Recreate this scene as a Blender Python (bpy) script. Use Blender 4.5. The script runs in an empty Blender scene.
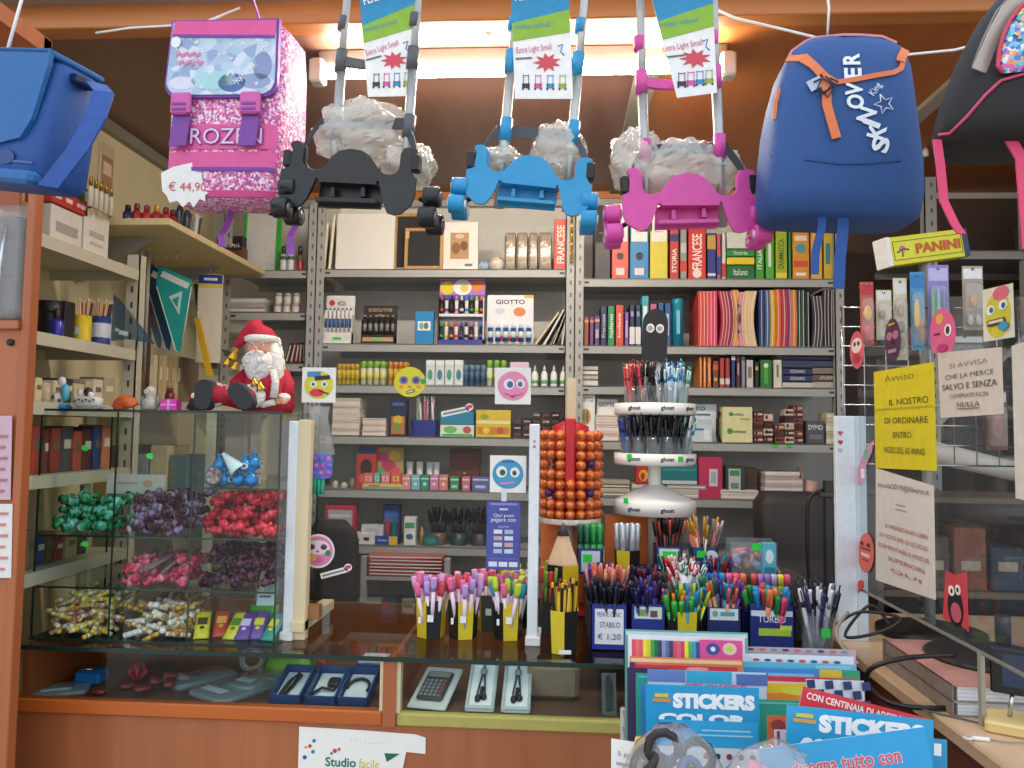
import bpy, math, random
from math import sin, cos
from mathutils import Vector, Matrix, Euler
RD = random.Random(11)
SC = bpy.context.scene
COL = SC.collection
PI = math.pi
MT, MR = Matrix.Translation, Matrix.Rotation
# camera
FPX = 769.0
EYE = Vector((0, 0, 1.52))
YAW, PITCH, ROLL = math.radians(3.57), math.radians(3.45), math.radians(0.8)
FW = Vector((-sin(YAW)*cos(PITCH), cos(YAW)*cos(PITCH), sin(PITCH)))
r0 = FW.cross(Vector((0, 0, 1))).normalized()
u0 = r0.cross(FW).normalized()
RT = (r0*cos(ROLL) + u0*sin(ROLL)).normalized()
UP = (u0*cos(ROLL) - r0*sin(ROLL)).normalized()
cam = bpy.data.cameras.new('camera')
cam.sensor_fit = 'HORIZONTAL'
cam.sensor_width = 36
cam.lens = FPX/1024*36
cam.clip_start = 0.05
camo = bpy.data.objects.new('camera', cam)
COL.objects.link(camo)
camo.matrix_world = Matrix(((RT.x, UP.x, -FW.x, EYE.x), (RT.y, UP.y, -FW.y, EYE.y), (RT.z, UP.z, -FW.z, EYE.z), (0, 0, 0, 1)))
SC.camera = camo
# world, light, exposure
w = bpy.data.worlds.new('daylight')
SC.world = w
w.use_nodes = True
nt = w.node_tree
bg = nt.nodes['Background']
tc = nt.nodes.new('ShaderNodeTexCoord')
sx = nt.nodes.new('ShaderNodeSeparateXYZ')
rp = nt.nodes.new('ShaderNodeValToRGB')
nt.links.new(tc.outputs['Generated'], sx.inputs[0])
nt.links.new(sx.outputs['Z'], rp.inputs[0])
nt.links.new(rp.outputs[0], bg.inputs[0])
rp.color_ramp.elements[0].position = 0.0
rp.color_ramp.elements[0].color = (.52, .51, .50, 1)
rp.color_ramp.elements[1].position = 0.55
rp.color_ramp.elements[1].color = (.74, .84, .95, 1)
e = rp.color_ramp.elements.new(0.12)
e.color = (.85, .88, .92, 1)
bg.inputs[1].default_value = 1.15
SC.view_settings.view_transform = 'Standard'
SC.view_settings.look = 'None'
SC.view_settings.gamma = 1
SC.view_settings.use_curve_mapping = False
SC.view_settings.exposure = 0.66
SC.cycles.max_bounces = 10
SC.cycles.transparent_max_bounces = 24
SC.cycles.caustics_reflective = False
SC.cycles.caustics_refractive = False
SC.cycles.sample_clamp_indirect = 4
SC.cycles.use_denoising = True

# geometry of the view: a point of the place seen along a line of sight
def ray(px, py):
    return FW*FPX + RT*(px-512) + UP*(384-py)
def W(px, py, Y):
    d = ray(px, py)
    return EYE + d*((Y-EYE.y)/d.y)
def WZ(px, py, Z):
    d = ray(px, py)
    return EYE + d*((Z-EYE.z)/d.z)
def WX(px, py, X):
    d = ray(px, py)
    return EYE + d*((X-EYE.x)/d.x)

# materials
def lin(h):
    h = h.lstrip('#')
    o = []
    for i in (0, 2, 4):
        c = int(h[i:i+2], 16)/255
        o.append(c/12.92 if c <= .04045 else ((c+.055)/1.055)**2.4)
    return tuple(o)
_mc = {}
def mat(h, r=.5, m=0.0, n=.07, ns=45, bump=0.0, coat=0.0):
    k = (h, r, m, n, ns, bump, coat)
    if k in _mc:
        return _mc[k]
    M_ = bpy.data.materials.new('m_'+h)
    M_.use_nodes = True
    t = M_.node_tree
    p = t.nodes['Principled BSDF']
    p.inputs['Roughness'].default_value = r
    p.inputs['Metallic'].default_value = m
    p.inputs['Coat Weight'].default_value = coat
    c = lin(h)
    tcn = t.nodes.new('ShaderNodeTexCoord')
    nz = t.nodes.new('ShaderNodeTexNoise')
    nz.inputs['Scale'].default_value = ns
    nz.inputs['Detail'].default_value = 3
    t.links.new(tcn.outputs['Object'], nz.inputs['Vector'])
    mx = t.nodes.new('ShaderNodeMix')
    mx.data_type = 'RGBA'
    mx.inputs[6].default_value = tuple(max(0, x*(1-2*n)) for x in c)+(1,)
    mx.inputs[7].default_value = tuple(min(1, x*(1+2*n)+.001) for x in c)+(1,)
    t.links.new(nz.outputs[0], mx.inputs[0])
    t.links.new(mx.outputs[2], p.inputs['Base Color'])
    if bump:
        b = t.nodes.new('ShaderNodeBump')
        b.inputs['Strength'].default_value = bump
        b.inputs['Distance'].default_value = .01
        t.links.new(nz.outputs[0], b.inputs['Height'])
        t.links.new(b.outputs[0], p.inputs['Normal'])
    _mc[k] = M_
    return M_
def wood(h1, h2, axis='Z', sc=6.0, r=.4):
    k = ('wood', h1, h2, axis, sc, r)
    if k in _mc:
        return _mc[k]
    M_ = bpy.data.materials.new('wood_'+h1)
    M_.use_nodes = True
    t = M_.node_tree
    p = t.nodes['Principled BSDF']
    p.inputs['Roughness'].default_value = r
    tcn = t.nodes.new('ShaderNodeTexCoord')
    mp = t.nodes.new('ShaderNodeMapping')
    s = [sc, sc, sc]
    s['XYZ'.index(axis)] = sc*.06
    mp.inputs['Scale'].default_value = s
    t.links.new(tcn.outputs['Object'], mp.inputs[0])
    nz = t.nodes.new('ShaderNodeTexNoise')
    nz.inputs['Scale'].default_value = 3.0
    nz.inputs['Detail'].default_value = 6
    nz.inputs['Distortion'].default_value = .6
    t.links.new(mp.outputs[0], nz.inputs['Vector'])
    cr = t.nodes.new('ShaderNodeValToRGB')
    cr.color_ramp.elements[0].position = .32
    cr.color_ramp.elements[0].color = lin(h1)+(1,)
    cr.color_ramp.elements[1].position = .68
    cr.color_ramp.elements[1].color = lin(h2)+(1,)
    t.links.new(nz.outputs[0], cr.inputs[0])
    t.links.new(cr.outputs[0], p.inputs['Base Color'])
    _mc[k] = M_
    return M_
def speck(cols, ns=60, r=.5, name='speckle'):
    k = (name, tuple(cols), ns, r)
    if k in _mc:
        return _mc[k]
    M_ = bpy.data.materials.new(name)
    M_.use_nodes = True
    t = M_.node_tree
    p = t.nodes['Principled BSDF']
    p.inputs['Roughness'].default_value = r
    tcn = t.nodes.new('ShaderNodeTexCoord')
    vz = t.nodes.new('ShaderNodeTexVoronoi')
    vz.inputs['Scale'].default_value = ns
    t.links.new(tcn.outputs['Object'], vz.inputs['Vector'])
    s = t.nodes.new('ShaderNodeSeparateColor')
    t.links.new(vz.outputs['Color'], s.inputs[0])
    cr = t.nodes.new('ShaderNodeValToRGB')
    cr.color_ramp.interpolation = 'CONSTANT'
    while len(cr.color_ramp.elements) < len(cols):
        cr.color_ramp.elements.new(.5)
    for i, c in enumerate(cols):
        cr.color_ramp.elements[i].position = i/len(cols)
        cr.color_ramp.elements[i].color = lin(c)+(1,)
    t.links.new(s.outputs[0], cr.inputs[0])
    t.links.new(cr.outputs[0], p.inputs['Base Color'])
    _mc[k] = M_
    return M_
def clear(name, tint='ffffff', body=0.0, bodycol='ffffff', ior=1.45, rough=.03, bump=0, boost=1.0):
    M_ = bpy.data.materials.new(name)
    M_.use_nodes = True
    t = M_.node_tree
    t.nodes.remove(t.nodes['Principled BSDF'])
    out = t.nodes['Material Output']
    tr = t.nodes.new('ShaderNodeBsdfTransparent')
    tr.inputs[0].default_value = lin(tint)+(1,)
    gl = t.nodes.new('ShaderNodeBsdfGlossy')
    gl.inputs['Roughness'].default_value = rough
    fr = t.nodes.new('ShaderNodeFresnel')
    fr.inputs[0].default_value = ior
    src = tr.outputs[0]
    if body:
        df = t.nodes.new('ShaderNodeBsdfDiffuse')
        df.inputs[0].default_value = lin(bodycol)+(1,)
        m0 = t.nodes.new('ShaderNodeMixShader')
        m0.inputs[0].default_value = body
        t.links.new(src, m0.inputs[1])
        t.links.new(df.outputs[0], m0.inputs[2])
        src = m0.outputs[0]
    mx = t.nodes.new('ShaderNodeMixShader')
    mu = t.nodes.new('ShaderNodeMath')
    mu.operation = 'MULTIPLY'
    mu.inputs[1].default_value = boost
    mu.use_clamp = True
    t.links.new(fr.outputs[0], mu.inputs[0])
    ge = t.nodes.new('ShaderNodeNewGeometry')   # a pane mirrors from its outer face only
    sb = t.nodes.new('ShaderNodeMath')
    sb.operation = 'SUBTRACT'
    sb.inputs[0].default_value = 1.0
    t.links.new(ge.outputs['Backfacing'], sb.inputs[1])
    m2 = t.nodes.new('ShaderNodeMath')
    m2.operation = 'MULTIPLY'
    t.links.new(mu.outputs[0], m2.inputs[0])
    t.links.new(sb.outputs[0], m2.inputs[1])
    t.links.new(m2.outputs[0], mx.inputs[0])
    t.links.new(src, mx.inputs[1])
    t.links.new(gl.outputs[0], mx.inputs[2])
    if bump:
        tcn = t.nodes.new('ShaderNodeTexCoord')
        nz = t.nodes.new('ShaderNodeTexNoise')
        nz.inputs['Scale'].default_value = 28
        nz.inputs['Detail'].default_value = 4
        t.links.new(tcn.outputs['Object'], nz.inputs['Vector'])
        b = t.nodes.new('ShaderNodeBump')
        b.inputs['Strength'].default_value = bump
        b.inputs['Distance'].default_value = .02
        t.links.new(nz.outputs[0], b.inputs['Height'])
        t.links.new(b.outputs[0], gl.inputs['Normal'])
        t.links.new(b.outputs[0], fr.inputs['Normal'])
    t.links.new(mx.outputs[0], out.inputs['Surface'])
    return M_
GLASS = clear('glass', 'f4faf8', ior=1.4)
PLEXI = clear('acrylic', 'f7fafa', ior=1.3)
PLEXIR = clear('acrylic_milky', 'e6eaea', body=.05, bodycol='c8d0d4', ior=1.45)  # clear acrylic with a little pale body colour mixed in
POT = clear('clear_plastic', 'f2f6f8', body=.10, bodycol='dfe8ec', ior=1.4)
FILM = clear('cellophane', 'f4f4f4', body=.16, bodycol='f0f0f0', ior=1.4, rough=.12, bump=.6, boost=1.6)
BAGM = clear('thin_bag_plastic', 'f6f4f0', body=.38, bodycol='f7f3ea', ior=1.45, rough=.15, bump=.5, boost=1.5)
EDGE = mat('16302a', .25)
def emit(h, s):
    k = ('emit', h, s)
    if k in _mc:
        return _mc[k]
    M_ = bpy.data.materials.new('lit_'+h)
    M_.use_nodes = True
    p = M_.node_tree.nodes['Principled BSDF']
    p.inputs['Base Color'].default_value = lin(h)+(1,)
    p.inputs['Emission Color'].default_value = lin(h)+(1,)
    p.inputs['Emission Strength'].default_value = s
    _mc[k] = M_
    return M_

# mesh builder
_tx = {}
def glyphs(body, bold):
    k = (body, bold)
    if k not in _tx:
        cu = bpy.data.curves.new('t', 'FONT')
        cu.body = body
        cu.offset = bold
        cu.resolution_u = 3
        cu.align_x = 'CENTER'
        o = bpy.data.objects.new('t', cu)
        COL.objects.link(o)
        dg = bpy.context.evaluated_depsgraph_get()
        dg.update()
        me = bpy.data.meshes.new_from_object(o.evaluated_get(dg))
        v = [(a.co.x, a.co.y) for a in me.vertices]
        f = [tuple(p.vertices) for p in me.polygons]
        bpy.data.objects.remove(o)
        bpy.data.curves.remove(cu)
        bpy.data.meshes.remove(me)
        x0 = min(a[0] for a in v); x1 = max(a[0] for a in v)
        y0 = min(a[1] for a in v); y1 = max(a[1] for a in v)
        _tx[k] = ([(a[0]-(x0+x1)/2, a[1]-(y0+y1)/2) for a in v], f, x1-x0, y1-y0)
    return _tx[k]
class MB:
    def __init__(s):
        s.v = []; s.f = []; s.mi = []; s.sm = []; s.mats = []
    def slot(s, m):
        if m not in s.mats:
            s.mats.append(m)
        return s.mats.index(m)
    def add(s, vs, fs, m, smooth=False, X=None):
        b = len(s.v)
        k = s.slot(m)
        for p in vs:
            p = Vector(p)
            s.v.append(X @ p if X else p)
        for f in fs:
            s.f.append(tuple(i+b for i in f)); s.mi.append(k); s.sm.append(smooth)
        return s
    def box(s, x0, y0, z0, x1, y1, z1, m, X=None, c=0.0):
        if x1 < x0: x0, x1 = x1, x0
        if y1 < y0: y0, y1 = y1, y0
        if z1 < z0: z0, z1 = z1, z0
        c = min(c, (x1-x0)*.45, (y1-y0)*.45, (z1-z0)*.45)
        if c <= 0:
            vs = [(x, y, z) for z in (z0, z1) for y in (y0, y1) for x in (x0, x1)]
            fs = [(0, 2, 3, 1), (4, 5, 7, 6), (0, 1, 5, 4), (2, 6, 7, 3), (0, 4, 6, 2), (1, 3, 7, 5)]
            return s.add(vs, fs, m, False, X)
        rings = []
        for z, i in ((z0, c), (z0+c, 0), (z1-c, 0), (z1, c)):
            a0, a1, b0, b1 = x0+i, x1-i, y0+i, y1-i
            rings.append([(a0+c, b0, z), (a1-c, b0, z), (a1, b0+c, z), (a1, b1-c, z), (a1-c, b1, z), (a0+c, b1, z), (a0, b1-c, z), (a0, b0+c, z)])
        return s.loft(rings, m, False, X)
    def loft(s, rings, m, smooth=True, X=None, cap=True, closed=True):
        n = len(rings[0])
        vs = [p for r in rings for p in r]
        fs = []
        for i in range(len(rings)-1):
            for j in range(n if closed else n-1):
                k = (j+1) % n
                fs.append((i*n+j, i*n+k, (i+1)*n+k, (i+1)*n+j))
        if cap and closed:
            fs.append(tuple(reversed(range(n))))
            fs.append(tuple(range((len(rings)-1)*n, len(rings)*n)))
        return s.add(vs, fs, m, smooth, X)
    def cyl(s, p0, p1, ra, rb=None, m=None, n=12, smooth=True, X=None, cap=True):
        rb = ra if rb is None else rb
        p0 = Vector(p0); p1 = Vector(p1)
        d = (p1-p0).normalized()
        a = d.orthogonal().normalized()
        b = d.cross(a)
        cs = [(cos(2*PI*i/n), sin(2*PI*i/n)) for i in range(n)]
        rings = [[p0+a*(x*ra)+b*(y*ra) for x, y in cs], [p1+a*(x*rb)+b*(y*rb) for x, y in cs]]
        return s.loft(rings, m, smooth, X, cap)
    def lathe(s, prof, m, n=20, smooth=True, X=None, c=(0, 0, 0), cap=True, sx=1, sy=1, a0=0):
        rings = [[(c[0]+r*sx*cos(2*PI*i/n+a0), c[1]+r*sy*sin(2*PI*i/n+a0), c[2]+z) for i in range(n)] for r, z in prof]
        return s.loft(rings, m, smooth, X, cap)
    def ball(s, c, r, m, nu=12, nv=8, X=None):
        if not hasattr(r, '__len__'):
            r = (r, r, r)
        rings = []
        for j in range(nv+1):
            t = -PI/2+PI*j/nv
            q = max(cos(t), .02)
            rings.append([(c[0]+r[0]*q*cos(2*PI*i/nu), c[1]+r[1]*q*sin(2*PI*i/nu), c[2]+r[2]*sin(t)) for i in range(nu)])
        return s.loft(rings, m, True, X)
    def tube(s, pts, r, m, n=8, X=None, flat=None):
        """round tube along pts, or a flat strip of half size flat=(a,b) with b along the given up"""
        pts = [Vector(p) for p in pts]
        rings = []
        a = None
        for i, p in enumerate(pts):
            d = (pts[min(i+1, len(pts)-1)]-pts[max(i-1, 0)]).normalized()
            if a is None:
                a = d.orthogonal().normalized()
            a = (a-d*a.dot(d))
            a = a.normalized() if a.length > 1e-6 else d.orthogonal().normalized()
            b = d.cross(a)
            rr = r[i] if hasattr(r, '__len__') else r
            rings.append([p+a*(rr*cos(2*PI*k/n))+b*(rr*sin(2*PI*k/n)) for k in range(n)])
        return s.loft(rings, m, True, X)
    def strap(s, pts, wv, t, m, X=None):
        """strap: pts centre line, wv half-width vector (or list), t thickness"""
        pts = [Vector(p) for p in pts]
        rings = []
        for i, p in enumerate(pts):
            d = (pts[min(i+1, len(pts)-1)]-pts[max(i-1, 0)]).normalized()
            wvv = Vector(wv[i] if isinstance(wv, list) else wv)
            nn = wvv.cross(d).normalized()*(t/2)
            rings.append([p-wvv-nn, p+wvv-nn, p+wvv+nn, p-wvv+nn])
        return s.loft(rings, m, False, X)
    def extr(s, poly, y0, y1, m, X=None, smooth=False):
        """polygon of (x,z) pulled from y0 to y1"""
        a = sum(poly[i][0]*poly[(i+1) % len(poly)][1]-poly[(i+1) % len(poly)][0]*poly[i][1] for i in range(len(poly)))
        if a < 0:
            poly = poly[::-1]
        n = len(poly)
        vs = [(x, y0, z) for x, z in poly]+[(x, y1, z) for x, z in poly]
        fs = [tuple(range(n)), tuple(reversed(range(n, 2*n)))]
        for i in range(n):
            k = (i+1) % n
            fs.append((k, i, n+i, n+k))
        return s.add(vs, fs, m, smooth, X)
    # printing on a surface that faces -y
    def rect(s, cx, cz, w, h, m, y=-.0008, ang=0, t=.0006):
        c, q = cos(ang), sin(ang)
        p = [(cx+a*c-b*q, cz+a*q+b*c) for a, b in ((-w/2, -h/2), (w/2, -h/2), (w/2, h/2), (-w/2, h/2))]
        return s.extr(p, y, y+t, m)
    def disc(s, cx, cz, rx, rz, m, y=-.0008, n=20, t=.0006):
        return s.extr([(cx+rx*cos(2*PI*i/n), cz+rz*sin(2*PI*i/n)) for i in range(n)], y, y+t, m)
    def text(s, body, cx, cz, w, h, m, y=-.0015, ang=0, bold=0.0, fn=None):
        v, f, tw, th = glyphs(body, bold)
        kx = w/tw
        kz = h/th if h else kx
        c, q = cos(ang), sin(ang)
        vs = []
        for a, b in v:
            a *= kx; b *= kz
            x, z = cx+a*c-b*q, cz+a*q+b*c
            vs.append((x, fn(x, z) if fn else y, z))
        return s.add(vs, f, m)
    def build(s, name, parent=None, loc=None, rot=None, scale=None):
        me = bpy.data.meshes.new(name)
        me.from_pydata([tuple(p) for p in s.v], [], s.f)
        for m in s.mats:
            me.materials.append(m)
        me.polygons.foreach_set('material_index', s.mi)
        me.polygons.foreach_set('use_smooth', s.sm)
        me.update()
        o = bpy.data.objects.new(name, me)
        COL.objects.link(o)
        if parent is not None:
            o.parent = parent
        if loc is not None: o.location = loc
        if rot is not None: o.rotation_euler = rot
        if scale is not None: o.scale = (scale,)*3 if not hasattr(scale, '__len__') else scale
        return o
def N():
    global m
    m = MB()
    return m
def tag(o, label, cat, group=None, kind=None):
    o['label'] = label
    o['category'] = cat
    if group: o['group'] = group
    if kind: o['kind'] = kind
    return o
def T(name, label, cat, loc, rz=0, rx=0, ry=0, group=None, scale=1):
    o = bpy.data.objects.new(name, None)
    o.empty_display_size = .02
    COL.objects.link(o)
    o.location = loc
    o.rotation_euler = (rx, ry, rz)
    o.scale = (scale,)*3
    return tag(o, label, cat, group)
def struct(name, mb):
    o = mb.build(name)
    o['kind'] = 'structure'
    return o
KIDS = {}
def dup(root, loc, rot=None, label=None, group=None, scale=None):
    r = root.copy()
    COL.objects.link(r)
    r.location = loc
    if rot is not None: r.rotation_euler = rot
    if scale is not None: r.scale = (scale,)*3
    if label: r['label'] = label
    if group: r['group'] = group
    for ch in root.children:
        c = ch.copy(); COL.objects.link(c); c.parent = r
        for g in ch.children:
            d = g.copy(); COL.objects.link(d); d.parent = c
    return r
def se(cx, cy, z, rx, ry, e=3.0, n=28):
    """superellipse ring"""
    out = []
    for i in range(n):
        t = 2*PI*i/n
        c, q = cos(t), sin(t)
        out.append((cx+rx*math.copysign(abs(c)**(2/e), c), cy+ry*math.copysign(abs(q)**(2/e), q), z))
    return out
def facey(levels):
    """front surface y(x,z) of a lofted body given as (z,cx,cy,rx,ry,e) from low to high"""
    def f(x, z, off=.002):
        L = levels
        if z <= L[0][0]: a = b = L[0]; t = 0
        elif z >= L[-1][0]: a = b = L[-1]; t = 0
        else:
            for i in range(len(L)-1):
                if L[i][0] <= z <= L[i+1][0]:
                    a, b = L[i], L[i+1]
                    t = (z-a[0])/(b[0]-a[0])
                    break
        cx, cy, rx, ry, e_ = [a[k]+(b[k]-a[k])*t for k in range(1, 6)]
        q = min(.98, abs((x-cx)/rx))
        return cy-ry*(1-q**e_)**(1/e_)-off
    return f
WHITE = mat('eeeeec', .55)
PAPER = mat('f2f0ea', .8, n=.02)
BLACK = mat('141416', .45)
DGREY = mat('3a3b3e', .5)
GREY = mat('8d8f90', .45)
STEEL = mat('a9aaa6', .4, n=.03)
CHROME = mat('c8ccd0', .2, 1.0)
SILVER = mat('b4b8bc', .3, .8)
GREENTAG = mat('2fd84a', .6)
RED = mat('c4202c', .45)
# == the setting
CEIL = 2.60
XL, XR, YB = -1.63, 2.15, 3.47
N().box(-2.6, -2.5, -.1, 3.2, 3.6, 0, mat('8f8a82', .6, n=.12, ns=6)); struct('floor', m)
CREAM = mat('e6dcb4', .7, n=.04, ns=8)
PALE = mat('dddbd4', .7, n=.03, ns=6)
N().box(XL-.1, 1.72, 0, XL, YB, CEIL+.06, CREAM); struct('wall_left', m)
N().box(XL-.1, YB, 0, XR+.1, YB+.1, CEIL+.06, PALE); struct('wall_back', m)
N().box(XR, 1.72, 0, XR+.1, YB, CEIL+.06, mat('6e5a4a', .7)); struct('wall_right', m)
BROWN = wood('735043', '7f5b4d', 'Y', 4, .35)
ORWOOD = wood('bb7238', 'c98448', 'X', 5, .4)
N()
m.box(XL-.1, 1.96, CEIL, .26, YB, CEIL+.06, BROWN)
m.box(.26, 1.96, CEIL, XR+.1, YB, CEIL+.06, wood('b0652f', 'bd7239', 'Y', 4, .45))
struct('ceiling', m)
N().box(.215, 1.98, CEIL-.012, .285, YB, CEIL, mat('8b8878', .6)); struct('trim_1', m)
N().box(XL, 1.96, CEIL-.04, XL+.03, YB, CEIL, mat('8d8a7e', .6)); struct('trim_2', m)
# front header beam under a grey metal profile
hz0, hz1 = W(500, 26, 1.93).z, W(500, 3, 1.93).z
N().box(XL-.1, 1.90, hz0, XR+.1, 1.96, CEIL+.06, ORWOOD, c=.003); struct('trim_3', m)
N().box(XL-.1, 1.84, hz1, XR+.1, 1.90, CEIL+.12, mat('a8a9a6', .45, .3)); struct('trim_4', m)
# back strip where ceiling meets the wall, wood above a pale rail
N(); zq = W(500, 207, YB-.02).z; m.box(XL, YB-.05, zq+.03, 1.2, YB-.001, zq+.085, ORWOOD); m.box(XL, YB-.04, zq, 1.2, YB-.001, zq+.03, STEEL); struct('trim_5', m)
# added back board, alcove dimness put into its brown; pale joint along the ceiling
N().box(1.2, YB-.012, 0, XR, YB-.001, CEIL-.03, mat('5e4e44', .7)); struct('trim_6', m)
N().box(1.165, 1.97, CEIL-.016, 1.215, YB-.06, CEIL, mat('b0a999', .6)); struct('trim_7', m)

# fluorescent fixture on the ceiling
fl = T('fluorescent_lamp', 'long ceiling batten lamp with one glowing tube', 'lamp', (W(520, 62, 2.13).x, 2.13, CEIL))
hw = (W(722, 62, 2.13).x-W(318, 62, 2.13).x)/2
N().box(-hw, -.03, -.045, hw, .05, 0, mat('8a8a86', .5), c=.004); m.build('housing', fl)
N().cyl((-hw+.03, -.03, -.075), (hw-.03, -.03, -.072), .012, None, emit('fff1dc', 95.0), 14); m.build('tube', fl)
for sx_ in (-1, 1):
    N().box(sx_*hw-.02, -.05, -.10, sx_*hw+.02, .0, -.03, mat('e4e2da', .5), c=.006); m.build('lamp_holder', fl)

# left wooden cabinet, its end facing the street
CW = wood('a25a34', 'ae653c', 'Z', 5, .4)
CWD = wood('9a4f26', 'a4582b', 'Z', 5, .4)
cab = T('wooden_cabinet', 'tall orange wood cabinet at the left edge with an open niche', 'cabinet', (W(34, 400, 1.73).x, 1.70, 0))
N().box(-.02, 0, 0, 0, .03, 2.44, CW, c=.002); m.build('side_panel', cab)
shz = W(10, 322, 1.72).z
N().box(-.5, .006, 0, -.02, .03, shz-.02, CW); m.build('front_panel', cab)
N().box(-.5, -.01, shz-.02, -.02, .03, shz, CW, c=.002); m.box(-.5, .03, shz-.02, -.13, .12, shz, CW); m.build('shelf', cab)
N().box(-.5, .12, shz, -.13, .13, 2.44, CWD); m.build('back_panel', cab)
N().box(-.5, -.25, 2.40, 0, .03, 2.44, CW); m.build('top_panel', cab)
N().cyl((-.045, .01, shz-.05), (-.045, .0, shz-.05), .008, None, BLACK, 10); m.build('lock', cab)

# plastic wrapped binder in the niche
p = W(14, 312, 1.72)
bw = T('wrapped_binder', 'dark ring binder in clear plastic standing in the orange cabinet niche', 'binder', (p.x-.012, 1.695, shz), scale=1.05)
N().box(-.055, .02, .004, .02, .07, .24, mat('5c5a5a', .5), c=.004); m.build('binder', bw)
N().loft([se(-.012, .045, z, .05+.003*sin(z*60), .035, 3.4, 24) for z in [.0, .03, .07, .11, .16, .2, .235, .262]], FILM); m.build('plastic_wrap', bw)
N().tube([(-.02, .015, .03), (-.018, .012, .12), (-.012, .015, .22)], .004, CHROME); m.build('spine_rail', bw)

# papers on the cabinet front
for (x, y0, y1, lab, tint) in ((8, 416, 500, 'mauve patterned card taped on the orange cabinet', 'c9a9b6'), (8, 504, 578, 'white notice paper taped low on the orange cabinet', 'dedad6')):
    a = W(x, y0, 1.70); b = W(x, y1, 1.70)
    k = T('taped_paper', lab, 'paper', (a.x-.012, 1.699, b.z), ry=math.radians(-2))
    N().box(-.05, -.001, 0, .030, 0, a.z-b.z, mat(tint, .8)); m.build('sheet', k)
    N()
    for q in range(6):
        m.rect(-.01+.006*(q % 2), .02+q*.025, .05, .006, mat('b56a7c' if tint[0] == 'c' else 'c9837c', .8), y=-.003)
    m.build('print', k)

# grey metal shelving along the back
YS = 3.10
def upright(mb, x, y, z0, z1, face=-1, wd=.036, X=None):
    """perforated angle post"""
    mb.box(x-wd/2, y, z0, x+wd/2, y+.004, z1, STEEL, X)
    mb.box(x-wd/2, y, z0, x-wd/2+.004, y+.036, z1, STEEL, X)
    z = z0+.02
    while z < z1-.02:
        mb.rect(x+.004, z, .007, .018, mat('5c5d5e'), y=y-.0008)
        z += .05
def shelf_board(mb, x0, x1, y0, y1, z, m_=None):
    m_ = m_ or STEEL
    mb.box(x0, y0, z-.034, x1, y0+.004, z, m_, c=.001)
    mb.box(x0, y0, z-.004, x1, y1, z, m_)
    mb.box(x0, y1-.004, z-.03, x1, y1, z, m_)
    for sx_ in (x0+.03, x1-.03):
        mb.rect(sx_, z-.017, .02, .009, DGREY, y=y0-.0008)
def sz(px, py):
    return W(px, py, YS).z
XA, XB, XC, XD = W(222, 300, YS).x, W(315, 300, YS).x, W(574, 330, YS).x, W(844, 330, YS).x
ZS0 = [sz(268, 270), sz(268, 312), sz(268, 363), 1.30, 1.0]
ZS1 = [sz(445, 269), sz(445, 344), sz(445, 385.5), sz(445, 437), sz(445, 491), sz(445, 547), .78]
ZS2 = [sz(710, 278.5), sz(710, 346), sz(710, 387), sz(710, 442.5), sz(710, 499), sz(710, 556), .78]
for nm, lab, x0, x1, ZS in (('metal_shelving', 'narrow grey metal shelf bay in the back corner behind the seated doll', XA, XB, ZS0),
                            ('metal_shelving', 'middle grey metal shelf bay holding blackboards and glue', XB, XC, ZS1),
                            ('metal_shelving', 'wide grey metal shelf bay holding ring binders and folders', XC, XD, ZS2)):
    t = T(nm, lab, 'shelving', ((x0+x1)/2, YS, 0), group='metal shelf bays along the back wall')
    hw_ = (x1-x0)/2
    for z in ZS:
        N(); shelf_board(m, -hw_+.02, hw_-.02, 0, .34, z); m.build('shelf', t)
    N().box(-hw_, .345, .1, hw_, .349, W(445, 204, YS).z, mat('dddcd6', .5)); m.build('back_panel', t)
    for sx_ in (-1, 1):
        N(); upright(m, sx_*hw_-sx_*.0185, -.006, 0, W(445, 204, YS).z if sx_ < 0 or x1 < XD else W(845, 150, YS).z); m.build('upright', t)

# metal shelving on the left wall
LX = -1.342
lz = [W(38, 333, 1.92).z, W(42, 237, 1.92).z]
lzs = [lz[1], lz[0], W(38, 402, 1.95).z, WX(80, 472, LX).z, 1.14]
LSH = mat('c4bfa8', .5, n=.03)
t = T('metal_shelving', 'cream metal shelf unit along the left wall behind the orange cabinet', 'shelving', (LX, 2.1, 0))
ly0, ly1 = 1.88, 2.34
for z in lzs:
    N()
    m.box(0, ly0-2.1, z-.034, .004, ly1-2.1, z, LSH); m.box(-.29, ly0-2.1, z-.004, 0, ly1-2.1, z, LSH)
    m.box(-.29, ly1-2.104, z-.034, 0, ly1-2.1, z, LSH)
    m.build('shelf', t)
for yy in (ly1,):
    N()
    m.box(-.036, yy-2.1, 0, .006, yy-2.096, lzs[0]+.05, LSH); m.box(.002, yy-2.1, 0, .006, yy-2.064, lzs[0]+.05, LSH)
    z = .5
    while z < lzs[0]:
        m.rect(-.016, z, .007, .02, DGREY, y=yy-2.1009); z += .05
    m.build('upright', t)
N().box(-.295, ly0-2.1, .9, -.291, ly1-2.1, lzs[0]+.02, mat('d8c98c', .6))
m.build('back_panel', t)
N()
for z in [1.45+.035*i for i in range(16)]:
    for y_ in [-.19+.03*i for i in range(14)]:
        m.box(-.291, y_, z, -.2895, y_+.013, z+.012, mat('8a7440', .7))
m.build('perforation', t)
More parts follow.
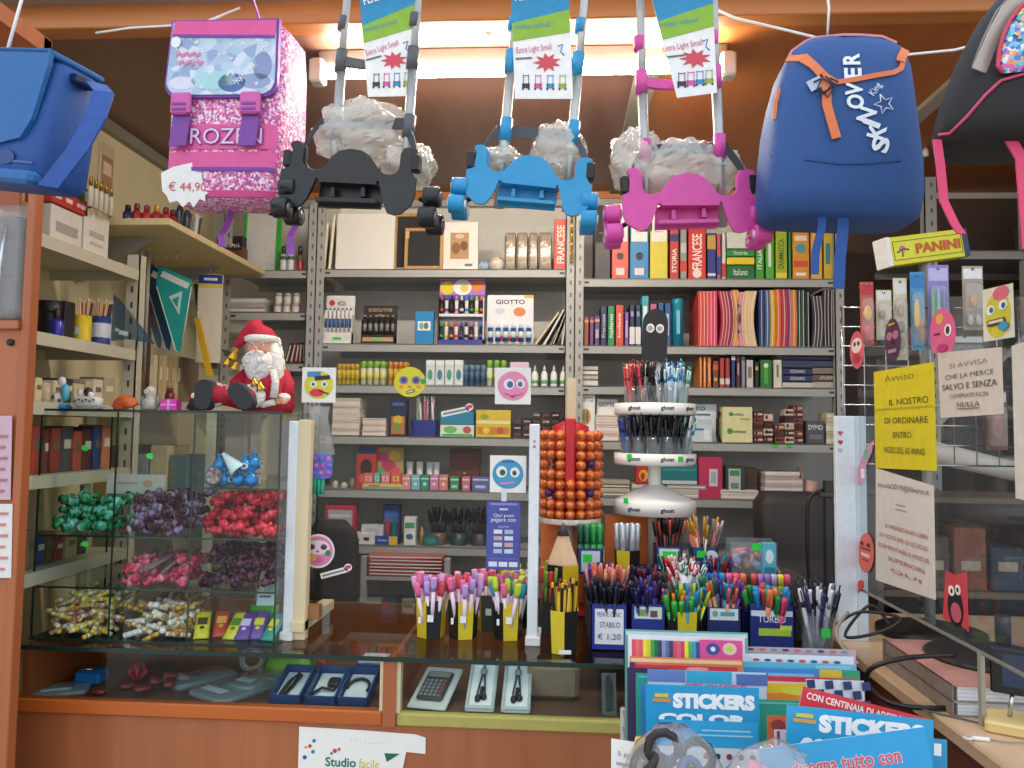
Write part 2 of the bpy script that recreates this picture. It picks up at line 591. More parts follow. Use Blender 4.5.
# wooden board shelf further in
wz = W(262, 271, 3.1).z
wx = W(262, 271, 3.05).x
t = T('board_shelf', 'pale wooden board shelf high on the left wall', 'shelf', (wx, 2.3, wz))
N().box(XL-wx+.001, 0, -.022, 0, .78, 0, mat('d8c492', .55, n=.05), c=.002); m.build('board', t)
for yy in (.15, .62):
    N()
    m.box(XL-wx+.001, yy, -.17, XL-wx+.03, yy+.02, -.022, STEEL); m.extr([(XL-wx+.03, -.022), (-.12, -.022), (XL-wx+.03, -.16)], yy+.004, yy+.012, STEEL)
    m.build('bracket', t)

# grey metal shelving in the right alcove
t = T('metal_shelving', 'dim metal shelf frame in the right alcove under the wooden ceiling', 'shelving', (1.75, 2.95, 0))
for x in (-.36, .0, .36):
    N(); upright(m, x, 0, 0, 2.5, wd=.045); m.build('upright', t)
for z in (.6, 1.05, 1.45, 1.85, 2.22):
    N(); shelf_board(m, -.4, .38, .005, .42, z, mat('a09e98', .5)); m.build('shelf', t)
N().strap([(-.36, -.004, 1.55), (.36, -.004, 2.3)], (0, 0, .012), .003, STEEL); m.build('brace', t)
for i, (x, z, w_, h_, c, lab) in enumerate(((-.2, 1.85, .22, .20, '6f6a66', 'grey box on the alcove shelf beside the yellow sign'), (.18, 1.85, .24, .26, '57504b', 'dark brown carton on the alcove shelf behind the pink straps'),
                                          (-.2, 1.45, .2, .22, '4a4542', 'dark carton in the alcove behind the hanging toys'), (.15, 1.45, .22, .2, '6b5c50', 'brown carton in the alcove right of the hanging toys'),
                                          (-.05, 1.05, .3, .25, '3c3836', 'wide dark carton low in the alcove'), (.2, 2.22, .2, .16, '5a5652', 'grey carton on the top alcove shelf'))):
    N().box(-w_/2, 0, 0, w_/2, .25, h_, mat(c, .7), c=.003); o = m.build('carton', None, (1.75+x, 2.98, z)); tag(o, lab, 'box')

# == the counter
CZ = .97
CX0, CX1, CY0, CY1 = W(19, 648, 1.88).x-.01, .70, 1.88, 2.52
PAN = wood('a05c38', 'b06a42', 'Z', 5, .35)
RAIL = wood('b85a22', 'c4662a', 'X', 5, .35)
ctr = T('shop_counter', 'long wooden shop counter with a glass display top', 'counter', (0, CY0, 0))
rz1 = W(200, 705, CY0).z
N().box(CX0, .012, 0, CX1, .03, rz1-.035, PAN); m.build('front_panel', ctr)
XM0, XM1 = W(383, 690, CY0).x, W(396, 690, CY0).x
N().box(CX0, .0, rz1-.035, XM0, .03, rz1, RAIL, c=.004); m.build('rail', ctr)
N().box(XM1, .004, rz1-.035, CX1, .03, rz1-.004, mat('b3a95a', .5), c=.004); m.build('rail', ctr)['label'] = 'olive yellow rail'
N().box(XM0, -.002, rz1-.035, XM1, .03, CZ-.012, CW); m.box(XM0-.009, .004, rz1, XM0, .03, CZ-.012, mat('d8c9a4', .6)); m.box(XM1, .004, rz1-.004, XM1+.01, .03, CZ-.012, mat('d8c9a4', .6)); m.build('divider_post', ctr)
N().box(CX0, .03, rz1-.03, CX1, .60, rz1-.012, mat('6a4a3a', .5)); m.build('display_floor', ctr)
N().box(CX0, .60, 0, CX1, .62, CZ-.012, CWD); m.build('back_panel', ctr)
for xe in (CX0, CX1-.015):
    N().box(xe, .03, 0, xe+.015, .6, CZ-.012, CWD); m.build('end_panel', ctr)
N().box(XM0+.01, .03, rz1-.012, XM1-.01, .6, CZ-.012, CWD); m.build('partition', ctr)
N().box(CX0, .008, rz1, XM0, .011, CZ-.012, GLASS); m.build('front_glass', ctr)
N().box(XM1+.01, .008, rz1, CX1, .011, CZ-.012, GLASS); m.build('front_glass', ctr)
N()
m.box(CX0, -.008, CZ-.0005, CX1, .64, CZ, GLASS)
m.box(CX0, -.010, CZ-.011, CX1, -.008, CZ, EDGE)
m.build('glass_top', ctr)

# paper poster on the counter front
a, b = W(298, 728, CY0), W(424, 790, CY0)
t = T('poster', 'torn white paper poster with coloured dots on the counter front', 'poster', (a.x, CY0+.011, a.z-.2))
wp = b.x-a.x
N().extr([(0, 0), (0, .2), (wp*.5, .197), (wp*.92, .192), (wp, .185), (wp, .147), (wp*.85, .15), (wp*.82, .10), (wp*.84, 0)], -.002, -.0008, PAPER); m.build('sheet', t)
N()
for (x, z, c, r_) in ((.038, .168, '2c7fa8', .0045), (.028, .155, 'd0403a', .0045), (.036, .142, '2c7fa8', .0045), (.018, .152, 'e08a4a', .003), (.016, .128, '2c5fa8', .005), (.09, .146, 'c0443a', .005), (.1, .15, 'd0603a', .004), (.082, .140, '44662a', .003)):
    m.disc(x, z, r_, r_, mat(c, .7), y=-.003)
m.text('Studio', .105, .120, .075, .022, mat('1c6e5e', .7), y=-.003, bold=.02)
m.text('facile', .175, .119, .05, .022, mat('d8c63a', .7), y=-.003)
m.extr([(wp*.68, .145), (wp*.80, .145), (wp*.70, .125)], -.003, -.0022, mat('1f6b4a', .7))
for i in range(9):
    m.disc(.13+i*.011, .175-.004*sin(i*.5)-.001*i, .0012, .0012, mat('b8b8b8', .8), y=-.003, n=8)
m.build('print', t)

# == side desk on the right
DZ = .97
DX0 = (WZ(925, 710, DZ).x+WZ(1010, 768, DZ).x)/2
DW = wood('bc9c7c', 'caac8c', 'Y', 5, .4)
t = T('side_desk', 'pale wooden desk running forward on the right', 'desk', (DX0, 1.0, 0))
N().box(0, -.3, DZ-.03, .85, 1.5, DZ, DW, c=.004); m.build('desktop', t)
N().box(.02, -.28, 0, .04, 1.48, DZ-.03, mat('6b3a2c', .5)); m.build('side_panel', t)
N().box(.04, 1.46, 0, .84, 1.48, DZ-.03, mat('6b3a2c', .5)); m.build('end_panel', t)
# == goods on the back shelves
YI = YS+.02
def spot(x0, x1, yt, z, Y=YI):
    """middle, width and height of a thing that fills columns x0..x1 and reaches up to row yt, standing at height z at distance Y"""
    c = W((x0+x1)/2, yt, Y)
    return Vector((c.x, Y, z)), (x1-x0)*(Y/FPX)*1.0, max(.01, c.z-z)
def carton(name, label, cat, x0, x1, yt, z, d, col, prints=(), Y=YI, rz=0, rx=0, group=None, r=.5):
    """a printed pack: box body and its printed front. prints: (kind,u,v,w,h,colour[,text]) in fractions of the front"""
    l, w_, h_ = spot(x0, x1, yt, z, Y)
    mt = mat(col, r) if isinstance(col, str) else col
    if not prints:
        N().box(-w_/2, 0, 0, w_/2, d, h_, mt, c=.002)
        o = m.build(name, None, l, (rx, 0, rz))
        return tag(o, label, cat, group)
    t = T(name, label, cat, l, rz, rx, group=group)
    N().box(-w_/2, 0, 0, w_/2, d, h_, mt, c=.0015); m.build('box', t)
    N()
    for i, p in enumerate(prints):
        k, u, v, a, b, c = p[:6]
        y = -.0006-.0005*i
        cc = mat(c, .6) if isinstance(c, str) else c
        if k == 'r': m.rect((u-.5)*w_, v*h_, a*w_, b*h_, cc, y=y)
        elif k == 'd': m.disc((u-.5)*w_, v*h_, a*w_, b*h_, cc, y=y)
        elif k == 't': m.text(p[6], (u-.5)*w_, v*h_, a*w_, b*h_, cc, y=y, bold=.02, ang=p[7] if len(p) > 7 else 0)
    m.build('printed_front', t)
    return t
def book(label, x0, x1, yt, z, col, prints=(), Y=YI, d=.2, name='book', group=None, ry=0, cat='book', hh=None):
    """upright book, spine to the viewer"""
    l, w_, h_ = spot(x0, x1, yt, z, Y)
    if hh: h_ = hh
    w_ -= .0012
    t = T(name, label, cat, l, ry=ry, group=group)
    cv = mat(col, .45)
    e_ = min(.002, w_*.12)
    N()
    m.box(-w_/2, 0, 0, w_/2, e_*1.2, h_, cv); m.box(-w_/2, 0, 0, -w_/2+e_, d, h_, cv); m.box(w_/2-e_, 0, 0, w_/2, d, h_, cv)
    m.build('cover', t)
    N().box(-w_/2+e_, e_*1.2, .003, w_/2-e_, d-.003, h_-.004, PAPER); m.build('pages', t)
    if prints:
        N()
        for i, p in enumerate(prints):
            k, v, a = p[:3]
            b, c = (p[3], p[4]) if len(p) > 4 else (0, p[3])
            y = -.0006-.0004*i
            if k == 'r': m.rect(0, v*h_, a*w_, b*h_, mat(c, .6), y=y)
            elif k == 'd': m.disc(0, v*h_, a*w_, a*w_, mat(c, .6), y=y)
            elif k == 't': m.text(p[5], 0, v*h_, b*h_, a*w_, mat(c, .6), y=y, ang=PI/2, bold=.02)
        m.build('spine_print', t)
    return t
def flat(label, x0, x1, y0, y1, cols, name='book', d=.2, Y=YI, cat='book', group=None, z=None, txt=None):
    """a book lying flat, spine to the viewer, between rows y0 (top) and y1 (bottom)"""
    a = W((x0+x1)/2, y0, Y); b = W((x0+x1)/2, y1, Y)
    if z is None: z = b.z
    h_ = a.z-b.z-.0006
    w_ = (x1-x0)*Y/FPX
    t = T(name, label, cat, (a.x, Y, z), group=group)
    cv = mat(cols, .5)
    N().box(-w_/2, 0, 0, w_/2, .002, h_, cv); m.box(-w_/2, 0, 0, w_/2, d, min(.002, h_*.2), cv); m.box(-w_/2, 0, h_-min(.002, h_*.2), w_/2, d, h_, cv); m.build('cover', t)
    N().box(-w_/2+.003, .0022, min(.002, h_*.2), w_/2-.003, d-.003, h_-min(.002, h_*.2), PAPER); m.build('pages', t)
    if txt:
        N().text(txt, 0, h_/2, w_*.5, h_*.45, WHITE, y=-.001); m.build('spine_print', t)
    return z+h_+.0006
def pack_of(proto, n, x0, x1, z, Y, labels, group, jitter=0, rows=1, dy=.03):
    for r_ in range(rows):
        for i in range(n):
            x = W(x0+(x1-x0)*(i+.5)/n, 380, Y).x
            if i == 0 and r_ == 0:
                proto.location = (x, Y, z); proto['group'] = group; proto['label'] = labels
            else:
                dup(proto, (x+RD.uniform(-jitter, jitter), Y+r_*dy, z))

# ---- top shelf, middle bay
z = ZS1[0]+.001
for (x0, x1, yt, c, lab) in ((319, 331, 222, 'd9cfae', 'cream drawing board on edge at the left end of the top shelf'), (326, 336, 214, 'e3dcc4', 'thin ivory board leaning beside the large white boards')):
    l, w_, h_ = spot(x0, x1, yt, z)
    N().box(-.006, 0, 0, .006, .26, h_, mat(c, .7), c=.002); m.box(-.002, -.001, .002, .002, 0, h_-.004, mat('f4efe0', .8)); o = m.build('drawing_board', None, l, (0, .06, .28)); tag(o, lab, 'board')
for (x0, x1, yt, c, lab, dy) in ((335, 396, 212, 'f1eee6', 'large blank white canvas standing on the top shelf', .0), (338, 402, 206, 'e6e2d6', 'blank white canvas half hidden behind the front one', .06)):
    l, w_, h_ = spot(x0, x1, yt, z, YI+dy)
    t = T('canvas', lab, 'canvas', l, rx=-.05)
    N().box(-w_/2, 0, 0, w_/2, .015, h_, mat(c, .85, n=.02), c=.003); m.build('cloth', t)
    N().box(-w_/2+.004, .015, .004, w_/2-.004, .02, h_-.004, mat('c9a878', .6)); m.build('stretcher', t)
WOODF = wood('b3854c', 'c49a60', 'Z', 12, .5)
for (x0, x1, yt, lab, dy, dx) in ((393, 440, 212, 'large wood framed blackboard on the top shelf', .02, 0), (404, 444, 227, 'small wood framed blackboard leaning in front of the larger one', -.015, 0)):
    l, w_, h_ = spot(x0, x1, yt, z, YI+dy)
    t = T('blackboard', lab, 'blackboard', l, rx=-.06)
    fw = .014
    N()
    for (a, b, c_, d_) in ((-w_/2, 0, -w_/2+fw, h_), (w_/2-fw, 0, w_/2, h_), (-w_/2+fw, 0, w_/2-fw, fw), (-w_/2+fw, h_-fw, w_/2-fw, h_)):
        m.box(a, 0, b, c_, .012, d_, WOODF, c=.002)
    m.build('frame', t)
    N().box(-w_/2+fw, .004, fw, w_/2-fw, .009, h_-fw, mat('2a2c2e', .8)); m.build('slate', t)
    if x0 == 404:
        N().rect(-w_/2+.012, h_-.032, .014, .03, mat('d9b97c', .7), y=-.003); m.build('sticker', t)
carton('print_pad', 'pale pad with a brown picture beside the blackboards', 'pad', 441, 479, 222, z, .02, 'e4e2da', (('r', .5, .5, .5, .55, 'b98f62'), ('d', .4, .45, .12, .12, '8a5a34'), ('d', .62, .5, .1, .1, '7a4c2c'), ('d', .5, .7, .12, .05, 'd8c0a0'), ('r', .75, .1, .2, .05, '707070')))
for (x, y_, c, r_, lab) in ((483, 262, '9fb4cf', .022, 'crumpled blue cellophane ball on the top shelf'), (497, 261, 'e8d8c4', .030, 'crumpled cream plastic parcel on the top shelf beside gold packs')):
    p = W(x, y_, YI)
    N().ball((0, .03, r_), (r_*1.2, r_, r_), mat(c, .35, n=.2, ns=60, bump=.6), 14, 9)
    for i in range(len(m.v)): m.v[i] *= RD.uniform(.88, 1.1)
    o = m.build('wrapped_parcel', None, (p.x, YI, z)); tag(o, lab, 'parcel')
GOLD = mat('c9b8a6', .3, .45, n=.3, ns=40, bump=.5)
for i, (x0, x1, lab) in enumerate(((505, 516, 'pale gold foil pack nearest the crumpled parcel on the top shelf'), (517, 528, 'second pale gold foil pack from the parcel'), (529, 538, 'narrow pale gold foil pack third from the parcel'), (539, 552, 'end pale gold foil pack beside the red book'))):
    l, w_, h_ = spot(x0, x1, 232, z)
    t = T('gift_pack', lab, 'pack', l, group='gold packs on the top shelf')
    N().loft([se(0, .05, q*h_, w_/2*a, .05*a, 12, 24) for q, a in ((0, .8), (.06, 1), (.5, .97), (.94, 1), (1, .8))], GOLD, True); m.build('wrap', t)
    N().box(-w_/2-.001, -.002, h_*.1, -w_/2+.006, .1, h_*.9, mat('5a5048', .5)); m.build('band', t)
book('red French dictionary upright beside the gold packs', 554, 568, 219, z, 'd8493f', (('t', .5, .55, .75, 'f6e6d8', 'FRANCESE'),))
# gold tinsel hanging over the post
pt = W(572, 216, YS-.02)
N()
for k in range(5):
    m.tube([(.004*sin(k*2+j*.9), -.004+.005*cos(k*3+j), -j*.012) for j in range(17)], .0022, mat('c9a23a', .25, .9, n=.2, ns=80), 5)
for j in range(70):
    q = RD.uniform(0, .19); a = RD.uniform(0, 6.28)
    m.cyl((0, 0, -q), (.011*cos(a), .008*sin(a), -q-.006), .0011, .0004, mat('d9b64e', .25, .9), 4)
o = m.build('tinsel_garland', None, (pt.x, YS-.022, pt.z)); tag(o, 'gold tinsel strand hanging down a shelf post', 'garland')

# ---- second shelf, middle bay
z = ZS1[1]+.001
def pen_box(name, lab, x0, x1, yt, bodyc, n, pc, header, tilt=-.08):
    l, w_, h_ = spot(x0, x1, yt, z)
    t = T(name, lab, 'pen display', l, rx=tilt)
    bc = mat(bodyc, .5)
    N().box(-w_/2, .03, 0, w_/2, .036, h_, bc); m.box(-w_/2, 0, 0, w_/2, .03, h_*.22, bc); m.box(-w_/2, 0, .0, -w_/2+.003, .03, h_*.6, bc); m.box(w_/2-.003, 0, 0, w_/2, .03, h_*.6, bc); m.build('box', t)
    for i in range(n):
        x = -w_/2+w_*(i+.5)/n
        N().cyl((0, 0, 0), (0, 0, h_*.45), w_/n*.32, None, mat(pc[0], .4), 8); m.cyl((0, 0, h_*.45), (0, 0, h_*.5), w_/n*.32, w_/n*.1, mat(pc[1], .4), 8); m.cyl((0, 0, h_*.1), (0, 0, h_*.28), w_/n*.36, None, mat(pc[1], .4), 8)
        o = m.build('pen', None, l+Vector((x, .015, h_*.22))); tag(o, 'pen standing in the '+header[0], 'pen', 'pens in the '+header[0])
    N()
    for p in header[1]:
        if p[0] == 't': m.text(p[6], (p[1]-.5)*w_, p[2]*h_, p[3]*w_, p[4]*h_, mat(p[5], .6), y=.028, bold=.02)
        else: m.disc((p[1]-.5)*w_, p[2]*h_, p[3]*w_, p[4]*h_, mat(p[5], .6), y=.0285)
    m.rect(0, h_*.11, w_*.9, h_*.10, mat(header[2], .6)); m.rect(0, h_*.1, w_*.3, h_*.05, GREENTAG, y=-.0014)
    m.build('printed_card', t)
pen_box('pen_display', 'white pen display box with blue and white pens on the second shelf', 323, 353, 293, 'eceae6', 7, ('f0efea', '2f5fa0'), ('white box', (('d', .2, .85, .1, .06, 'd0403a'), ('t', .55, .84, .3, .09, '40504a', '4COL'), ('t', .5, .68, .4, .05, 'c05050', 'glide')), 'e8e6df'))
pen_box('pen_display', 'black pen display box with silver pens on the second shelf', 361, 396, 303, '24211f', 6, ('32302e', '8a8a88'), ('black box', (('t', .5, .88, .7, .08, 'c9a06a', 'EXECUTIVE'), ('t', .5, .75, .3, .06, 'd9b58a', 'roller')), 'c99a78'))
carton('card_pack', 'bright blue pack with white print on the second shelf', 'pack', 415, 434, 311, z, .03, '1787c4', (('r', .5, .55, .7, .28, 'eaf2f4'), ('d', .35, .55, .12, .1, '88b090'), ('d', .6, .55, .12, .1, '5a7a70')))
# colourful marker display
l, w_, h_ = spot(438, 485, 277, z)
t = T('marker_display', 'rainbow printed display rack of small markers on the second shelf', 'pen display', l)
N().box(-w_/2, .04, 0, w_/2, .046, h_, mat('e8e4ee', .5)); m.box(-w_/2, 0, 0, w_/2, .04, .02, mat('3a3c9c', .5)); m.box(-w_/2, .012, h_*.42, w_/2, .04, h_*.46, mat('e6e6ee', .5)); m.box(-w_/2, 0, 0, -w_/2+.004, .04, h_*.7, mat('2b2b30', .5)); m.box(w_/2-.004, 0, 0, w_/2, .04, h_*.7, mat('e0dce8', .5)); m.build('rack', t)
N()
m.rect(0, h_*.85, w_, h_*.28, mat('b77ac0', .6), y=.039)
m.disc(-w_*.33, h_*.86, w_*.16, h_*.1, mat('e6cf3a', .6), y=.038); m.disc(0, h_*.87, w_*.2, h_*.12, mat('f3f0f0', .6), y=.037); m.disc(w_*.04, h_*.86, w_*.09, h_*.06, mat('f0d25a', .6), y=.036); m.disc(w_*.32, h_*.9, w_*.14, h_*.08, mat('e88a3a', .6), y=.038); m.rect(0, h_*.72, w_, h_*.07, mat('4a4fb8', .6), y=.036); m.rect(0, h_*.3, w_*.94, h_*.5, mat('8a8894', .6), y=.039); m.rect(0, h_*.59, w_*.94, h_*.18, mat('2c2c34', .6), y=.038)
m.build('printed_card', t)
cols = ['3fae5a', 'e4e4e4', '222428', 'd94f3a', 'e6c83a', '3a8ad0', 'e07ab0', '6a4fb0', 'f08a3a']
for row in range(2):
    for i in range(9):
        c = cols[(i*4+row*3) % 9]
        N().cyl((0, 0, 0), (0, 0, .055), .0075, None, mat('e9e7e2' if i % 2 else '2a2a2e', .4), 8); m.cyl((0, 0, .055), (0, 0, .075), .0065, .004, mat(c, .4), 8); m.cyl((0, 0, .01), (0, 0, .022), .0079, None, mat(c, .4), 8)
        o = m.build('marker', None, l+Vector((-w_/2+.012+(w_-.024)*i/8, .022, .021 if row == 0 else h_*.46+.001)))
        tag(o, 'small marker in the '+('lower' if row == 0 else 'upper')+' row of the rainbow display rack', 'marker', ('lower' if row == 0 else 'upper')+' markers in the rainbow rack')
# blister card with blue glue pens
carton('glue_blister', 'white carded pack of blue capped glue pens on the second shelf', 'pack', 487, 534, 295, z, .012, 'e9eaee', (('t', .5, .86, .62, .09, '30343c', 'GIOTTO'), ('r', .9, .97, .2, .06, 'd8b25a'), ('d', .28, .68, .1, .06, 'c8d8e8'), ('d', .7, .66, .13, .09, 'd88a50'), ('r', .5, .12, .5, .1, 'd04a3a')))
for i in range(6):
    N().cyl((0, 0, 0), (0, 0, .055), .0115, None, mat('2b5a94', .35), 10); m.cyl((0, 0, .055), (0, 0, .075), .009, .004, mat('e4ecf2', .35), 10); m.cyl((0, 0, .015), (0, 0, .04), .0119, None, mat('dfe6ee', .4), 10)
    o = m.build('glue_pen', None, W(491+i*7.6, 300, YI-.013).xy.to_3d()+Vector((0, 0, z+.012))); tag(o, 'blue capped glue pen on the white carded pack', 'glue', 'glue pens on the white card')
for i, (c, a, lab) in enumerate((('cfc4a4', .62, 'tan card folder leaning most among the slanted folders'), ('e8e6de', .5, 'white card folder in the middle of the slanted folders'), ('3c3a38', .36, 'dark folder leaning between the pale ones'), ('dedcd4', .14, 'nearly upright white folder against the shelf post'))):
    p = W(531+i*9+4, 344, YI)
    N().box(-.004, 0, 0, .004, .2, .165, mat(c, .7), c=.0015); m.box(-.001, -.001, .004, .001, 0, .16, PAPER); o = m.build('card_folder', None, (p.x, YI+.01, z+.002), (0, a, 0)); tag(o, lab, 'folder')

# ---- third shelf: glue sticks
z = ZS1[2]+.001
def stick(name, r_, h_, body, cap, label, band=None):
    t = T(name, label, 'glue', (0, 0, 0))
    N().lathe([(r_, 0), (r_, h_*.7)], mat(body, .4), 14); 
    if band: m.lathe([(r_*1.02, h_*.2), (r_*1.02, h_*.5)], mat(band, .5), 14)
    m.build('barrel', t)
    N().lathe([(r_*.97, h_*.7), (r_*.97, h_*.97), (r_*.85, h_)], mat(cap, .4), 14); m.build('cap', t)
    return t
hs = W(350, 364, YI).z-z
pack_of(stick('glue_stick', .0095, hs, 'd8c22e', 'd6a820', '', 'b89a20'), 5, 337, 359, z, YI, 'plain yellow glue stick at the left end of the glue shelf', 'yellow glue sticks', rows=2)
pack_of(stick('glue_stick', .0115, hs+.012, 'e4e3c2', '8fc43a', '', 'e0d86a'), 4, 360, 386, z, YI, 'green capped glue stick beside the yellow glue sticks', 'green capped glue sticks left', rows=2)
pack_of(stick('glue_stick', .0095, hs+.01, 'd8b22e', 'e08c26', '', 'c88a20'), 4, 388, 408, z, YI, 'orange capped glue stick behind the round yellow face', 'orange capped glue sticks', rows=2)
pack_of(stick('glue_stick', .0105, hs, '49688c', '6a8aa8', '', '2c4a70'), 4, 463, 486, z, YI, 'slate blue glue stick right of the glue blisters', 'blue glue sticks', rows=2)
pack_of(stick('glue_stick', .0115, hs+.02, 'e0e4c8', '86c440', '', 'cfe0a0'), 3, 486, 507, z, YI, 'tall green capped glue stick left of the round pink face', 'green capped glue sticks right', rows=2)
for i in range(4):
    x0 = 426+i*9.5
    carton('glue_blister', 'clear and white hanging glue blister in the row between glue sticks', 'pack', x0, x0+9, 360, z, .03, 'd6dcdc', (('r', .5, .9, .95, .16, 'f2f2f0'), ('d', .5, .42, .28, .2, '3a7f9c' if i % 2 else '4aa07c'), ('r', .5, .1, .6, .08, 'eeeeee')), group='glue blisters between the glue sticks')
bt = T('glue_bottle', '', 'glue', (0, 0, 0))
N().lathe([(.012, 0), (.0135, .004), (.0135, .05), (.008, .06), (.006, .064)], mat('eceeea', .4), 14); m.build('bottle', bt)
N().lathe([(.0137, .012), (.0137, .026)], mat('6cb87a', .5), 14); m.build('label_band', bt)
N().lathe([(.006, .064), (.0055, .072), (.002, .085)], mat('c4ccd0', .4), 12); m.build('nozzle', bt)
pack_of(bt, 4, 530, 568, z, YI, 'small white glue bottle at the right end of the glue shelf', 'white glue bottles', rows=2)
carton('gift_box', 'pale pink box on the glue shelf beside the white bottles', 'box', 510, 529, 362, z, .06, 'e2c4d0', (('d', .4, .5, .2, .18, 'c86a9a'), ('r', .6, .2, .3, .1, 'f0e0e8')))

# ---- fourth shelf
z = ZS1[3]+.001
def stack(x0, x1, ytop, z, n, cols, label, group, name='notepad', d=.12, Y=YI, cat='notepad', jit=1.5, txt=None):
    ht = W((x0+x1)/2, ytop, Y).z-z
    h_ = ht/n
    w_ = (x1-x0)*Y/FPX
    c = W((x0+x1)/2, ytop, Y)
    for i in range(n):
        N()
        m.box(-w_/2, 0, 0, w_/2, d, h_-.0006, mat(cols[i % len(cols)], .6), c=min(.001, h_*.2))
        m.rect(0, h_/2, w_*.95, h_*.28, mat('b8a890' if i % 2 else 'e8e4da', .7), y=-.0007)
        o = m.build(name, None, (c.x+RD.uniform(-jit, jit)*.0012, Y+RD.uniform(0, .006), z+i*h_), (0, 0, RD.uniform(-.02, .02)))
        tag(o, label, cat, group)
stack(332, 360, 398, z, 10, ('e9dccb', 'e3d2bd', 'efe6da'), 'small cream eraser box in the tall pale stack on the fourth shelf', 'cream boxes in the tall stack', 'eraser_box', cat='box')
stack(362, 386, 418, z, 6, ('efe4d8', 'e6d6c8'), 'small cream eraser box in the lower pale stack next to the tall one', 'cream boxes in the lower stack', 'eraser_box', cat='box')
carton('figure_box', 'tall dark blue box with an orange picture on the fourth shelf', 'box', 390, 407, 400, z, .05, '1c2746', (('r', .5, .3, .8, .5, 'c87a3a'), ('d', .5, .45, .28, .12, 'e0c23a'), ('d', .45, .25, .25, .12, '7aa04a'), ('r', .5, .88, .7, .08, '4a64a8')))
l, w_, h_ = spot(410, 437, 420, z)
t = T('pen_pot', 'small blue pot of pink and green gel pens on the fourth shelf', 'pen pot', l)
N().loft([se(0, .03, a, w_/2*q, .028*q, 6, 20) for a, q in ((0, .9), (h_, 1), (h_, .9), (.01, .8))], mat('24348c', .4), False, cap=False); m.build('pot', t)
for i in range(9):
    c = ['d88aa8', '5ab86a', 'd8a0b8', 'e4e4e8', 'c46a8a'][i % 5]
    N().cyl((0, 0, 0), (0, 0, .13), .0045, None, mat(c, .4), 8); m.cyl((0, 0, .13), (0, 0, .155), .005, .003, mat('f0e4ea', .4), 8)
    o = m.build('gel_pen', None, l+Vector((-w_*.38+w_*.76*i/8, .03+RD.uniform(-.015, .015), .012)), (RD.uniform(-.1, .1), RD.uniform(-.1, .1), 0)); tag(o, 'gel pen standing in the small blue pot', 'pen', 'gel pens in the small blue pot')
carton('pencil_box', 'green and white box under a blue one on the fourth shelf', 'box', 440, 474, 425, z, .08, 'e6efe0', (('r', .5, .15, .9, .2, '48b05a'), ('d', .3, .6, .2, .3, '7ac06a'), ('d', .8, .6, .12, .3, 'c05a50')))
carton('pencil_box', 'teal blue box with a plain front on the fourth shelf', 'box', 440, 474, 412, W(457, 425, YI).z+.001, .08, '2585a8')
carton('craft_box', 'yellow box with an orange pattern on the fourth shelf', 'box', 476, 511, 410, z, .08, 'e0c235', (('r', .5, .55, .98, .12, 'f2e9b0'), ('d', .25, .75, .12, .1, '8fae3a'), ('r', .5, .25, .9, .25, 'd88a3c'), ('d', .3, .25, .1, .12, 'f0d24a'), ('d', .7, .25, .1, .12, 'c85a3a')))
DKS = ('3a2a26', '241f1e', '4a3530')
for i in range(6):
    for j in range(4 if i > 1 else 3):
        x0 = 513+i*9.5
        p = W(x0+4.5, 430, YI)
        N().box(-.017, 0, 0, .017, .06, .026, mat(DKS[(i+j) % 3], .4), c=.002); m.rect(0, .013, .026, .005, mat('c8b8a8' if (i+j) % 2 else '8a3040', .5)); o = m.build('ink_box', None, (p.x, YI+(.004*i % .01), z+j*.0268)); tag(o, 'small dark box in the dark stacks behind the white post', 'box', 'dark little boxes behind the post')

# ---- fifth shelf
z = ZS1[4]+.001
for (x, r_, h_, c, lab) in ((334, .012, .03, 'cfc6b0', 'tiny beige jar at the left end of the fifth shelf'), (343, .014, .024, 'd8d4c4', 'small cream tin on the fifth shelf next to the popper toy'), (351, .012, .04, '9a8a78', 'little brown bottle on the fifth shelf')):
    N().lathe([(r_, 0), (r_*1.05, h_*.5), (r_, h_*.8), (r_*.6, h_*.85), (r_*.6, h_)], mat(c, .4), 14); o = m.build('jar', None, (W(x, 480, YI).x, YI+.02, z)); tag(o, lab, 'jar')
carton('sticker_pack', 'red and navy pack leaning on the fifth shelf', 'pack', 356, 376, 446, z, .02, 'b8392f', (('r', .5, .9, .9, .16, '2b4a80'), ('d', .5, .5, .3, .2, '3a2420'), ('d', .5, .25, .35, .12, 'd86a4a')), rx=-.12)
carton('sticker_pack', 'olive and pink patterned card behind the candy coloured boxes', 'pack', 374, 404, 447, z, .02, 'b3a064', (('d', .3, .75, .2, .12, 'd84a7a'), ('d', .7, .8, .2, .12, 'e8b84a'), ('d', .5, .55, .25, .14, 'c0405a'), ('d', .25, .4, .14, .1, '6ab07a'), ('d', .75, .42, .16, .1, 'e0508a')), Y=YI+.05)
for i, (x0, x1, c, lab) in enumerate(((364, 373, 'e8788c', 'pink striped eraser pack on the fifth shelf'), (374, 380, '6cc0b8', 'mint eraser pack between pink and coral ones'), (381, 390, 'e88a98', 'coral eraser pack under the patterned card'), (391, 401, 'ea7a34', 'orange eraser pack on the fifth shelf'))):
    carton('eraser_pack', lab, 'eraser', x0, x1, 473, z+.02, .04, c, (('r', .5, .5, .6, .4, 'f6e0c8'), ('d', .5, .5, .2, .16, c)))
carton('eraser_tray', 'yellow and white tray carrying the eraser packs', 'tray', 362, 403, 484, z, .06, 'e6cf6a', (('r', .5, .3, .96, .3, '4aa8c0'), ('r', .3, .7, .3, .2, 'd84a5a')), Y=YI-.004)
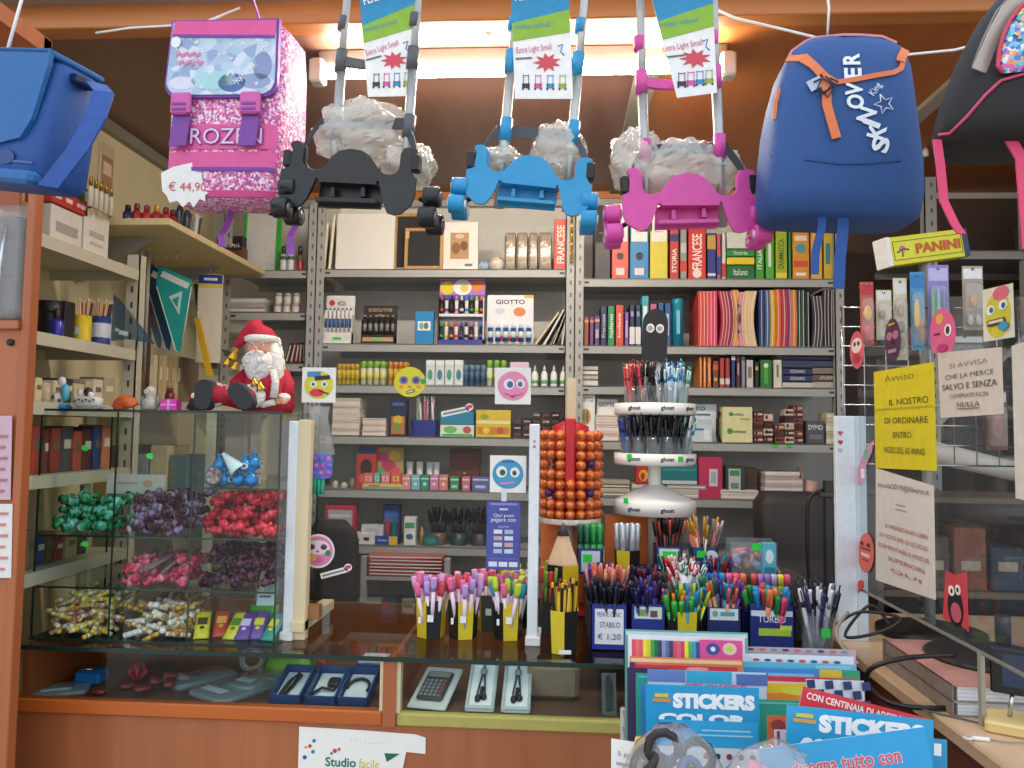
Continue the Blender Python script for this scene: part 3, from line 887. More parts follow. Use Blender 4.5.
for i, (c, lab) in enumerate((('e8909c', 'pale pink highlighter pack beside the eraser tray'), ('7ac4d0', 'sky blue highlighter pack on the fifth shelf'), ('2f9a7c', 'sea green highlighter pack on the fifth shelf'), ('d884b8', 'orchid highlighter pack on the fifth shelf'), ('e8887c', 'salmon highlighter pack on the fifth shelf'))):
    carton('highlighter_pack', lab, 'pack', 402+i*9.3, 410.6+i*9.3, 475, z, .05, c, (('r', .5, .75, .9, .08, 'f4f4f4'), ('d', .5, .4, .2, .12, 'f2e8e8')))
for i, (x, c) in enumerate(((409, 'e8e6e0'), (419, 'f0eee8'), (429, 'e0e2e4'), (436, 'ececec'))):
    N().lathe([(.012, 0), (.015, .055), (.0145, .055), (.0115, .004)], mat(c, .5), 16, cap=False); o = m.build('paper_cup', None, (W(x, 460, YI+.07).x, YI+.09, z+.055)); tag(o, 'white cup standing behind the highlighter packs', 'cup', 'white cups behind the highlighters')
carton('white_tray', 'low white box under the white cups', 'box', 404, 440, 475, z, .05, 'e6e4de', Y=YI+.065)
carton('leather_case', 'brown leather case at the back of the fifth shelf', 'case', 450, 480, 449, z, .04, mat('6a3a2e', .5, n=.2, ns=30), (('r', .5, .85, .9, .03, '8a5240'), ('d', .5, .4, .04, .03, 'b89a70')), Y=YI+.08)
for i, (x0, x1, c, lab) in enumerate(((450, 459, '3a9a6a', 'green marker pack in front of the leather case'), (462, 470, 'd87a8a', 'pink marker pack in front of the leather case'), (472, 489, '6a6fb0', 'violet marker pack left of the round blue face'))):
    carton('highlighter_pack', lab, 'pack', x0, x1, 477, z, .05, c, (('r', .5, .8, .9, .1, 'e8e8e8'), ('r', .5, .3, .6, .2, 'd0d0e0')))

# ---- sixth shelf
z = ZS1[5]+.001
carton('label_roll_pack', 'pink framed clear pack at the left end of the sixth shelf', 'pack', 325, 356, 505, z, .05, 'c23a54', (('r', .5, .62, .8, .5, 'b4b4bc'), ('r', .5, .72, .7, .08, 'd8d8dc'), ('r', .5, .5, .7, .05, '8a8a94')))
carton('tape_box', 'white box with red print on the sixth shelf', 'box', 347, 375, 533, z, .05, 'e9e6e0', (('r', .3, .4, .3, .2, 'd04848'), ('r', .7, .5, .2, .3, '3a3a40')), Y=YI-.012)
N().lathe([(.02, 0), (.032, .02), (.03, .045), (.012, .06)], mat('2e4436', .6, n=.2), 12); o = m.build('paint_tub', None, (W(367, 530, YI+.06).x, YI+.1, z)); tag(o, 'dark green tub at the back of the sixth shelf', 'tub')
carton('tape_box', 'navy and blue crayon box standing on the sixth shelf', 'box', 383, 400, 505, z, .04, '28406e', (('r', .5, .7, .8, .3, '3a6ab0'), ('r', .3, .4, .2, .5, 'b83a30'), ('r', .7, .4, .2, .5, '2f7a50')), Y=YI+.03)
carton('correction_pack', 'white clamshell pack on the sixth shelf', 'pack', 361, 383, 525, z+.022, .04, 'd8d8d4', (('d', .5, .5, .35, .3, 'c2c4c4'),))
carton('staple_box', 'small royal blue and yellow staple box on the sixth shelf', 'box', 374, 398, 536, z, .05, '2247a0', (('r', .8, .5, .36, .96, 'dcb934'), ('t', .35, .5, .4, .25, 'e8e8f0', 'staples')), Y=YI-.006)
carton('glue_tube_box', 'white and green box in the middle of the sixth shelf', 'box', 404, 416, 517, z, .04, 'e6e8df', (('r', .5, .7, .8, .2, '48a070'), ('d', .5, .3, .3, .1, '3a6aa0')))
N().lathe([(.009, 0), (.009, .05), (.004, .06), (.004, .07)], mat('b39a5a', .5), 12); o = m.build('ink_bottle', None, (W(421, 530, YI).x, YI+.02, z)); tag(o, 'slim ochre bottle on the sixth shelf', 'bottle')
carton('stapler_box', 'teal oval stapler box near the middle of the sixth shelf', 'box', 424, 438, 536, z, .04, '1f6a66', (('d', .5, .5, .4, .3, '3a8a84'),))



# red folders and low shelf under the sixth shelf
zf = W(405, 577, 3.0).z
t = T('side_table', 'low grey metal stand carrying red folders behind the counter', 'stand', (W(405, 577, 3.0).x, 3.0, 0))
hw_ = W(447, 577, 3.0).x-W(405, 577, 3.0).x
N().box(-hw_, 0, zf-.015, hw_, .095, zf, STEEL); m.build('tray', t)
N().box(-hw_, 0, zf-.24, hw_, .095, zf-.225, STEEL); m.build('shelf', t)
for sx_ in (-1, 1):
    N().box(sx_*hw_-.012, -.002, 0, sx_*hw_+.012, .03, zf+.075, STEEL, c=.002); m.build('leg', t)
for i, c in enumerate(('a8463c', 'b85a50', '8e3a34', 'c0645c', 'b04a48', 'c87468')):
    N()
    h_ = .0125
    pts = [(-hw_+.018, 0), (0, -.002), (hw_-.018, .003), (hw_-.018, h_-.002), (0, h_-.004), (-hw_+.018, h_-.001)]
    m.extr(pts, .0, .09, mat(c, .6)); m.extr([(-hw_+.024, .004), (hw_-.024, .005), (hw_-.024, h_-.004), (-hw_+.024, h_-.004)], -.0006, .01, PAPER)
    o = m.build('paper_folder', None, (t.location.x, 3.0, zf+.003+i*.0132), (0, 0, RD.uniform(-.02, .02))); tag(o, 'red card folder in the flat pile behind the counter', 'folder', 'red folders in the flat pile')
for i, c in enumerate(('27406c', '1f3358', '304c7c', '27406c')):
    N().box(-hw_*.85, 0, 0, hw_*.85, .09, .022, mat(c, .5), c=.004); m.box(-hw_*.8, -.001, .006, hw_*.8, 0, .016, PAPER); o = m.build('ring_binder', None, (t.location.x, 3.0, zf-.224+i*.0226)); tag(o, 'navy binder lying under the red folder pile', 'binder', 'navy binders under the red folders')
# office chair behind the counter
cx_ = W(327, 560, 2.74)
zt = W(327, 521, 2.74).z
t = T('office_chair', 'black padded office chair behind the counter', 'chair', (cx_.x, 2.76, 0))
N()
prof = []
for q in range(11):
    u = q/10
    zz = zt-.46+.46*u
    rr = .105*(1-.12*(1-u)) * (1 if u < .82 else math.sqrt(max(.04, 1-((u-.82)/.18)**2*.75)))
    prof.append(se(0, .03*sin(u*2.5), zz, rr, .022, 3.5, 24))
m.loft(prof, mat('2c2826', .7, bump=.2)); m.build('backrest', t)
N().loft([se(0, .16, zz, a, b, 3.5, 24) for zz, a, b in ((.44, .12, .15), (.46, .14, .17), (.5, .14, .17), (.515, .12, .15))], mat('2a2725', .7)); m.build('seat', t)
N().tube([(0, .04, zt-.3), (0, .06, .6), (0, .1, .47), (0, .16, .45)], .014, BLACK); m.build('back_bar', t)
N().cyl((0, .16, .1), (0, .16, .45), .022, None, BLACK); m.build('column', t)
for i in range(5):
    a = i*2*PI/5
    N().tube([(0, .16, .11), (.12*cos(a), .16+.12*sin(a), .07)], .014, BLACK); m.ball((.13*cos(a), .16+.13*sin(a), .025), .025, BLACK, 10, 6); m.build('leg', t)
# == right bay
# ---- binders and books on the top shelf
z = ZS2[0]+.001
def lever_arch(lab, x0, x1, yt, spine, lower, hole=True):
    l, w_, h_ = spot(x0, x1, yt, z)
    w_ -= .002
    t = T('lever_arch_binder', lab, 'binder', l, group='lever arch binders on the top shelf')
    cv = mat(lower, .4)
    N().box(-w_/2, 0, 0, w_/2, .006, h_, cv, c=.002); m.box(-w_/2, .006, 0, -w_/2+.004, .24, h_, mat('1c1c1e', .5)); m.box(w_/2-.004, .006, 0, w_/2, .24, h_, mat('1c1c1e', .5)); m.box(-w_/2+.004, .2, .002, w_/2-.004, .236, h_-.01, PAPER); m.build('cover', t)
    N()
    m.rect(0, h_*.74, w_*.86, h_*.5, mat(spine, .6)); m.rect(0, h_*.62, w_*.5, .003, mat('c87a6a', .6), y=-.0013)
    if hole: m.rect(0, h_*.1, w_*.5, h_*.09, mat('e8d8d4', .6), y=-.001)
    m.build('spine_label', t)
    if hole:
        N().disc(0, h_*.30, w_*.17, w_*.19, BLACK, y=-.0012); m.build('finger_hole', t)
        N().lathe([(w_*.17, 0), (w_*.21, .001), (w_*.21, .002), (w_*.17, .003)], CHROME, 20, X=MT((0, -.003, h_*.30)) @ MR(-PI/2, 4, 'X'), cap=False); m.build('ring', t)
lever_arch('plain black lever arch binder at the left end of the row', 595, 611, 205, '1c1c1e', '18181a', False)
lever_arch('red lever arch binder with a white upper spine label', 612, 629, 203, 'f2efec', 'd8564a')
lever_arch('blue lever arch binder with a white upper spine label', 630, 649, 203, 'f0f0ee', '2d86c0')
lever_arch('yellow edged binder with a tall white spine', 650, 668, 203, 'efece6', 'dccb3c', False)
G = 'books on the top shelf right of the binders'
book('red and grey book with dark heading right of the yellow binder', 669.5, 679, 226, z, 'c9423c', (('r', .78, .9, .14, '39407a'), ('t', .35, .5, .45, 'f2e8e0', 'STORIA')), group=G)
book('grey and red book right of the red and grey one', 680, 687, 227, z, '9a9a94', (('r', .25, .95, .2, 'd04a40'), ('r', .6, .8, .2, 'c8c8c0')), group=G)
book('wide bright red French dictionary in the middle of the top shelf', 688, 706, 222, z, 'd8392f', (('r', .92, .95, .05, '8a2420'), ('t', .48, .55, .62, 'f4e6dc', 'FRANCESE'), ('d', .1, .25, .25, 'f0e0d8')), group=G)
book('navy book with an ochre band under the pink trolley', 707, 716, 233, z, '2a3f86', (('r', .8, .95, .3, 'c8a050'), ('r', .1, .9, .06, 'd8d8d8')), group=G)
book('slim pink and blue book next to the navy one', 716.5, 721, 234, z, 'c85a7a', (('r', .3, .9, .4, '3a4a9a'),), group=G)
book('slim white and red book left of the green pile', 721.5, 726, 234, z, 'd8d4cc', (('r', .2, .9, .3, 'c84038'),), group=G)
zt_ = z
for (c, y0, y1, lab, tx) in (('1f6a35', 262, 276.5, 'lower green book of the flat pile on the top shelf', 'Italiano'), ('e4cf28', 254, 262, 'yellow book in the flat pile between green ones', None), ('2b8a3a', 246, 254, 'upper green book of the flat pile on the top shelf', 'Storia'), ('d9d9cc', 228, 246, 'white covered book on top of the green pile', None)):
    zt_ = flat(lab, 727, 754, y0, y1, c, z=zt_, txt=tx)
for (x0, x1, yt, c, pr, lab) in ((755, 764, 229, '3f9a35', (('t', .5, .5, .6, 'e8f0e0', 'ITALIANO'),), 'green Italian book right of the flat pile'),
                                (765, 774, 229, '55b03c', (('r', .5, .3, .5, 'e0ecd8'),), 'light green book with a pale stripe'),
                                (775, 787, 229, 'a9b92c', (('t', .5, .5, .6, '3f6a20', 'GRAMMATICA'), ('r', .08, .9, .1, 'e0d84a')), 'yellow green book with dark spine letters'),
                                (788, 791, 229, '2f8a4a', (), 'thin green book beside the orange one'),
                                (792, 809, 228, 'e49a28', (('r', .8, .7, .1, 'f0e8d8'), ('d', .6, .3, .3, '5aa0b0'), ('r', .3, .8, .12, 'd85a40'), ('r', .1, .6, .06, 'f4f0e0')), 'wide orange book behind the blue straps'),
                                (810, 822, 228, 'e6b04a', (('r', .5, .6, .3, 'f0e0b0'),), 'pale orange book between the blue straps'),
                                (823, 832, 228, 'd8b838', (('r', .5, .5, .4, '3a80a0'),), 'mustard book with a blue band'),
                                (833, 843, 226, '2d8f9a', (('r', .75, .8, .12, 'e8f0f0'), ('r', .4, .8, .2, '185a70')), 'teal book at the right end of the top shelf')):
    book(lab, x0, x1, yt, z, c, pr, group=G)
# ---- second shelf
z = ZS2[1]+.001
carton('tall_box', 'cyan and red tall box at the left end of the second right shelf', 'box', 576, 583.5, 297, z, .05, '2f9cb4', (('r', .5, .12, .98, .24, 'cf3b36'), ('r', .5, .75, .6, .3, 'e4ecec'), ('t', .5, .5, .5, .1, 'f0f0f0', 'ABC', PI/2)))
G = 'small books on the second right shelf'
for (x0, x1, yt, c, pr, lab) in ((584, 589, 317, 'a8543c', (('r', .85, .9, .1, 'e0a080'),), 'little brown pocket book beside the cyan and red box'),
                                (589.5, 594, 317, '6a4a86', (('r', .85, .9, .1, 'd88a70'),), 'little violet pocket book next to the brown one'),
                                (594.5, 600, 316, '5a4a7c', (('r', .85, .9, .1, 'e09a80'), ('r', .4, .6, .3, 'c0b0c0')), 'little plum pocket book third from the cyan box'),
                                (600.5, 607, 306, '34365c', (('t', .5, .5, .6, 'c8c8d8', 'Francese'),), 'dark indigo dictionary among the small books'),
                                (607.5, 615, 306, '2f8a58', (('t', .5, .5, .6, 'd8ecd8', 'Italiano'),), 'green dictionary among the small books'),
                                (615.5, 624, 305, 'd2553f', (('t', .5, .5, .6, 'f4dcd0', 'Inglese'),), 'coral red dictionary among the small books'),
                                (624.5, 629, 312, '8a5aa4', (('r', .5, .5, .5, 'c8a8d8'),), 'slim purple book right of the coral dictionary'),
                                (629.5, 635, 305, '23304e', (('r', .25, .98, .42, 'e2e2e0'), ('r', .78, .5, .12, '8aa0c8')), 'navy and white book left of the ghost sign'),
                                (635.5, 641, 305, '26365a', (('r', .25, .98, .42, 'e6e4e0'), ('r', .78, .5, .12, '90a4c8')), 'second navy and white book left of the ghost sign'),
                                (641.5, 649, 296, '4aa8b8', (('r', .5, .5, .6, 'e8f4f4'),), 'tall pale teal book behind the ghost sign'),
                                (650, 657, 304, 'c06a84', (), 'rose book behind the ghost sign'),
                                (658, 664, 303, '37609a', (('t', .5, .5, .6, 'a8c0e0', 'Tedesco'),), 'blue book right of the ghost sign'),
                                (664.5, 671, 303, '2f5a94', (('r', .5, .4, .5, 'b0c8e4'),), 'second blue book right of the ghost sign')):
    book(lab, x0, x1, yt, z, c, pr, d=.14, group=G)
l, w_, h_ = spot(672.5, 684, 298, z)
N().lathe([(w_/2, 0), (w_/2, h_*.86), (w_*.52, h_*.87), (w_*.52, h_*.98), (w_*.45, h_)], mat('218aa6', .35), 18, c=(0, w_/2, 0)); m.rect(0, h_*.5, w_*.3, h_*.5, mat('7cc4d4', .5), y=-.0012); o = m.build('tube_case', None, l); tag(o, 'turquoise round tube case beside the coloured folders', 'tube')
# bent plastic folders
def folder(lab, x0, x1, yt, c, bend, z=z, Y=YI, group='coloured folders on the second right shelf'):
    l, w_, h_ = spot(x0, x1, yt, z, Y)
    n = 9
    L = []; R_ = []
    for i in range(n+1):
        u = i/n
        q = bend*sin(PI*u)
        L.append((-w_/2+q, u*h_)); R_.append((w_/2+q, u*h_))
    N().extr(L+R_[::-1], 0, .22, mat(c, .45))
    t = T('plastic_folder', lab, 'folder', l, group=group)
    m.build('cover', t)
    N()
    k = max(1, int(w_/.006))
    for j in range(k):
        off = -w_/2+w_*(j+.5)/k
        m.extr([(a+off+w_/2-.0009, b) for a, b in L]+[(a+off+w_/2+.0009, b) for a, b in L[::-1]], -.001, .0, mat('f0e0d8' if j % 2 else c, .6))
    m.build('edges', t)
for (x0, x1, yt, c, b, lab) in ((698, 708, 291, 'd8493c', .002, 'red plastic folder first in the row of coloured folders'), (708.5, 717, 291, 'e0456c', .0, 'hot pink plastic folder next to the red one'),
                               (718, 727, 291, 'b42f48', .014, 'crimson bent folder next to the hot pink one'), (727.5, 731, 291, '8f2a50', .014, 'thin maroon bent folder beside the crimson one'), (731.5, 738, 290, 'e09a4c', .012, 'orange bent folder before the pale ones'),
                               (739, 745, 292, 'dc8c9c', -.010, 'dusty pink folder bowed to the left'), (745.5, 752, 291, 'e2c48c', -.012, 'cream folder bowed to the left'), (752.5, 757, 291, 'e4c9a0', -.014, 'pale tan folder bowed to the left'),
                               (759, 764, 290, '263a6c', .0, 'navy folder between the pale and bright ones'), (764.5, 769, 290, '46689c', .003, 'steel blue folder next to the navy one'), (769.5, 774, 290, 'dcb634', .004, 'golden yellow folder right of the steel blue one'),
                               (774.5, 780, 289, 'e4722a', .004, 'bright orange folder right of the golden yellow one'), (780.5, 786, 289, 'c43a50', .005, 'raspberry folder between bright orange and plum ones'), (786.5, 790, 289, '8c3a78', .005, 'plum folder right of the raspberry one'), (790.5, 796, 290, 'e0853a', .003, 'light orange folder before the dark ones'),
                               (797, 800, 290, '1c4a34', .0, 'dark green thin folder right of the orange ones'), (801, 804, 290, '2a6a48', .0, 'green thin folder beside the dark green one'), (805, 809, 292, '20242c', .0, 'black thin folder right of the green ones'),
                               (811, 822, 296, '3a3b40', .008, 'charcoal wavy folder near the dark end of the row'), (823, 842, 290, '2a2324', -.002, 'wide blackish folder at the right end of the shelf')):
    folder(lab, x0, x1, yt, c, b)
# ---- third shelf
z = ZS2[2]+.001
hq = z
for i, (y0, y1, c) in enumerate(((381, 387, 'd8d4cc'), (376, 381, 'b8b4ac'), (371.5, 376, 'e0dcd4'), (367, 371.5, 'c4beb4'))):
    hq = flat('disc case in the small flat pile on the third right shelf', 577, 598, y0, y1, c, name='disc_case', d=.13, cat='case', group='disc cases on the third right shelf', z=hq)
for i, (y0, y1, c) in enumerate(((376, 387, 'dad6ca'), (370, 376, 'c2bcae'), (364, 370, 'e4e0d8'))):
    hq = flat('cream pad in the pile left of the pen tower', 626, 650, y0, y1, c, name='notepad', d=.13, cat='notepad', group='cream pads behind the pen tower', z=z if i == 0 else hq)
G = 'upright books on the third right shelf'
for (x0, x1, yt, c, pr, lab) in ((699, 702.5, 357, 'd8803c', (('r', .5, .3, .7, 'e8b080'),), 'thin orange book first on the third right shelf'), (703, 706.5, 357, 'e08a44', (('r', .5, .3, .7, 'f0c090'),), 'thin orange book second on the third right shelf'), (707, 711.5, 357, 'd6783a', (('r', .5, .3, .6, 'e8b888'),), 'thin orange book third on the third right shelf'),
                                (712.5, 718.5, 361, '7a4a38', (('r', .75, .9, .2, 'd06030'), ('d', .3, .3, 'e0b08a')), 'brown book with an orange top band'), (719.5, 724.5, 358, 'b4433a', (('r', .2, .9, .2, 'e0d4c8'),), 'red book with a white foot label left one'), (725, 730, 358, 'ac3c36', (('r', .2, .9, .2, 'e0d4c8'),), 'red book with a white foot label right one'),
                                (731, 735.5, 355, '2e3f74', (('r', .9, .9, .12, 'd8d8e0'),), 'navy book with a white head band'), (736, 740.5, 357, '5a2f3c', (('r', .6, .4, .4, 'c09098'),), 'wine coloured slim book right of the navy one'), (741, 745.5, 357, '8e939a', (('r', .92, .6, .08, '3a3f48'),), 'grey slim book right of the wine coloured one'),
                                (746, 753.5, 360, 'd2d0c8', (('r', .55, .5, .4, '7a7a78'),), 'white book left of the black slim one'), (754.5, 759, 362, '2a2a2a', (('r', .75, .6, .15, 'd0b050'),), 'black slim book with a gold head'), (760, 772, 360, '2f7a2e', (('r', .5, .3, .7, '5aa84a'), ('d', .8, .2, 'e0e8d0')), 'green thick book on the third right shelf'),
                                (773, 782, 360, 'dcd8c8', (('r', .6, .25, .45, '6a8a50'),), 'cream book beside the stacked dark books')):
    book(lab, x0, x1, yt, z, c, pr, d=.14, group=G)
hq = z
for (y0, y1, c, tx) in ((381, 387, 'cfcac2', None), (374, 381, '2b3564', 'DIZIONARIO'), (367, 374, '252e58', 'DIZIONARIO'), (359, 367, '3a3f5e', None), (351, 359, '26284a', None)):
    hq = flat('dark blue dictionary in the left pile at the right end of the third shelf' if c[0] != 'c' else 'pale book at the foot of the dark dictionary pile', 783, 812, y0, y1, c, z=hq, group='dark books piled on the third right shelf' if c[0] != 'c' else None, txt=tx)
hq = z
for (y0, y1, c, tx) in ((380, 387, 'b9b2a8', None), (373, 380, '6d5a4a', 'ATLANTE'), (366, 373, '8a8078', None), (359, 366, '3c4660', None), (352, 359, '2a2d44', None)):
    hq = flat('book in the worn brown pile at the far right end of the third shelf', 813, 841, y0, y1, c, z=hq, group='worn books at the far right end', txt=tx)
# ---- fourth shelf
z = ZS2[3]+.001
carton('crayon_box', 'white crayon box with a round coloured picture behind the lollipops', 'box', 577, 595, 393, z, .03, 'ecebe6', (('t', .5, .86, .8, .09, '3a3a3e', 'GIOTTO'), ('d', .5, .5, .27, .17, 'b8a870'), ('d', .42, .5, .08, .15, '70a048'), ('d', .58, .5, .08, .15, 'b85040'), ('r', .5, .1, .6, .04, '8a8a90')))
carton('crayon_box', 'white crayon box with bold lettering beside the pen tower', 'box', 597, 617, 399, z+.055, .03, 'e6e6e4', (('t', .5, .8, .85, .16, '32343c', 'GIOTTO'), ('r', .5, .4, .6, .1, 'b0bcc4')), Y=YI+.03)
stack(596, 619, 414, z, 6, ('e8d8cc', 'e0c8bc', 'ece0d8'), 'small pinkish box in the stack left of the pen tower', 'pinkish boxes left of the tower', 'eraser_box', cat='box')
carton('crayon_box', 'large white crayon box behind the right side of the pen tower', 'box', 676, 716, 404, z, .04, 'dce2e6', (('t', .38, .88, .7, .1, '3a4650', 'GIOTTO'), ('r', .5, .72, .7, .05, '3a7090'), ('r', .7, .35, .35, .5, 'c0ccd4'), ('d', .3, .4, .15, .15, 'd8c0a0')), Y=YI+.05)
carton('crayon_box', 'blue white pack lying between tower and cream box', 'box', 684, 712, 424, z, .03, 'ccd8de', (('r', .4, .7, .6, .12, '3a80a0'), ('r', .8, .4, .2, .5, 'e8eef0')), Y=YI)
N().tube([(0, 0, 0), (-.012, 0, .03), (-.012, .0, .09), (-.004, 0, .12)], .006, BLACK); o = m.build('rolled_band', None, (W(722, 430, YI).x, YI+.03, z)); tag(o, 'curved black band beside the cream crayon box', 'band')
carton('crayon_box', 'cream crayon box printed twice with green lettering', 'box', 723, 752, 407, z, .07, 'e6dfa8', (('t', .45, .78, .5, .1, '3f7a2c', 'giotto'), ('d', .28, .8, .07, .06, '3f9a3c'), ('t', .5, .3, .55, .1, '3f7a2c', 'giotto'), ('d', .24, .32, .09, .08, '3f9a3c'), ('r', .75, .66, .3, .04, 'b8a848')))
for i, (x0, n, yt) in enumerate(((754, 5, 411), (764, 4, 414), (775, 3, 424), (785, 5, 409), (794, 6, 405))):
    hh = (W(x0+4, yt, YI).z-z)/n
    for j in range(n):
        N().box(-.0185, 0, 0, .0185, .07, hh-.0008, mat(('5c2c24', '442620', '8a4a3a', 'd8c4ae')[(i+j*2) % 4], .5), c=.002); m.rect(.0, hh*.5, .03, hh*.3, mat(('d8c4ae', 'c8b09a', '2c1c1a', '5c2c24')[(i+j) % 4], .6)); m.rect(-.008, hh*.55, .008, hh*.5, mat('2a1a18', .6), y=-.0014)
        o = m.build('card_box', None, (W(x0+4.8, 430, YI).x, YI+RD.uniform(0, .006), z+j*hh), (0, 0, RD.uniform(-.03, .03))); tag(o, 'small brown and tan card box stacked on the fourth right shelf', 'box', 'brown card boxes on the fourth right shelf')
carton('ink_cartridge_box', 'dark grey box with white lettering right of the brown stacks', 'box', 807, 824, 421, z, .05, '56565a', (('t', .5, .72, .8, .22, 'e6e6e6', 'DYMO'), ('r', .5, .3, .7, .2, '7a7a80')))
stack(827, 842, 413, z, 5, ('e2d8b8', 'd8cda8', 'e8e0c8'), 'cream box stacked at the right end of the fourth right shelf', 'cream boxes at the shelf end', 'label_box', cat='box', d=.09)
for x in (775, 789):
    p = W(x, 445, YS)
    N().box(-.011, -.003, 0, .011, -.0008, .011, GREENTAG); o = m.build('price_sticker', None, (p.x, YS, z-.016)); tag(o, 'green price sticker on the fourth right shelf edge, ' + ('nearer the cream crayon box' if x == 775 else 'under the grey lettered box'), 'sticker')
# ---- fifth shelf
z = ZS2[4]+.001
stack(600, 630, 480, z, 4, ('8a8880', 'c8c0a8', '6a6a66', 'b0a890'), 'grey and tan pad in the flat pile behind the tower foot', 'grey pads behind the tower foot', d=.14)
stack(632, 652, 484, z, 3, ('d8c8b8', 'b0a498', 'd8d0c4'), 'beige pad under the small red box', 'beige pads under the red box', d=.14)
carton('small_box', 'small red box with a yellow mark left of the tower column', 'box', 636, 651, 465, W(640, 484, YI).z+.001, .05, 'c2352c', (('d', .5, .45, .3, .3, 'e8b83a'), ('d', .45, .4, .15, .2, 'c2352c')))
stack(667, 705, 485, z, 3, ('c9bcb4', 'e2dcd4', 'a89c94'), 'pale pad under the teal box', 'pale pads under the teal box', d=.14)
carton('clip_box', 'long teal box lying on pale pads', 'box', 662, 697, 465, W(680, 485, YI).z+.001, .06, '1f7a80', (('r', .5, .12, .96, .18, 'c8d8d8'), ('r', .5, .75, .9, .1, '3a9aa0')))
carton('notebook_box', 'magenta box with a small white window on the fifth right shelf', 'box', 699, 722, 457, z, .04, 'c22f5a', (('r', .62, .5, .35, .42, 'd8d0d4'), ('r', .62, .5, .22, .26, 'a8b8c8')))
carton('glue_box', 'dark box with a white and green label beside the magenta box', 'box', 726, 745, 466, z+.018, .05, '3b3f40', (('r', .45, .5, .6, .8, 'c4ccc6'), ('r', .45, .75, .5, .2, '3f9a5a'), ('r', .45, .3, .4, .2, '7a8a88')))
carton('storage_box', 'dark brown open carton behind the white and green label box', 'box', 738, 757, 468, z+.018, .06, '4a3a2e', Y=YI+.04)
stack(722, 758, 490, z, 2, ('d8d0c8', 'e4dcd4'), 'wide pale pad lying under the labelled dark box', 'wide pale pads', d=.15, Y=YI-.01)
stack(766, 802, 472, z, 7, ('e4d4ca', 'd8bcb4', 'ece4de', 'cfc0b8'), 'pink edged notebook in the flat pile at the right of the fifth shelf', 'pink edged notebooks', 'notebook', d=.15, cat='notebook')
N().lathe([(.02, 0), (.03, .07), (.029, .07), (.019, .005)], mat('d8a49c', .5), 18, X=MR(.15, 4, 'Y'), cap=False); o = m.build('pink_cup', None, (W(812, 480, YI).x, YI+.04, z+.005)); tag(o, 'pink cone shaped cup on the fifth right shelf', 'cup')
N().lathe([(.005, 0), (.026, .004), (.026, .010), (.005, .014)], mat('9a6a68', .5), 18, X=MT((0, .02, .03)) @ MR(PI/2, 4, 'Y')); o = m.build('tape_roll', None, (W(799, 470, YI).x, YI, z+.075)); tag(o, 'mauve tape roll standing on the pink edged notebooks', 'tape')
# ---- back narrow bay
z = ZS0[0]+.001
l, w_, h_ = spot(243, 283, 186, z, YI+.05)
t = T('whiteboard', 'white board in a bright green frame on the corner shelf', 'whiteboard', l, rx=-.04)
N()
for (a, b, c_, d_) in ((-w_/2, 0, -w_/2+.014, h_), (w_/2-.02, 0, w_/2, h_), (-w_/2+.014, 0, w_/2-.02, .014), (-w_/2+.014, h_-.014, w_/2-.02, h_)):
    m.box(a, 0, b, c_, .014, d_, mat('35b03c', .4), c=.002)
m.build('frame', t)
N().box(-w_/2+.013, .005, .013, w_/2-.019, .01, h_-.013, mat('dcdcd8', .35)); m.build('panel', t)
N().disc(w_*.22, h_*.72, .02, .02, BLACK, y=.003); m.disc(w_*.25, h_*.76, .008, .008, WHITE, y=.002); m.build('print', t)
carton('chalk_box', 'narrow black box lettered in white standing before the corner white board', 'box', 216, 244, 236, z+.035, .04, '1d1d20', (('t', .55, .5, .7, .4, 'e0e0e0', 'LAVAGNA'),), Y=YI-.02)
carton('chalk_box', 'orange box with dark top under the black lettered box', 'box', 216, 244, 247, z, .05, '6b4028', (('r', .6, .4, .5, .4, 'd07a3a'), ('r', .5, .9, .9, .12, '282020')), Y=YI-.03)
for i, (x, c, k) in enumerate(((283.5, 'c8ccd0', '2a2f38'), (291, 'd0d2d4', '30343a'), (300, '9a2c30', '26262a'))):
    N().lathe([(.013, 0), (.014, .005), (.014, .06), (.008, .07)], mat(c, .3), 14); m.lathe([(.0145, .045), (.0145, .06)], mat('4a6a50', .5), 14); m.lathe([(.009, .07), (.009, .1), (.006, .105)], mat(k, .4), 12)
    o = m.build('ink_bottle', None, (W(x, 260, YI).x, YI, z)); tag(o, ('grey dark capped bottle right beside the green frame', 'grey dark capped bottle between its twin and the red one', 'red dark capped bottle next to the shelf post')[i], 'bottle')
z = ZS0[1]+.001
for row in range(2):
    for i in range(3):
        t = T('glass_jar', 'little lidded jar in the double stack above the seated doll', 'jar', (W(277+i*9, 300, YI).x, YI+.01+.01*row, z+row*.042), group='little jars above the doll')
        N().lathe([(.0145, 0), (.0155, .004), (.0155, .026), (.012, .028)], mat('d6cdbf', .4), 14); m.build('jar', t)
        N().lathe([(.0135, .028), (.0135, .040), (.012, .041)], mat('b6aeb0', .3), 14); m.build('lid', t)
stack(226, 266, 298, z, 3, ('b8b4b4', 'a8a4a8', 'c8c4c4'), 'grey case in the low pile under the corner white board', 'grey cases in the corner bay', 'disc_case', d=.1, cat='case')
z = ZS0[2]+.001
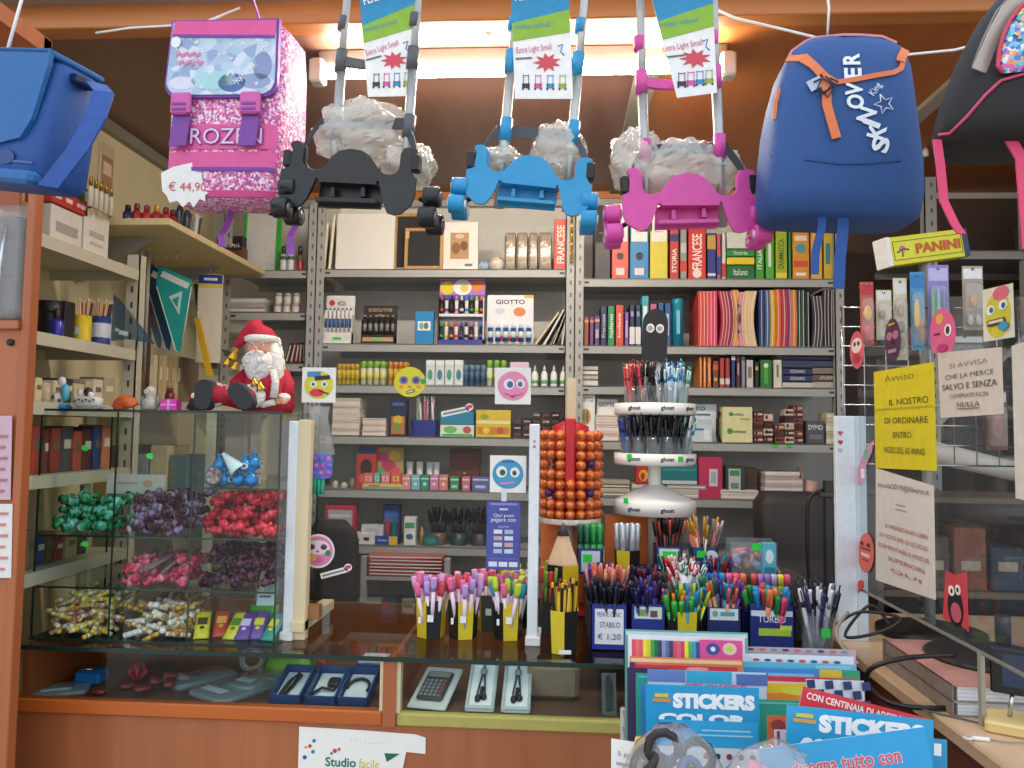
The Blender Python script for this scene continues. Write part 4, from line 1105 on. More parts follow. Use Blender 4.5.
for i, (x, c, a, lab) in enumerate(((286, '3c3436', .25, 'grey wallet leaning in the corner bay behind the doll'), (291, '8a3238', .2, 'dark red wallet leaning beside the grey one'), (296, '2e2a2c', .12, 'charcoal wallet leaning between red ones'), (300, '7a2a34', .06, 'maroon wallet almost upright by the post'), (304, '26262a', 0, 'black wallet upright against the shelf post'))):
    N().box(-.009, 0, 0, .009, .1, .09, mat(c, .5), c=.004); m.box(-.003, -.001, .01, .003, 0, .08, mat('c8c0b8', .6)); o = m.build('wallet', None, (W(x-2, 360, YI).x, YI+.02, z), (0, a, 0)); tag(o, lab, 'wallet')
# == things hanging from the rod above the shop front
RODZ = 2.50
YR = 1.52
N().cyl((-1.5, YR, RODZ), (1.6, YR, RODZ), .012, None, STEEL, 12); o = m.build('hanging_rod'); tag(o, 'steel rod above the counter from which the bags hang', 'rod')
rod_o = o
# white electric cord running along the header
def wpt(px, py, Y): return tuple(W(px, py, Y))
N().tube([wpt(96, 33, 1.87), wpt(130, 28, 1.87), wpt(200, 24, 1.87), wpt(240, 8, 1.87)], .003, WHITE, 6); o = m.build('cord'); tag(o, 'thin white cord hanging along the header at upper left', 'cord')
N().tube([wpt(700, 2, 1.85), wpt(735, 18, 1.85), wpt(790, 31, 1.85), wpt(850, 46, 1.85), wpt(905, 55, 1.85), wpt(955, 50, 1.85), wpt(1030, 30, 1.85)], .0032, WHITE, 6); o = m.build('cord'); tag(o, 'white cord sagging behind the blue backpack to the right', 'cord')
N().tube([wpt(478, 22, 2.0), wpt(488, 34, 2.02), wpt(496, 42, 2.04)], .006, mat('d8d8d4'), 6); o = m.build('cord'); tag(o, 'short pale cable at the ceiling lamp above the cyan trolley', 'cord')

# pink school bag with flap
FL = speck(('e85a9c', 'f2a8cc', 'f6e2ee', 'c858a0', 'f08ab8', 'f8eef4', 'a05aa8'), 210, .6, 'floral')
PINK = mat('e0569a', .4)
PURP = mat('7a3f9c', .5)
Yb = 1.72
s = Yb/FPX
c0 = W(232, 205, Yb)-Vector((0, .075, 0))
t = T('school_bag', 'pink patterned school bag with an icy blue flap and purple straps', 'bag', c0, rz=-.06, ry=.03, scale=1.075)
LV = [(0, 0, .075, .122, .060, 8), (.02, 0, .075, .128, .070, 8), (.17, 0, .075, .128, .074, 8), (.30, 0, .075, .124, .072, 8), (.365, 0, .078, .118, .066, 7), (.378, 0, .08, .105, .055, 6)]
fb = facey(LV)
N().loft([se(a[1], a[2], a[0], a[3], a[4], a[5], 40) for a in LV], FL); m.build('body', t)
N()
for (z0, z1, mt_, k) in ((.0, .012, PINK, .004), (.060, .092, PINK, .003), (.098, .150, PINK, .0032), (.052, .060, PURP, .0036)):
    pts = [( -.118+.236*i/12) for i in range(13)]
    m.loft([[(x, fb(x, z0, k), z0) for x in pts]+[(x, fb(x, z0, -.004), z0) for x in pts[::-1]], [(x, fb(x, z1, k), z1) for x in pts]+[(x, fb(x, z1, -.004), z1) for x in pts[::-1]]], mt_, False)
m.build('pink_bands', t)
N().text('FROZEN', -.0, .124, .185, .036, mat('7a3f9c', .5), fn=lambda x, z: fb(x, z, .0062), bold=.03); m.text('FROZEN', 0, .124, .180, .033, mat('e8c8e0', .5), fn=lambda x, z: fb(x, z, .007)); m.build('lettering', t)
# flap
fl_z0, fl_z1 = .205, .372
def flap(k, ins, r_=.03):
    pts = []
    x0, x1, z0 = -.130+ins, .118-ins, fl_z0+ins
    for i in range(7):
        a = PI+PI/2*i/6
        pts.append((x0+r_+r_*cos(a), z0+r_+r_*sin(a)))
    for i in range(7):
        a = 1.5*PI+PI/2*i/6
        pts.append((x1-r_+r_*cos(a), z0+r_+r_*sin(a)))
    pts += [(x1-.004, fl_z1-ins), (x0+.006, fl_z1-ins)]
    return pts
N().extr(flap(0, 0), -.008, .004, PURP); m.build('flap_border', t)
N()
pp = flap(0, .005)
m.extr(pp, -.0105, -.007, speck(('a9c4dc', 'b8cde0', '9db8d4', 'c4d4e6', 'd4dcec', '94a8cc'), 48, .35, 'icy')); m.build('flap', t)
N()
m.extr([(-.118, .340), (.108, .334), (.11, .366), (-.114, .368)], -.0125, -.0103, PINK); m.extr([(-.118, .334), (.108, .328), (.108, .334), (-.118, .340)], -.0125, -.0103, PURP); m.build('flap_band', t)
N()
RD2 = random.Random(3)
for i in range(26):   # snow crystals and drifts
    x, z = RD2.uniform(-.11, .10), RD2.uniform(.222, .325)
    r_ = RD2.uniform(.003, .010)
    for k in range(3):
        m.rect(x, z, r_*2, .0011, mat('f0f4fa', .4), y=-.0114-.0001*k, ang=k*PI/3)
for (x, z, a, b, c_) in ((-.09, .235, .03, .014, 'd8d8ea'), (.07, .238, .035, .016, '8fa2c4'), (.085, .27, .02, .03, '8494bc'), (-.02, .24, .05, .02, 'a8d4dc'), (.02, .235, .03, .02, '4a6ab0')):
    m.disc(x, z, a, b, mat(c_, .4), y=-.0110)
for q, zz in ((0, .296), (1, .278)):
    for i in range(10):
        m.disc(-.105+i*.0055+q*.008, zz+.003*sin(i*2.1), .0032, .0045, mat('d87aa8', .4), y=-.0118, n=8)
m.disc(-.108, .322, .011, .012, mat('e8ecf2', .3), y=-.0140)
m.build('print', t)
for x in (-.086, .066):
    N().strap([(x, -.009, .212), (x, -.010, .18), (x, -.010, .15), (x-.003, -.013, .10)], (.019, 0, 0), .003, PURP); sp_ = m.build('strap', t)
    N().box(x-.022, -.022, .165, x+.022, -.009, .212, mat('d05aa8', .35), c=.004); m.box(x-.015, -.0235, .172, x+.015, -.021, .177, PURP); m.box(x-.015, -.0235, .183, x+.015, -.021, .188, PURP); m.build('buckle', sp_)
for x, l_ in ((-.035, .085), (.125, .10)):
    N().strap([(x, .13, .01), (x-.003, .12, -.03), (x-.006, .10, -.06), (x-.002, .10, -l_)], (.008, 0, 0), .002, mat('9a55b4', .5)); m.build('hanging_strap', t)
N().tube([(.0, .10, .37), (.004, .10, .40), (.02, .10, .42), (.034, .10, .40), (.036, .10, .37)], .006, PURP); m.build('top_handle', t)
N().tube([(.02, .10, .42), (.019, .0, .5), tuple((Vector((c0.x+.02, YR, RODZ))-c0)/1.075)], .0025, mat('b07ac0', .5)); m.build('hanging_loop', t)
N().tube([(.128, .01, .30), (.135, .02, .24), (.15, .03, .19), (.16, .02, .17)], .0015, WHITE, 5); m.build('tag_string', t)
# price star
pc = W(187, 186, Yb-.07)
t2 = T('price_card', 'white star cut price card clipped to the pink school bag', 'card', pc, rz=.12, ry=.1)
pl = []
for (x, y) in ((159, 176), (170, 168), (183, 163), (197, 158), (208, 155), (213, 159), (209, 163), (216, 167), (211, 172), (215, 177), (210, 182), (213, 188), (207, 193), (208, 200), (202, 198), (197, 208), (192, 202), (186, 209), (180, 203), (172, 206), (168, 199), (163, 195)):
    pl.append(((x-187)*s*.96, (186-y)*s*.96))
N().extr(pl, -.0015, 0, mat('f2eeea', .8)); m.build('card', t2)
N().text('€ 44,90', .002, -.003, .082, .024, mat('c8586a', .7), y=-.0025, ang=.12); m.build('lettering', t2)

# flat blue bag at the left edge
Yb = 1.26
s = Yb/FPX
c0 = W(-3, 186, Yb)-Vector((0, .05, 0))
BL = mat('19609f', .6, n=.05, bump=.12, ns=120)
BLD = mat('1d4f96', .6, n=.05, bump=.12, ns=120)
t = T('satchel', 'bright blue satchel bag with a broad strap at the upper left edge', 'bag', c0, ry=.16, rz=-.25)
LV = [(0, 0, .05, .135, .045, 6), (.015, 0, .05, .142, .055, 7), (.12, 0, .05, .138, .055, 7), (.20, 0, .05, .132, .05, 7), (.212, 0, .05, .125, .042, 6)]
fq = facey(LV)
N().loft([se(a[1], a[2], a[0], a[3], a[4], a[5], 36) for a in LV], BLD); m.build('body', t)
N().extr([(-.14, .216), (.133, .216), (.134, .19), (.118, .10), (.10, .068), (.02, .048), (-.14, .05)], -.012, -.004, BL); m.box(-.14, -.012, .206, .132, .10, .217, BL, c=.003); m.build('flap', t)
N().box(-.14, -.016, -.006, .142, .01, .016, BL, c=.006); m.build('bottom_band', t)
N().rect(.05, .03, .16, .004, mat('3a5a9a', .6), y=-.0075); m.disc(.07, .036, .02, .012, mat('24447f', .6), y=-.008); m.build('net_pocket', t)
N().strap([(.135, .05, .19), (.178, .045, .182), (.212, .03, .165), (.216, .02, .12), (.200, .01, .06), (.165, .0, -.005)], (.017, .004, 0), .004, mat('1c4c9a', .6)); m.build('strap', t)
N().box(.12, .03, .18, .15, .07, .196, mat('12284c', .5), c=.003); m.build('strap_loop', t)
N().tube([(-.05, .05, .21), (-.045, .06, .35), tuple(Vector((c0.x-.03, YR, RODZ))-c0)], .003, WHITE); m.build('hanging_loop', t)

# three folding bag trolleys
def P2(lst, cx, cy, k):
    return [((x-cx)*k, (cy-y)*k) for x, y in lst]
def trolley(label, px, py, Y, sc_, main, metal, straps, rz=0, ry=0, wheelc=None, handle=None, wheels=(98, 778), hub='e8eef2', up_=(296, 660)):
    s_ = Y/FPX*sc_/5.118
    o0 = W(px, py, Y)
    t = T('folding_trolley', label, 'trolley', o0, rz=rz, ry=ry, group='folding bag trolleys hanging in a row')
    cx, cy = 460, 430
    A = mat(main, .35); B = mat(metal, .35, .6); Kk = mat(straps, .6); WH = mat(wheelc or main, .3)
    # saddle bracket
    pl = P2([(160, 305), (172, 292), (196, 288), (214, 298), (230, 320), (228, 390), (245, 420), (288, 431), (330, 420), (352, 395), (372, 366), (405, 342), (450, 332), (505, 340), (540, 362), (566, 400), (590, 433), (620, 455), (660, 460), (685, 450), (702, 425), (705, 360), (718, 335), (745, 330), (780, 340), (778, 362), (758, 372), (760, 450), (785, 482), (740, 492), (300, 478), (130, 425), (165, 410), (175, 330)], cx, cy, s_)
    N().extr(pl, -.004, .006, A)
    # rolled upper rim
    rim = P2([(165, 300), (196, 290), (216, 300), (230, 322), (228, 390), (245, 420), (288, 431), (330, 420), (372, 366), (405, 342), (450, 332), (505, 340), (540, 362), (590, 433), (620, 455), (660, 460), (685, 450), (702, 425), (705, 360), (718, 335), (775, 342)], cx, cy, s_)
    m.tube([(x, .008, z) for x, z in rim], .0045, A, 6); m.build('saddle', t)
    # tray between the feet
    N()
    a = P2([(300, 478), (612, 488), (600, 600), (290, 590)], cx, cy, s_)
    m.extr(a, .02, .028, A); m.extr(P2([(320, 476), (600, 492), (600, 508), (320, 492)], cx, cy, s_), -.012, .02, A); m.extr(P2([(300, 560), (595, 570), (595, 588), (300, 578)], cx, cy, s_), -.006, .02, A)
    for x in (372, 520):
        m.extr(P2([(x, 510), (x+16, 510), (x+20, 555), (x-4, 555)], cx, cy, s_), .0, .02, A)
    m.build('tray', t)
    for pts in ([(130, 425), (180, 436), (305, 470), (296, 500), (268, 570), (240, 606), (215, 614), (190, 606), (140, 570), (126, 520)], [(610, 482), (700, 488), (786, 478), (784, 560), (768, 606), (722, 645), (690, 650), (660, 642), (640, 600), (618, 520)]):
        N()
        q = P2(pts, cx, cy, s_)
        zt_ = max(z for x, z in q)
        n = len(q)
        ff = lambda z, off: -.006-.06*(zt_-z)+off   # feet lean toward the street
        v = [(x, ff(z, -.004), z) for x, z in q]+[(x, ff(z, .004), z) for x, z in q]
        f = [tuple(range(n)), tuple(reversed(range(n, 2*n)))]+[(i, n+i, n+(i+1) % n, (i+1) % n) for i in range(n)]
        m.add(v, f, A)
        m.build('foot', t)
    # wheels: a triangle of three small wheels each side
    for sx_, wx_ in ((-1, wheels[0]), (1, wheels[1])):
        wc = P2([(wx_, 590 if sx_ < 0 else 635)], cx, cy, s_)[0]
        N()
        R0 = 74*s_
        tri = [(R0*cos(PI/2+k*2*PI/3), R0*sin(PI/2+k*2*PI/3)) for k in range(3)]
        X = MT((wc[0], .0, wc[1])) @ MR(PI/2+.0, 4, 'Z')
        m.lathe([(R0*.9, 0), (R0*.9, .008)], mat(main, .3), 3, False, X=X @ MT((0, .018, 0)) @ MR(PI/2, 4, 'X') @ MR(PI/2, 4, 'Z'))
        hb = m.build('wheel_plate', t)
        for (u, v) in tri:
            N()
            XX = X @ MT((u, .0, v)) @ MR(PI/2, 4, 'X')
            r_ = 48*s_
            m.lathe([(r_*.6, -.016), (r_*.95, -.016), (r_, -.010), (r_, .010), (r_*.95, .016), (r_*.6, .016)], WH, 20, X=XX)
            m.lathe([(r_*.5, -.019), (r_*.5, .019)], mat(hub, .25, .3), 16, X=XX)
            m.build('wheel', t)
    for wx_, q in ((wheels[0], 1), (wheels[1], -1)):
        N().cyl(((wx_-cx)*s_, .02, (cy-590)*s_), ((wx_+q*70-cx)*s_, .01, (cy-560)*s_), .005, None, BLACK); m.build('axle', t)
    # telescopic uprights, with coloured collars
    for i, x in enumerate(up_):
        xa = (x-cx)*s_
        xb = xa+.005*(1 if i else 1)
        ztop = .46
        N().cyl((xa, .05, -.06), (xb, .05, ztop*.52), .0105, None, B, 12); m.cyl((xb, .05, ztop*.5), (xb+.006, .05, ztop), .0085, None, B, 12); up = m.build('upright', t)
        for (z0, z1, r_) in ((.085, .135, .0135), (.235, .285, .013), (.33, .36, .0115)):
            N().cyl((xa+(xb-xa)*.5, .05, z0), (xb, .05, z1), r_, None, A if not handle else mat(handle, .4), 12); m.build('collar', up)
    xa, xb = [(x-cx)*s_ for x in up_]
    H = mat(handle or main, .4)
    N().loft([[(xa+(xb-xa)*u, .045, .262+.012*sin(PI*u)*-1-.010), (xa+(xb-xa)*u, .055, .252-.012*sin(PI*u)), (xa+(xb-xa)*u, .055, .272-.012*sin(PI*u)), (xa+(xb-xa)*u, .045, .272-.012*sin(PI*u))] for u in [i/8 for i in range(9)]], H, False); m.build('cross_bar', t)
    N().tube([(xa+.006, .05, .45), (xa+.012, .05, .475), (xa+.04, .05, .485), (xb-.03, .05, .485), (xb-.005, .05, .475), (xb+.006, .05, .45)], .009, H, 10); m.build('handle', t)
    # elastic strap
    N().strap([((170-cx)*s_, .02, (cy-380)*s_), ((200-cx)*s_, .035, (cy-260)*s_), ((250-cx)*s_, .045, (cy-165)*s_), ((380-cx)*s_, .062, (cy-150)*s_), ((520-cx)*s_, .062, (cy-155)*s_), ((680-cx)*s_, .045, (cy-175)*s_), ((735-cx)*s_, .035, (cy-280)*s_), ((770-cx)*s_, .02, (cy-400)*s_)], [(.003, 0, .011)]+[(.002, 0, .012)]*6+[(.003, 0, .011)], .003, Kk); m.build('elastic_strap', t)
    for x, y in ((150, 370), (775, 400)):
        N().box((x-cx)*s_-.010, -.006, (cy-y)*s_-.018, (x-cx)*s_+.008, .02, (cy-y)*s_+.018, BLACK, c=.003); m.build('strap_clip', t)
    tz = o0.z+.485
    N().tube([((xa+xb)/2, .05, .485), ((xa+xb)/2, (YR-Y+.05)/2, .53), ((xa+xb)/2-.001, YR-Y, RODZ-o0.z+.01)], .0022, WHITE); m.build('hanging_loop', t)
    return t
def bag_in(label, blobs, Y, cat='bag'):
    """crumpled clear plastic bag sitting in a trolley: blobs of pixel centre and size merged into one skin"""
    N()
    s_ = Y/FPX
    c = W(blobs[0][0], blobs[0][1], Y)
    rr = random.Random(int(blobs[0][0]))
    ph = [rr.uniform(0, 6.28) for _ in range(14)]
    for (bx, by, rx_, rz_, dy) in blobs:
        p = W(bx, by, Y)-c
        nu, nv = 40, 26
        rings = []
        for j in range(nv+1):
            a = -PI/2+PI*j/nv
            ring = []
            for i in range(nu):
                b = 2*PI*i/nu
                d = Vector((cos(a)*cos(b), cos(a)*sin(b), sin(a)))
                k = 1+.07*sin(5*b+ph[0]+3*a)+.05*sin(9*a+ph[1]+2*b)+.045*abs(sin(7*b+5*a+ph[2]))+.035*abs(sin(13*b-8*a+ph[3]))
                ring.append((p.x+d.x*rx_*s_*k, p.y+dy+d.y*.055*k, p.z+d.z*rz_*s_*k))
            rings.append(ring)
        m.loft(rings, BAGM)
    vv = {}
    for i, p in enumerate(m.v):
        m.v[i] = p+Vector((rr.uniform(-1, 1), rr.uniform(-1, 1), rr.uniform(-1, 1)))*.0028
    m.sm = [rr.random() < .55 for _ in m.sm]
    o = m.build('plastic_bag', None, c)
    return tag(o, label, cat)
YT = 1.56
trolley('black folding trolley with a grey handle frame, leftmost of the hanging trolleys', 350, 170, YT, 1.14, '19191b', 'a8a8a6', '3a3a3c', rz=-.10, ry=.03, handle='55565a', wheels=(165, 862), hub='6a6c70', up_=(330, 690))
trolley('cyan folding trolley hanging between the black and the pink ones', 530, 174, YT, 1.0, '2490c4', 'b8b8b4', '4a4c52', rz=0, ry=.055)
trolley('pink folding trolley, rightmost of the hanging trolleys', 689, 193, YT, 1.04, 'd2489e', 'b0b0ae', '26262a', rz=.0, ry=-.055, wheels=(78, 785), hub='e8a8d0', up_=(262, 640))
bag_in('crumpled clear plastic bag stuffed in the black trolley', [(352, 118, 50, 34, .085), (400, 152, 28, 24, .09)], YT)
bag_in('crumpled clear plastic bag stuffed in the cyan trolley', [(558, 138, 28, 30, .085), (499, 149, 21, 15, .085)], YT)
bag_in('crumpled clear plastic bag stuffed in the pink trolley', [(690, 158, 58, 31, .085), (640, 147, 27, 32, .085)], YT)
# cardboard tags
def cardtag(label, quad, Y, cut=None):
    P_ = [W(x, y, Y) for x, y in quad]
    c = P_[0]
    t = T('card_tag', label, 'tag', c, group='printed card tags on the trolleys')
    q = [((p-c).x, (p-c).z) for p in P_]
    N().extr(q, -.0012, 0, mat('f1f0ee', .7)); m.build('card', t)
    def at(u, v):
        a = [q[0][k]+(q[1][k]-q[0][k])*u for k in (0, 1)]
        b = [q[-1][k]+(q[-2][k]-q[-1][k])*u for k in (0, 1)]
        return (a[0]+(b[0]-a[0])*v, a[1]+(b[1]-a[1])*v)
    wd = q[1][0]-q[0][0]
    hg = q[0][1]-q[-1][1]
    an = math.atan2(q[1][1]-q[0][1], wd)
    N()
    m.extr([at(0, 0), at(1, 0), at(1, .30), at(0, .42)], -.002, -.0014, mat('2c8fc0', .6))
    m.extr([at(0, .42), at(1, .30), at(1, .48), at(0, .56)], -.0021, -.0014, mat('8fb83a', .6))
    m.extr([at(.68, .12), at(.8, .06), at(.86, .16), at(.74, .24)], -.0028, -.002, mat('c8d8e8', .6))
    x, z = at(.34, .20); m.text('PERLETTI', x, z, wd*.55, hg*.07, WHITE, y=-.0034, ang=an+.14, bold=.03)
    x, z = at(.35, .44); m.text('trolley school', x, z, wd*.6, hg*.05, mat('5aa0c0', .6), y=-.0034, ang=an+.12)
    x, z = at(.36, .62); m.text('Extra Light Small', x, z, wd*.6, hg*.06, mat('d0567a', .6), y=-.003, ang=an+.16)
    x, z = at(.18, .69); m.rect(x, z, wd*.28, hg*.012, mat('6a6a70', .6), y=-.003, ang=an+.1)
    x, z = at(.82, .62); m.tube([(x-.006, -.002, z+.008), (x+.004, -.002, z+.012), (x, -.002, z-.004), (x+.008, -.002, z-.012)], .0012, mat('4a7ab8', .6), 5)
    x, z = at(.58, .72)   # red burst
    m.extr([(x+wd*(.24 if k % 2 else .13)*cos(2*PI*k/18), z+hg*(.075 if k % 2 else .04)*sin(2*PI*k/18)) for k in range(18)], -.0026, -.0018, mat('d04a5a', .6))
    for k, cc in enumerate(('3a3a3e', 'd05a9a', '3a8ac0', '9ab03a')):
        x, z = at(.2+.21*k, .88)
        m.rect(x, z-.006, wd*.13, hg*.035, mat(cc, .6), y=-.0026); m.rect(x-wd*.045, z+.006, .0013, hg*.09, mat(cc, .6), y=-.0026); m.rect(x+wd*.045, z+.006, .0013, hg*.09, mat(cc, .6), y=-.0026); m.rect(x, z+.016, wd*.1, .0012, mat(cc, .6), y=-.0026); m.disc(x-wd*.05, z-.013, .0022, .0022, mat('2a2a2e', .6), y=-.0026, n=8); m.disc(x+wd*.05, z-.013, .0022, .0022, mat('2a2a2e', .6), y=-.0026, n=8)
    m.build('printed_front', t)
cardtag('printed card tag hanging on the black trolley handle', [(358, -24), (414, -34), (416, 96), (368, 97)], YT+.035)
cardtag('printed card tag hanging on the cyan trolley handle', [(510, -30), (568, -28), (573, 99), (515, 99)], YT+.035)
cardtag('printed card tag with a cut lower corner on the pink trolley', [(644, -32), (711, -34), (717, 93), (677, 98)], YT+.035)

# blue backpack
Yb = 1.46
s = Yb/FPX
s *= .94
c0 = W(836, 226, Yb)-Vector((0, .085, 0))
BP = mat('28508c', .7, n=.06, bump=.1, ns=90)
t = T('backpack', 'royal blue backpack with orange zip trim and white lettering', 'backpack', c0, ry=.03)
lv = []
for (y, l_, r_, dep, e_) in ((228, 768, 908, .055, 4), (223, 760, 914, .075, 4), (200, 757, 916, .085, 4), (165, 758, 914, .086, 4), (130, 761, 909, .086, 4), (100, 766, 905, .084, 4), (70, 773, 902, .078, 4), (50, 782, 898, .068, 3.6), (38, 793, 888, .055, 3), (31, 808, 868, .035, 2.6), (27, 824, 850, .015, 2.2)):
    lv.append(((228-y)*s, ((l_+r_)/2-838)*s, .095-dep*.2, (r_-l_)/2*s, dep, e_))
fbp = facey(lv)
N().loft([se(a[1], a[2], a[0], a[3], a[4], a[5], 44) for a in lv], BP); m.build('body', t)
q = lambda x, y: ((x-838)*s, (228-y)*s)
OR = mat('e07a4a', .6)
PK = mat('d88a96', .6)
def trim(mb, pts, hw, mt_, off=.003):
    P3 = []
    for x, y in pts:
        a, b = q(x, y)
        P3.append(Vector((a, fbp(a, b, off), b)))
    w_ = []
    for i in range(len(P3)):
        d = P3[min(i+1, len(P3)-1)]-P3[max(0, i-1)]
        w_.append(Vector((-d.z, 0, d.x)).normalized()*hw)
    mb.strap(P3, w_, .003, mt_)
N(); trim(m, [(779, 60), (790, 66), (800, 80), (808, 90), (818, 97), (835, 94), (856, 89), (874, 85), (882, 80), (885, 72), (884, 66)], .0045, OR); trim(m, [(882, 72), (884, 66), (888, 60), (891, 54)], .008, OR, .0034); trim(m, [(777, 60), (786, 68), (796, 78), (803, 88)], .0075, OR, .0036); m.build('zip_trim', t)
N(); trim(m, [(806, 92), (808, 105), (808, 120), (812, 135), (818, 155)], .008, OR, .0042); m.build('zip_puller', t)
N(); trim(m, [(776, 62), (782, 50), (795, 40), (806, 36), (830, 38), (850, 37), (870, 38), (885, 44)], .0022, PK, .003); m.build('piping', t)
N(); trim(m, [(768, 95), (764, 110), (763, 128)], .0035, OR, .004); m.build('side_piping', t)
N(); trim(m, [(760, 166), (790, 176), (820, 180), (850, 179), (880, 175), (911, 169)], .0012, mat('24487f', .7), .001); m.build('bottom_seam', t)
N()
for i in range(20):
    x, y = 803+6*cos(i*1.9)+i*.5, 100+9*sin(i*1.3)
    a, b = q(x, y)
for pts in ([(795, 98), (803, 94), (812, 100), (806, 110), (798, 106), (802, 96)], [(800, 112), (812, 104), (818, 98), (810, 94)], [(806, 92), (816, 102), (808, 114), (800, 104)]):
    m.tube([(q(x, y)[0], fbp(*q(x, y), .009), q(x, y)[1]) for x, y in pts], .0016, mat('20243c', .5), 5)
m.build('cord_knot', t)
N().rect(0, 0, .026, .02, mat('b8c4d8', .5), y=0, ang=.5); a, b = q(797, 99); m.build('zip_badge', t, (a, fbp(a, b, .006), b))
N()
for ch, x, y, an, sz_ in (('S', 861, 160, 1.35, 17), ('K', 857, 147, 1.30, 16), ('I', 852, 139, 1.22, 6), ('N', 847, 131, 1.25, 16), ('N', 843, 119.5, 1.3, 0), ('O', 836, 117, 1.40, 16), ('V', 835, 104, 1.5, 15), ('E', 834, 87, 1.57, 13), ('R', 833, 71, 1.60, 14)):
    if not sz_: continue
    a, b = q(x, y)
    m.text(ch, a, b, sz_*s*.92, 17*s, mat('e6ecf4', .5), ang=an, bold=.035, fn=lambda X_, Z_: fbp(X_, Z_, .0032))
m.text('King', *q(856, 104), 14*s, 9*s, mat('dfe6f0', .5), ang=1.0, fn=lambda X_, Z_: fbp(X_, Z_, .0034))
m.build('lettering', t)
N()
stp = [(13*s*(1 if k % 2 == 0 else .42)*cos(PI/2+2*PI*k/10+.4), 13*s*(1 if k % 2 == 0 else .42)*sin(PI/2+2*PI*k/10+.4)) for k in range(11)]
a, b = q(864, 119)
m.tube([(a+x*.8, fbp(a+x, b+z, .004), b+z*.8) for x, z in stp], .0011, mat('e6ecf4', .5), 5); m.build('star_print', t)
for (x0, x1, w_, yb) in ((813, 807, 8, 287), (834, 831, 11, 301)):
    N().strap([((x0-838)*s, .03, .01), ((x0-838)*s, .028, -.02), ((x1-838)*s, .026, -(yb-228)*s*.6), ((x1-838)*s, .028, -(yb-228)*s)], (w_/2*s, 0, 0), .0025, mat('244f98', .6)); m.build('hanging_strap', t)
N().tube([(-.035, .09, (228-33)*s), (-.03, .09, (228-26)*s), (-.012, .09, (228-22)*s), (.005, .09, (228-26)*s), (.01, .09, (228-33)*s)], .005, mat('1e4078', .6)); m.build('top_handle', t)
N().tube([(-.022, .088, (228-22)*s), (-.026, .07, (228+4)*s), tuple(Vector((c0.x-.02, YR, RODZ+.01))-c0)], .0022, WHITE); m.build('hanging_loop', t)

# black backpack at the right edge
Yb = 1.16
s = Yb/FPX
c0 = W(1024, 152, Yb)-Vector((0, .08, 0))
BK = mat('1d1b1d', .7, bump=.1, ns=90)
t = T('backpack', 'black backpack with glittering front pocket and pink straps at right edge', 'backpack', c0, rz=-.3, ry=.05)
lv = []
for (y, hw_, dep, e_) in ((152, 84, .055, 4), (147, 94, .07, 4), (130, 96, .078, 4), (100, 90, .08, 4), (60, 78, .078, 3.6), (25, 62, .07, 3), (0, 46, .055, 2.8), (-15, 28, .035, 2.5), (-22, 12, .015, 2.2)):
    lv.append(((152-y)*s, 0, .09-dep*.2, hw_*s, dep, e_))
fbk = facey(lv)
N().loft([se(a[1], a[2], a[0], a[3], a[4], a[5], 40) for a in lv], BK); m.build('body', t)
def patch(mb, pts, mt_, off):
    """a thick patch following the bag front"""
    c = (sum(p[0] for p in pts)/len(pts), sum(p[1] for p in pts)/len(pts))
    rings = []
    for k in (1.0, .9, .6, .3, .02):
        rings.append([(c[0]+(x-c[0])*k, fbk(c[0]+(x-c[0])*k, c[1]+(z-c[1])*k, off if k < 1 else off-.004), c[1]+(z-c[1])*k) for x, z in pts])
    mb.loft(rings, mt_, True, cap=False)
HOLO = speck(('7ac0dc', 'e8d85a', 'd86aa8', '5a7ac8', 'c8e0e8', '4ab0c0', 'e8a05a', 'e4e4f0', '3a4a8a'), 190, .25, 'glitter')
arc = [(-48*s, 55*s)]+[(-6*s+(-46*s)*cos(a), 62*s+72*s*sin(a)) for a in [i*PI/14 for i in range(15)]]+[(42*s, 55*s)]
N(); patch(m, arc, HOLO, .012); m.build('front_pocket', t)
N()
for (x, z, r_, c_) in ((-12, 96, 13, 'e0b89a'), (10, 78, 15, 'd8a060'), (-24, 72, 9, '3a5ac0'), (18, 108, 10, 'e4c86a'), (-5, 118, 8, 'e8c8b0'), (2, 64, 9, 'd8587a')):
    xx, zz = x*s, z*s
    m.disc(xx, zz, r_*s, r_*s*.8, mat(c_, .3), y=fbk(xx, zz, .016))
m.build('print', t)
N().tube([(x, fbk(x, z, .012), z) for x, z in arc], .003, mat('c83a5c', .5), 6); m.build('pocket_piping', t)
ln = [(-94*s, 12*s), (-86*s, 9*s), (-74*s, 20*s), (-60*s, 38*s), (-48*s, 50*s), (-30*s, 54*s), (0, 55*s), (40*s, 54*s), (80*s, 40*s)]
N().tube([(x, fbk(x, z, .002), z) for x, z in ln], .0025, mat('c84a68', .5), 6); m.build('lower_piping', t)
N().tube([(x, fbk(x, z, .002), z) for x, z in [(-70*s, 70*s), (-62*s, 95*s), (-50*s, 125*s), (-34*s, 146*s), (-14*s, 155*s), (20*s, 155*s)]], .0022, mat('8a8486', .4), 6); m.build('zip', t)
N()
P_ = [(-66*s, 62*s), (-52*s, 100*s), (-42*s, 122*s), (-24*s, 142*s)]
m.strap([(x, fbk(x, z, .006), z) for x, z in P_], [(.009, .004, -.003)]*4, .003, mat('b0a49a', .35, .3)); m.build('side_panel', t)
PKS = mat('d8436e', .6)
for pts in ([(-96, 6), (-92, -20), (-88, -55), (-78, -78), (-72, -88)], [(-34, 2), (-24, -18), (-20, -60), (-16, -104)]):
    N().strap([(x*s, .03, z*s) for x, z in pts], (.0085 if pts[0][0] > -90 else .006, .002, 0), .003, PKS); m.build('hanging_strap', t)
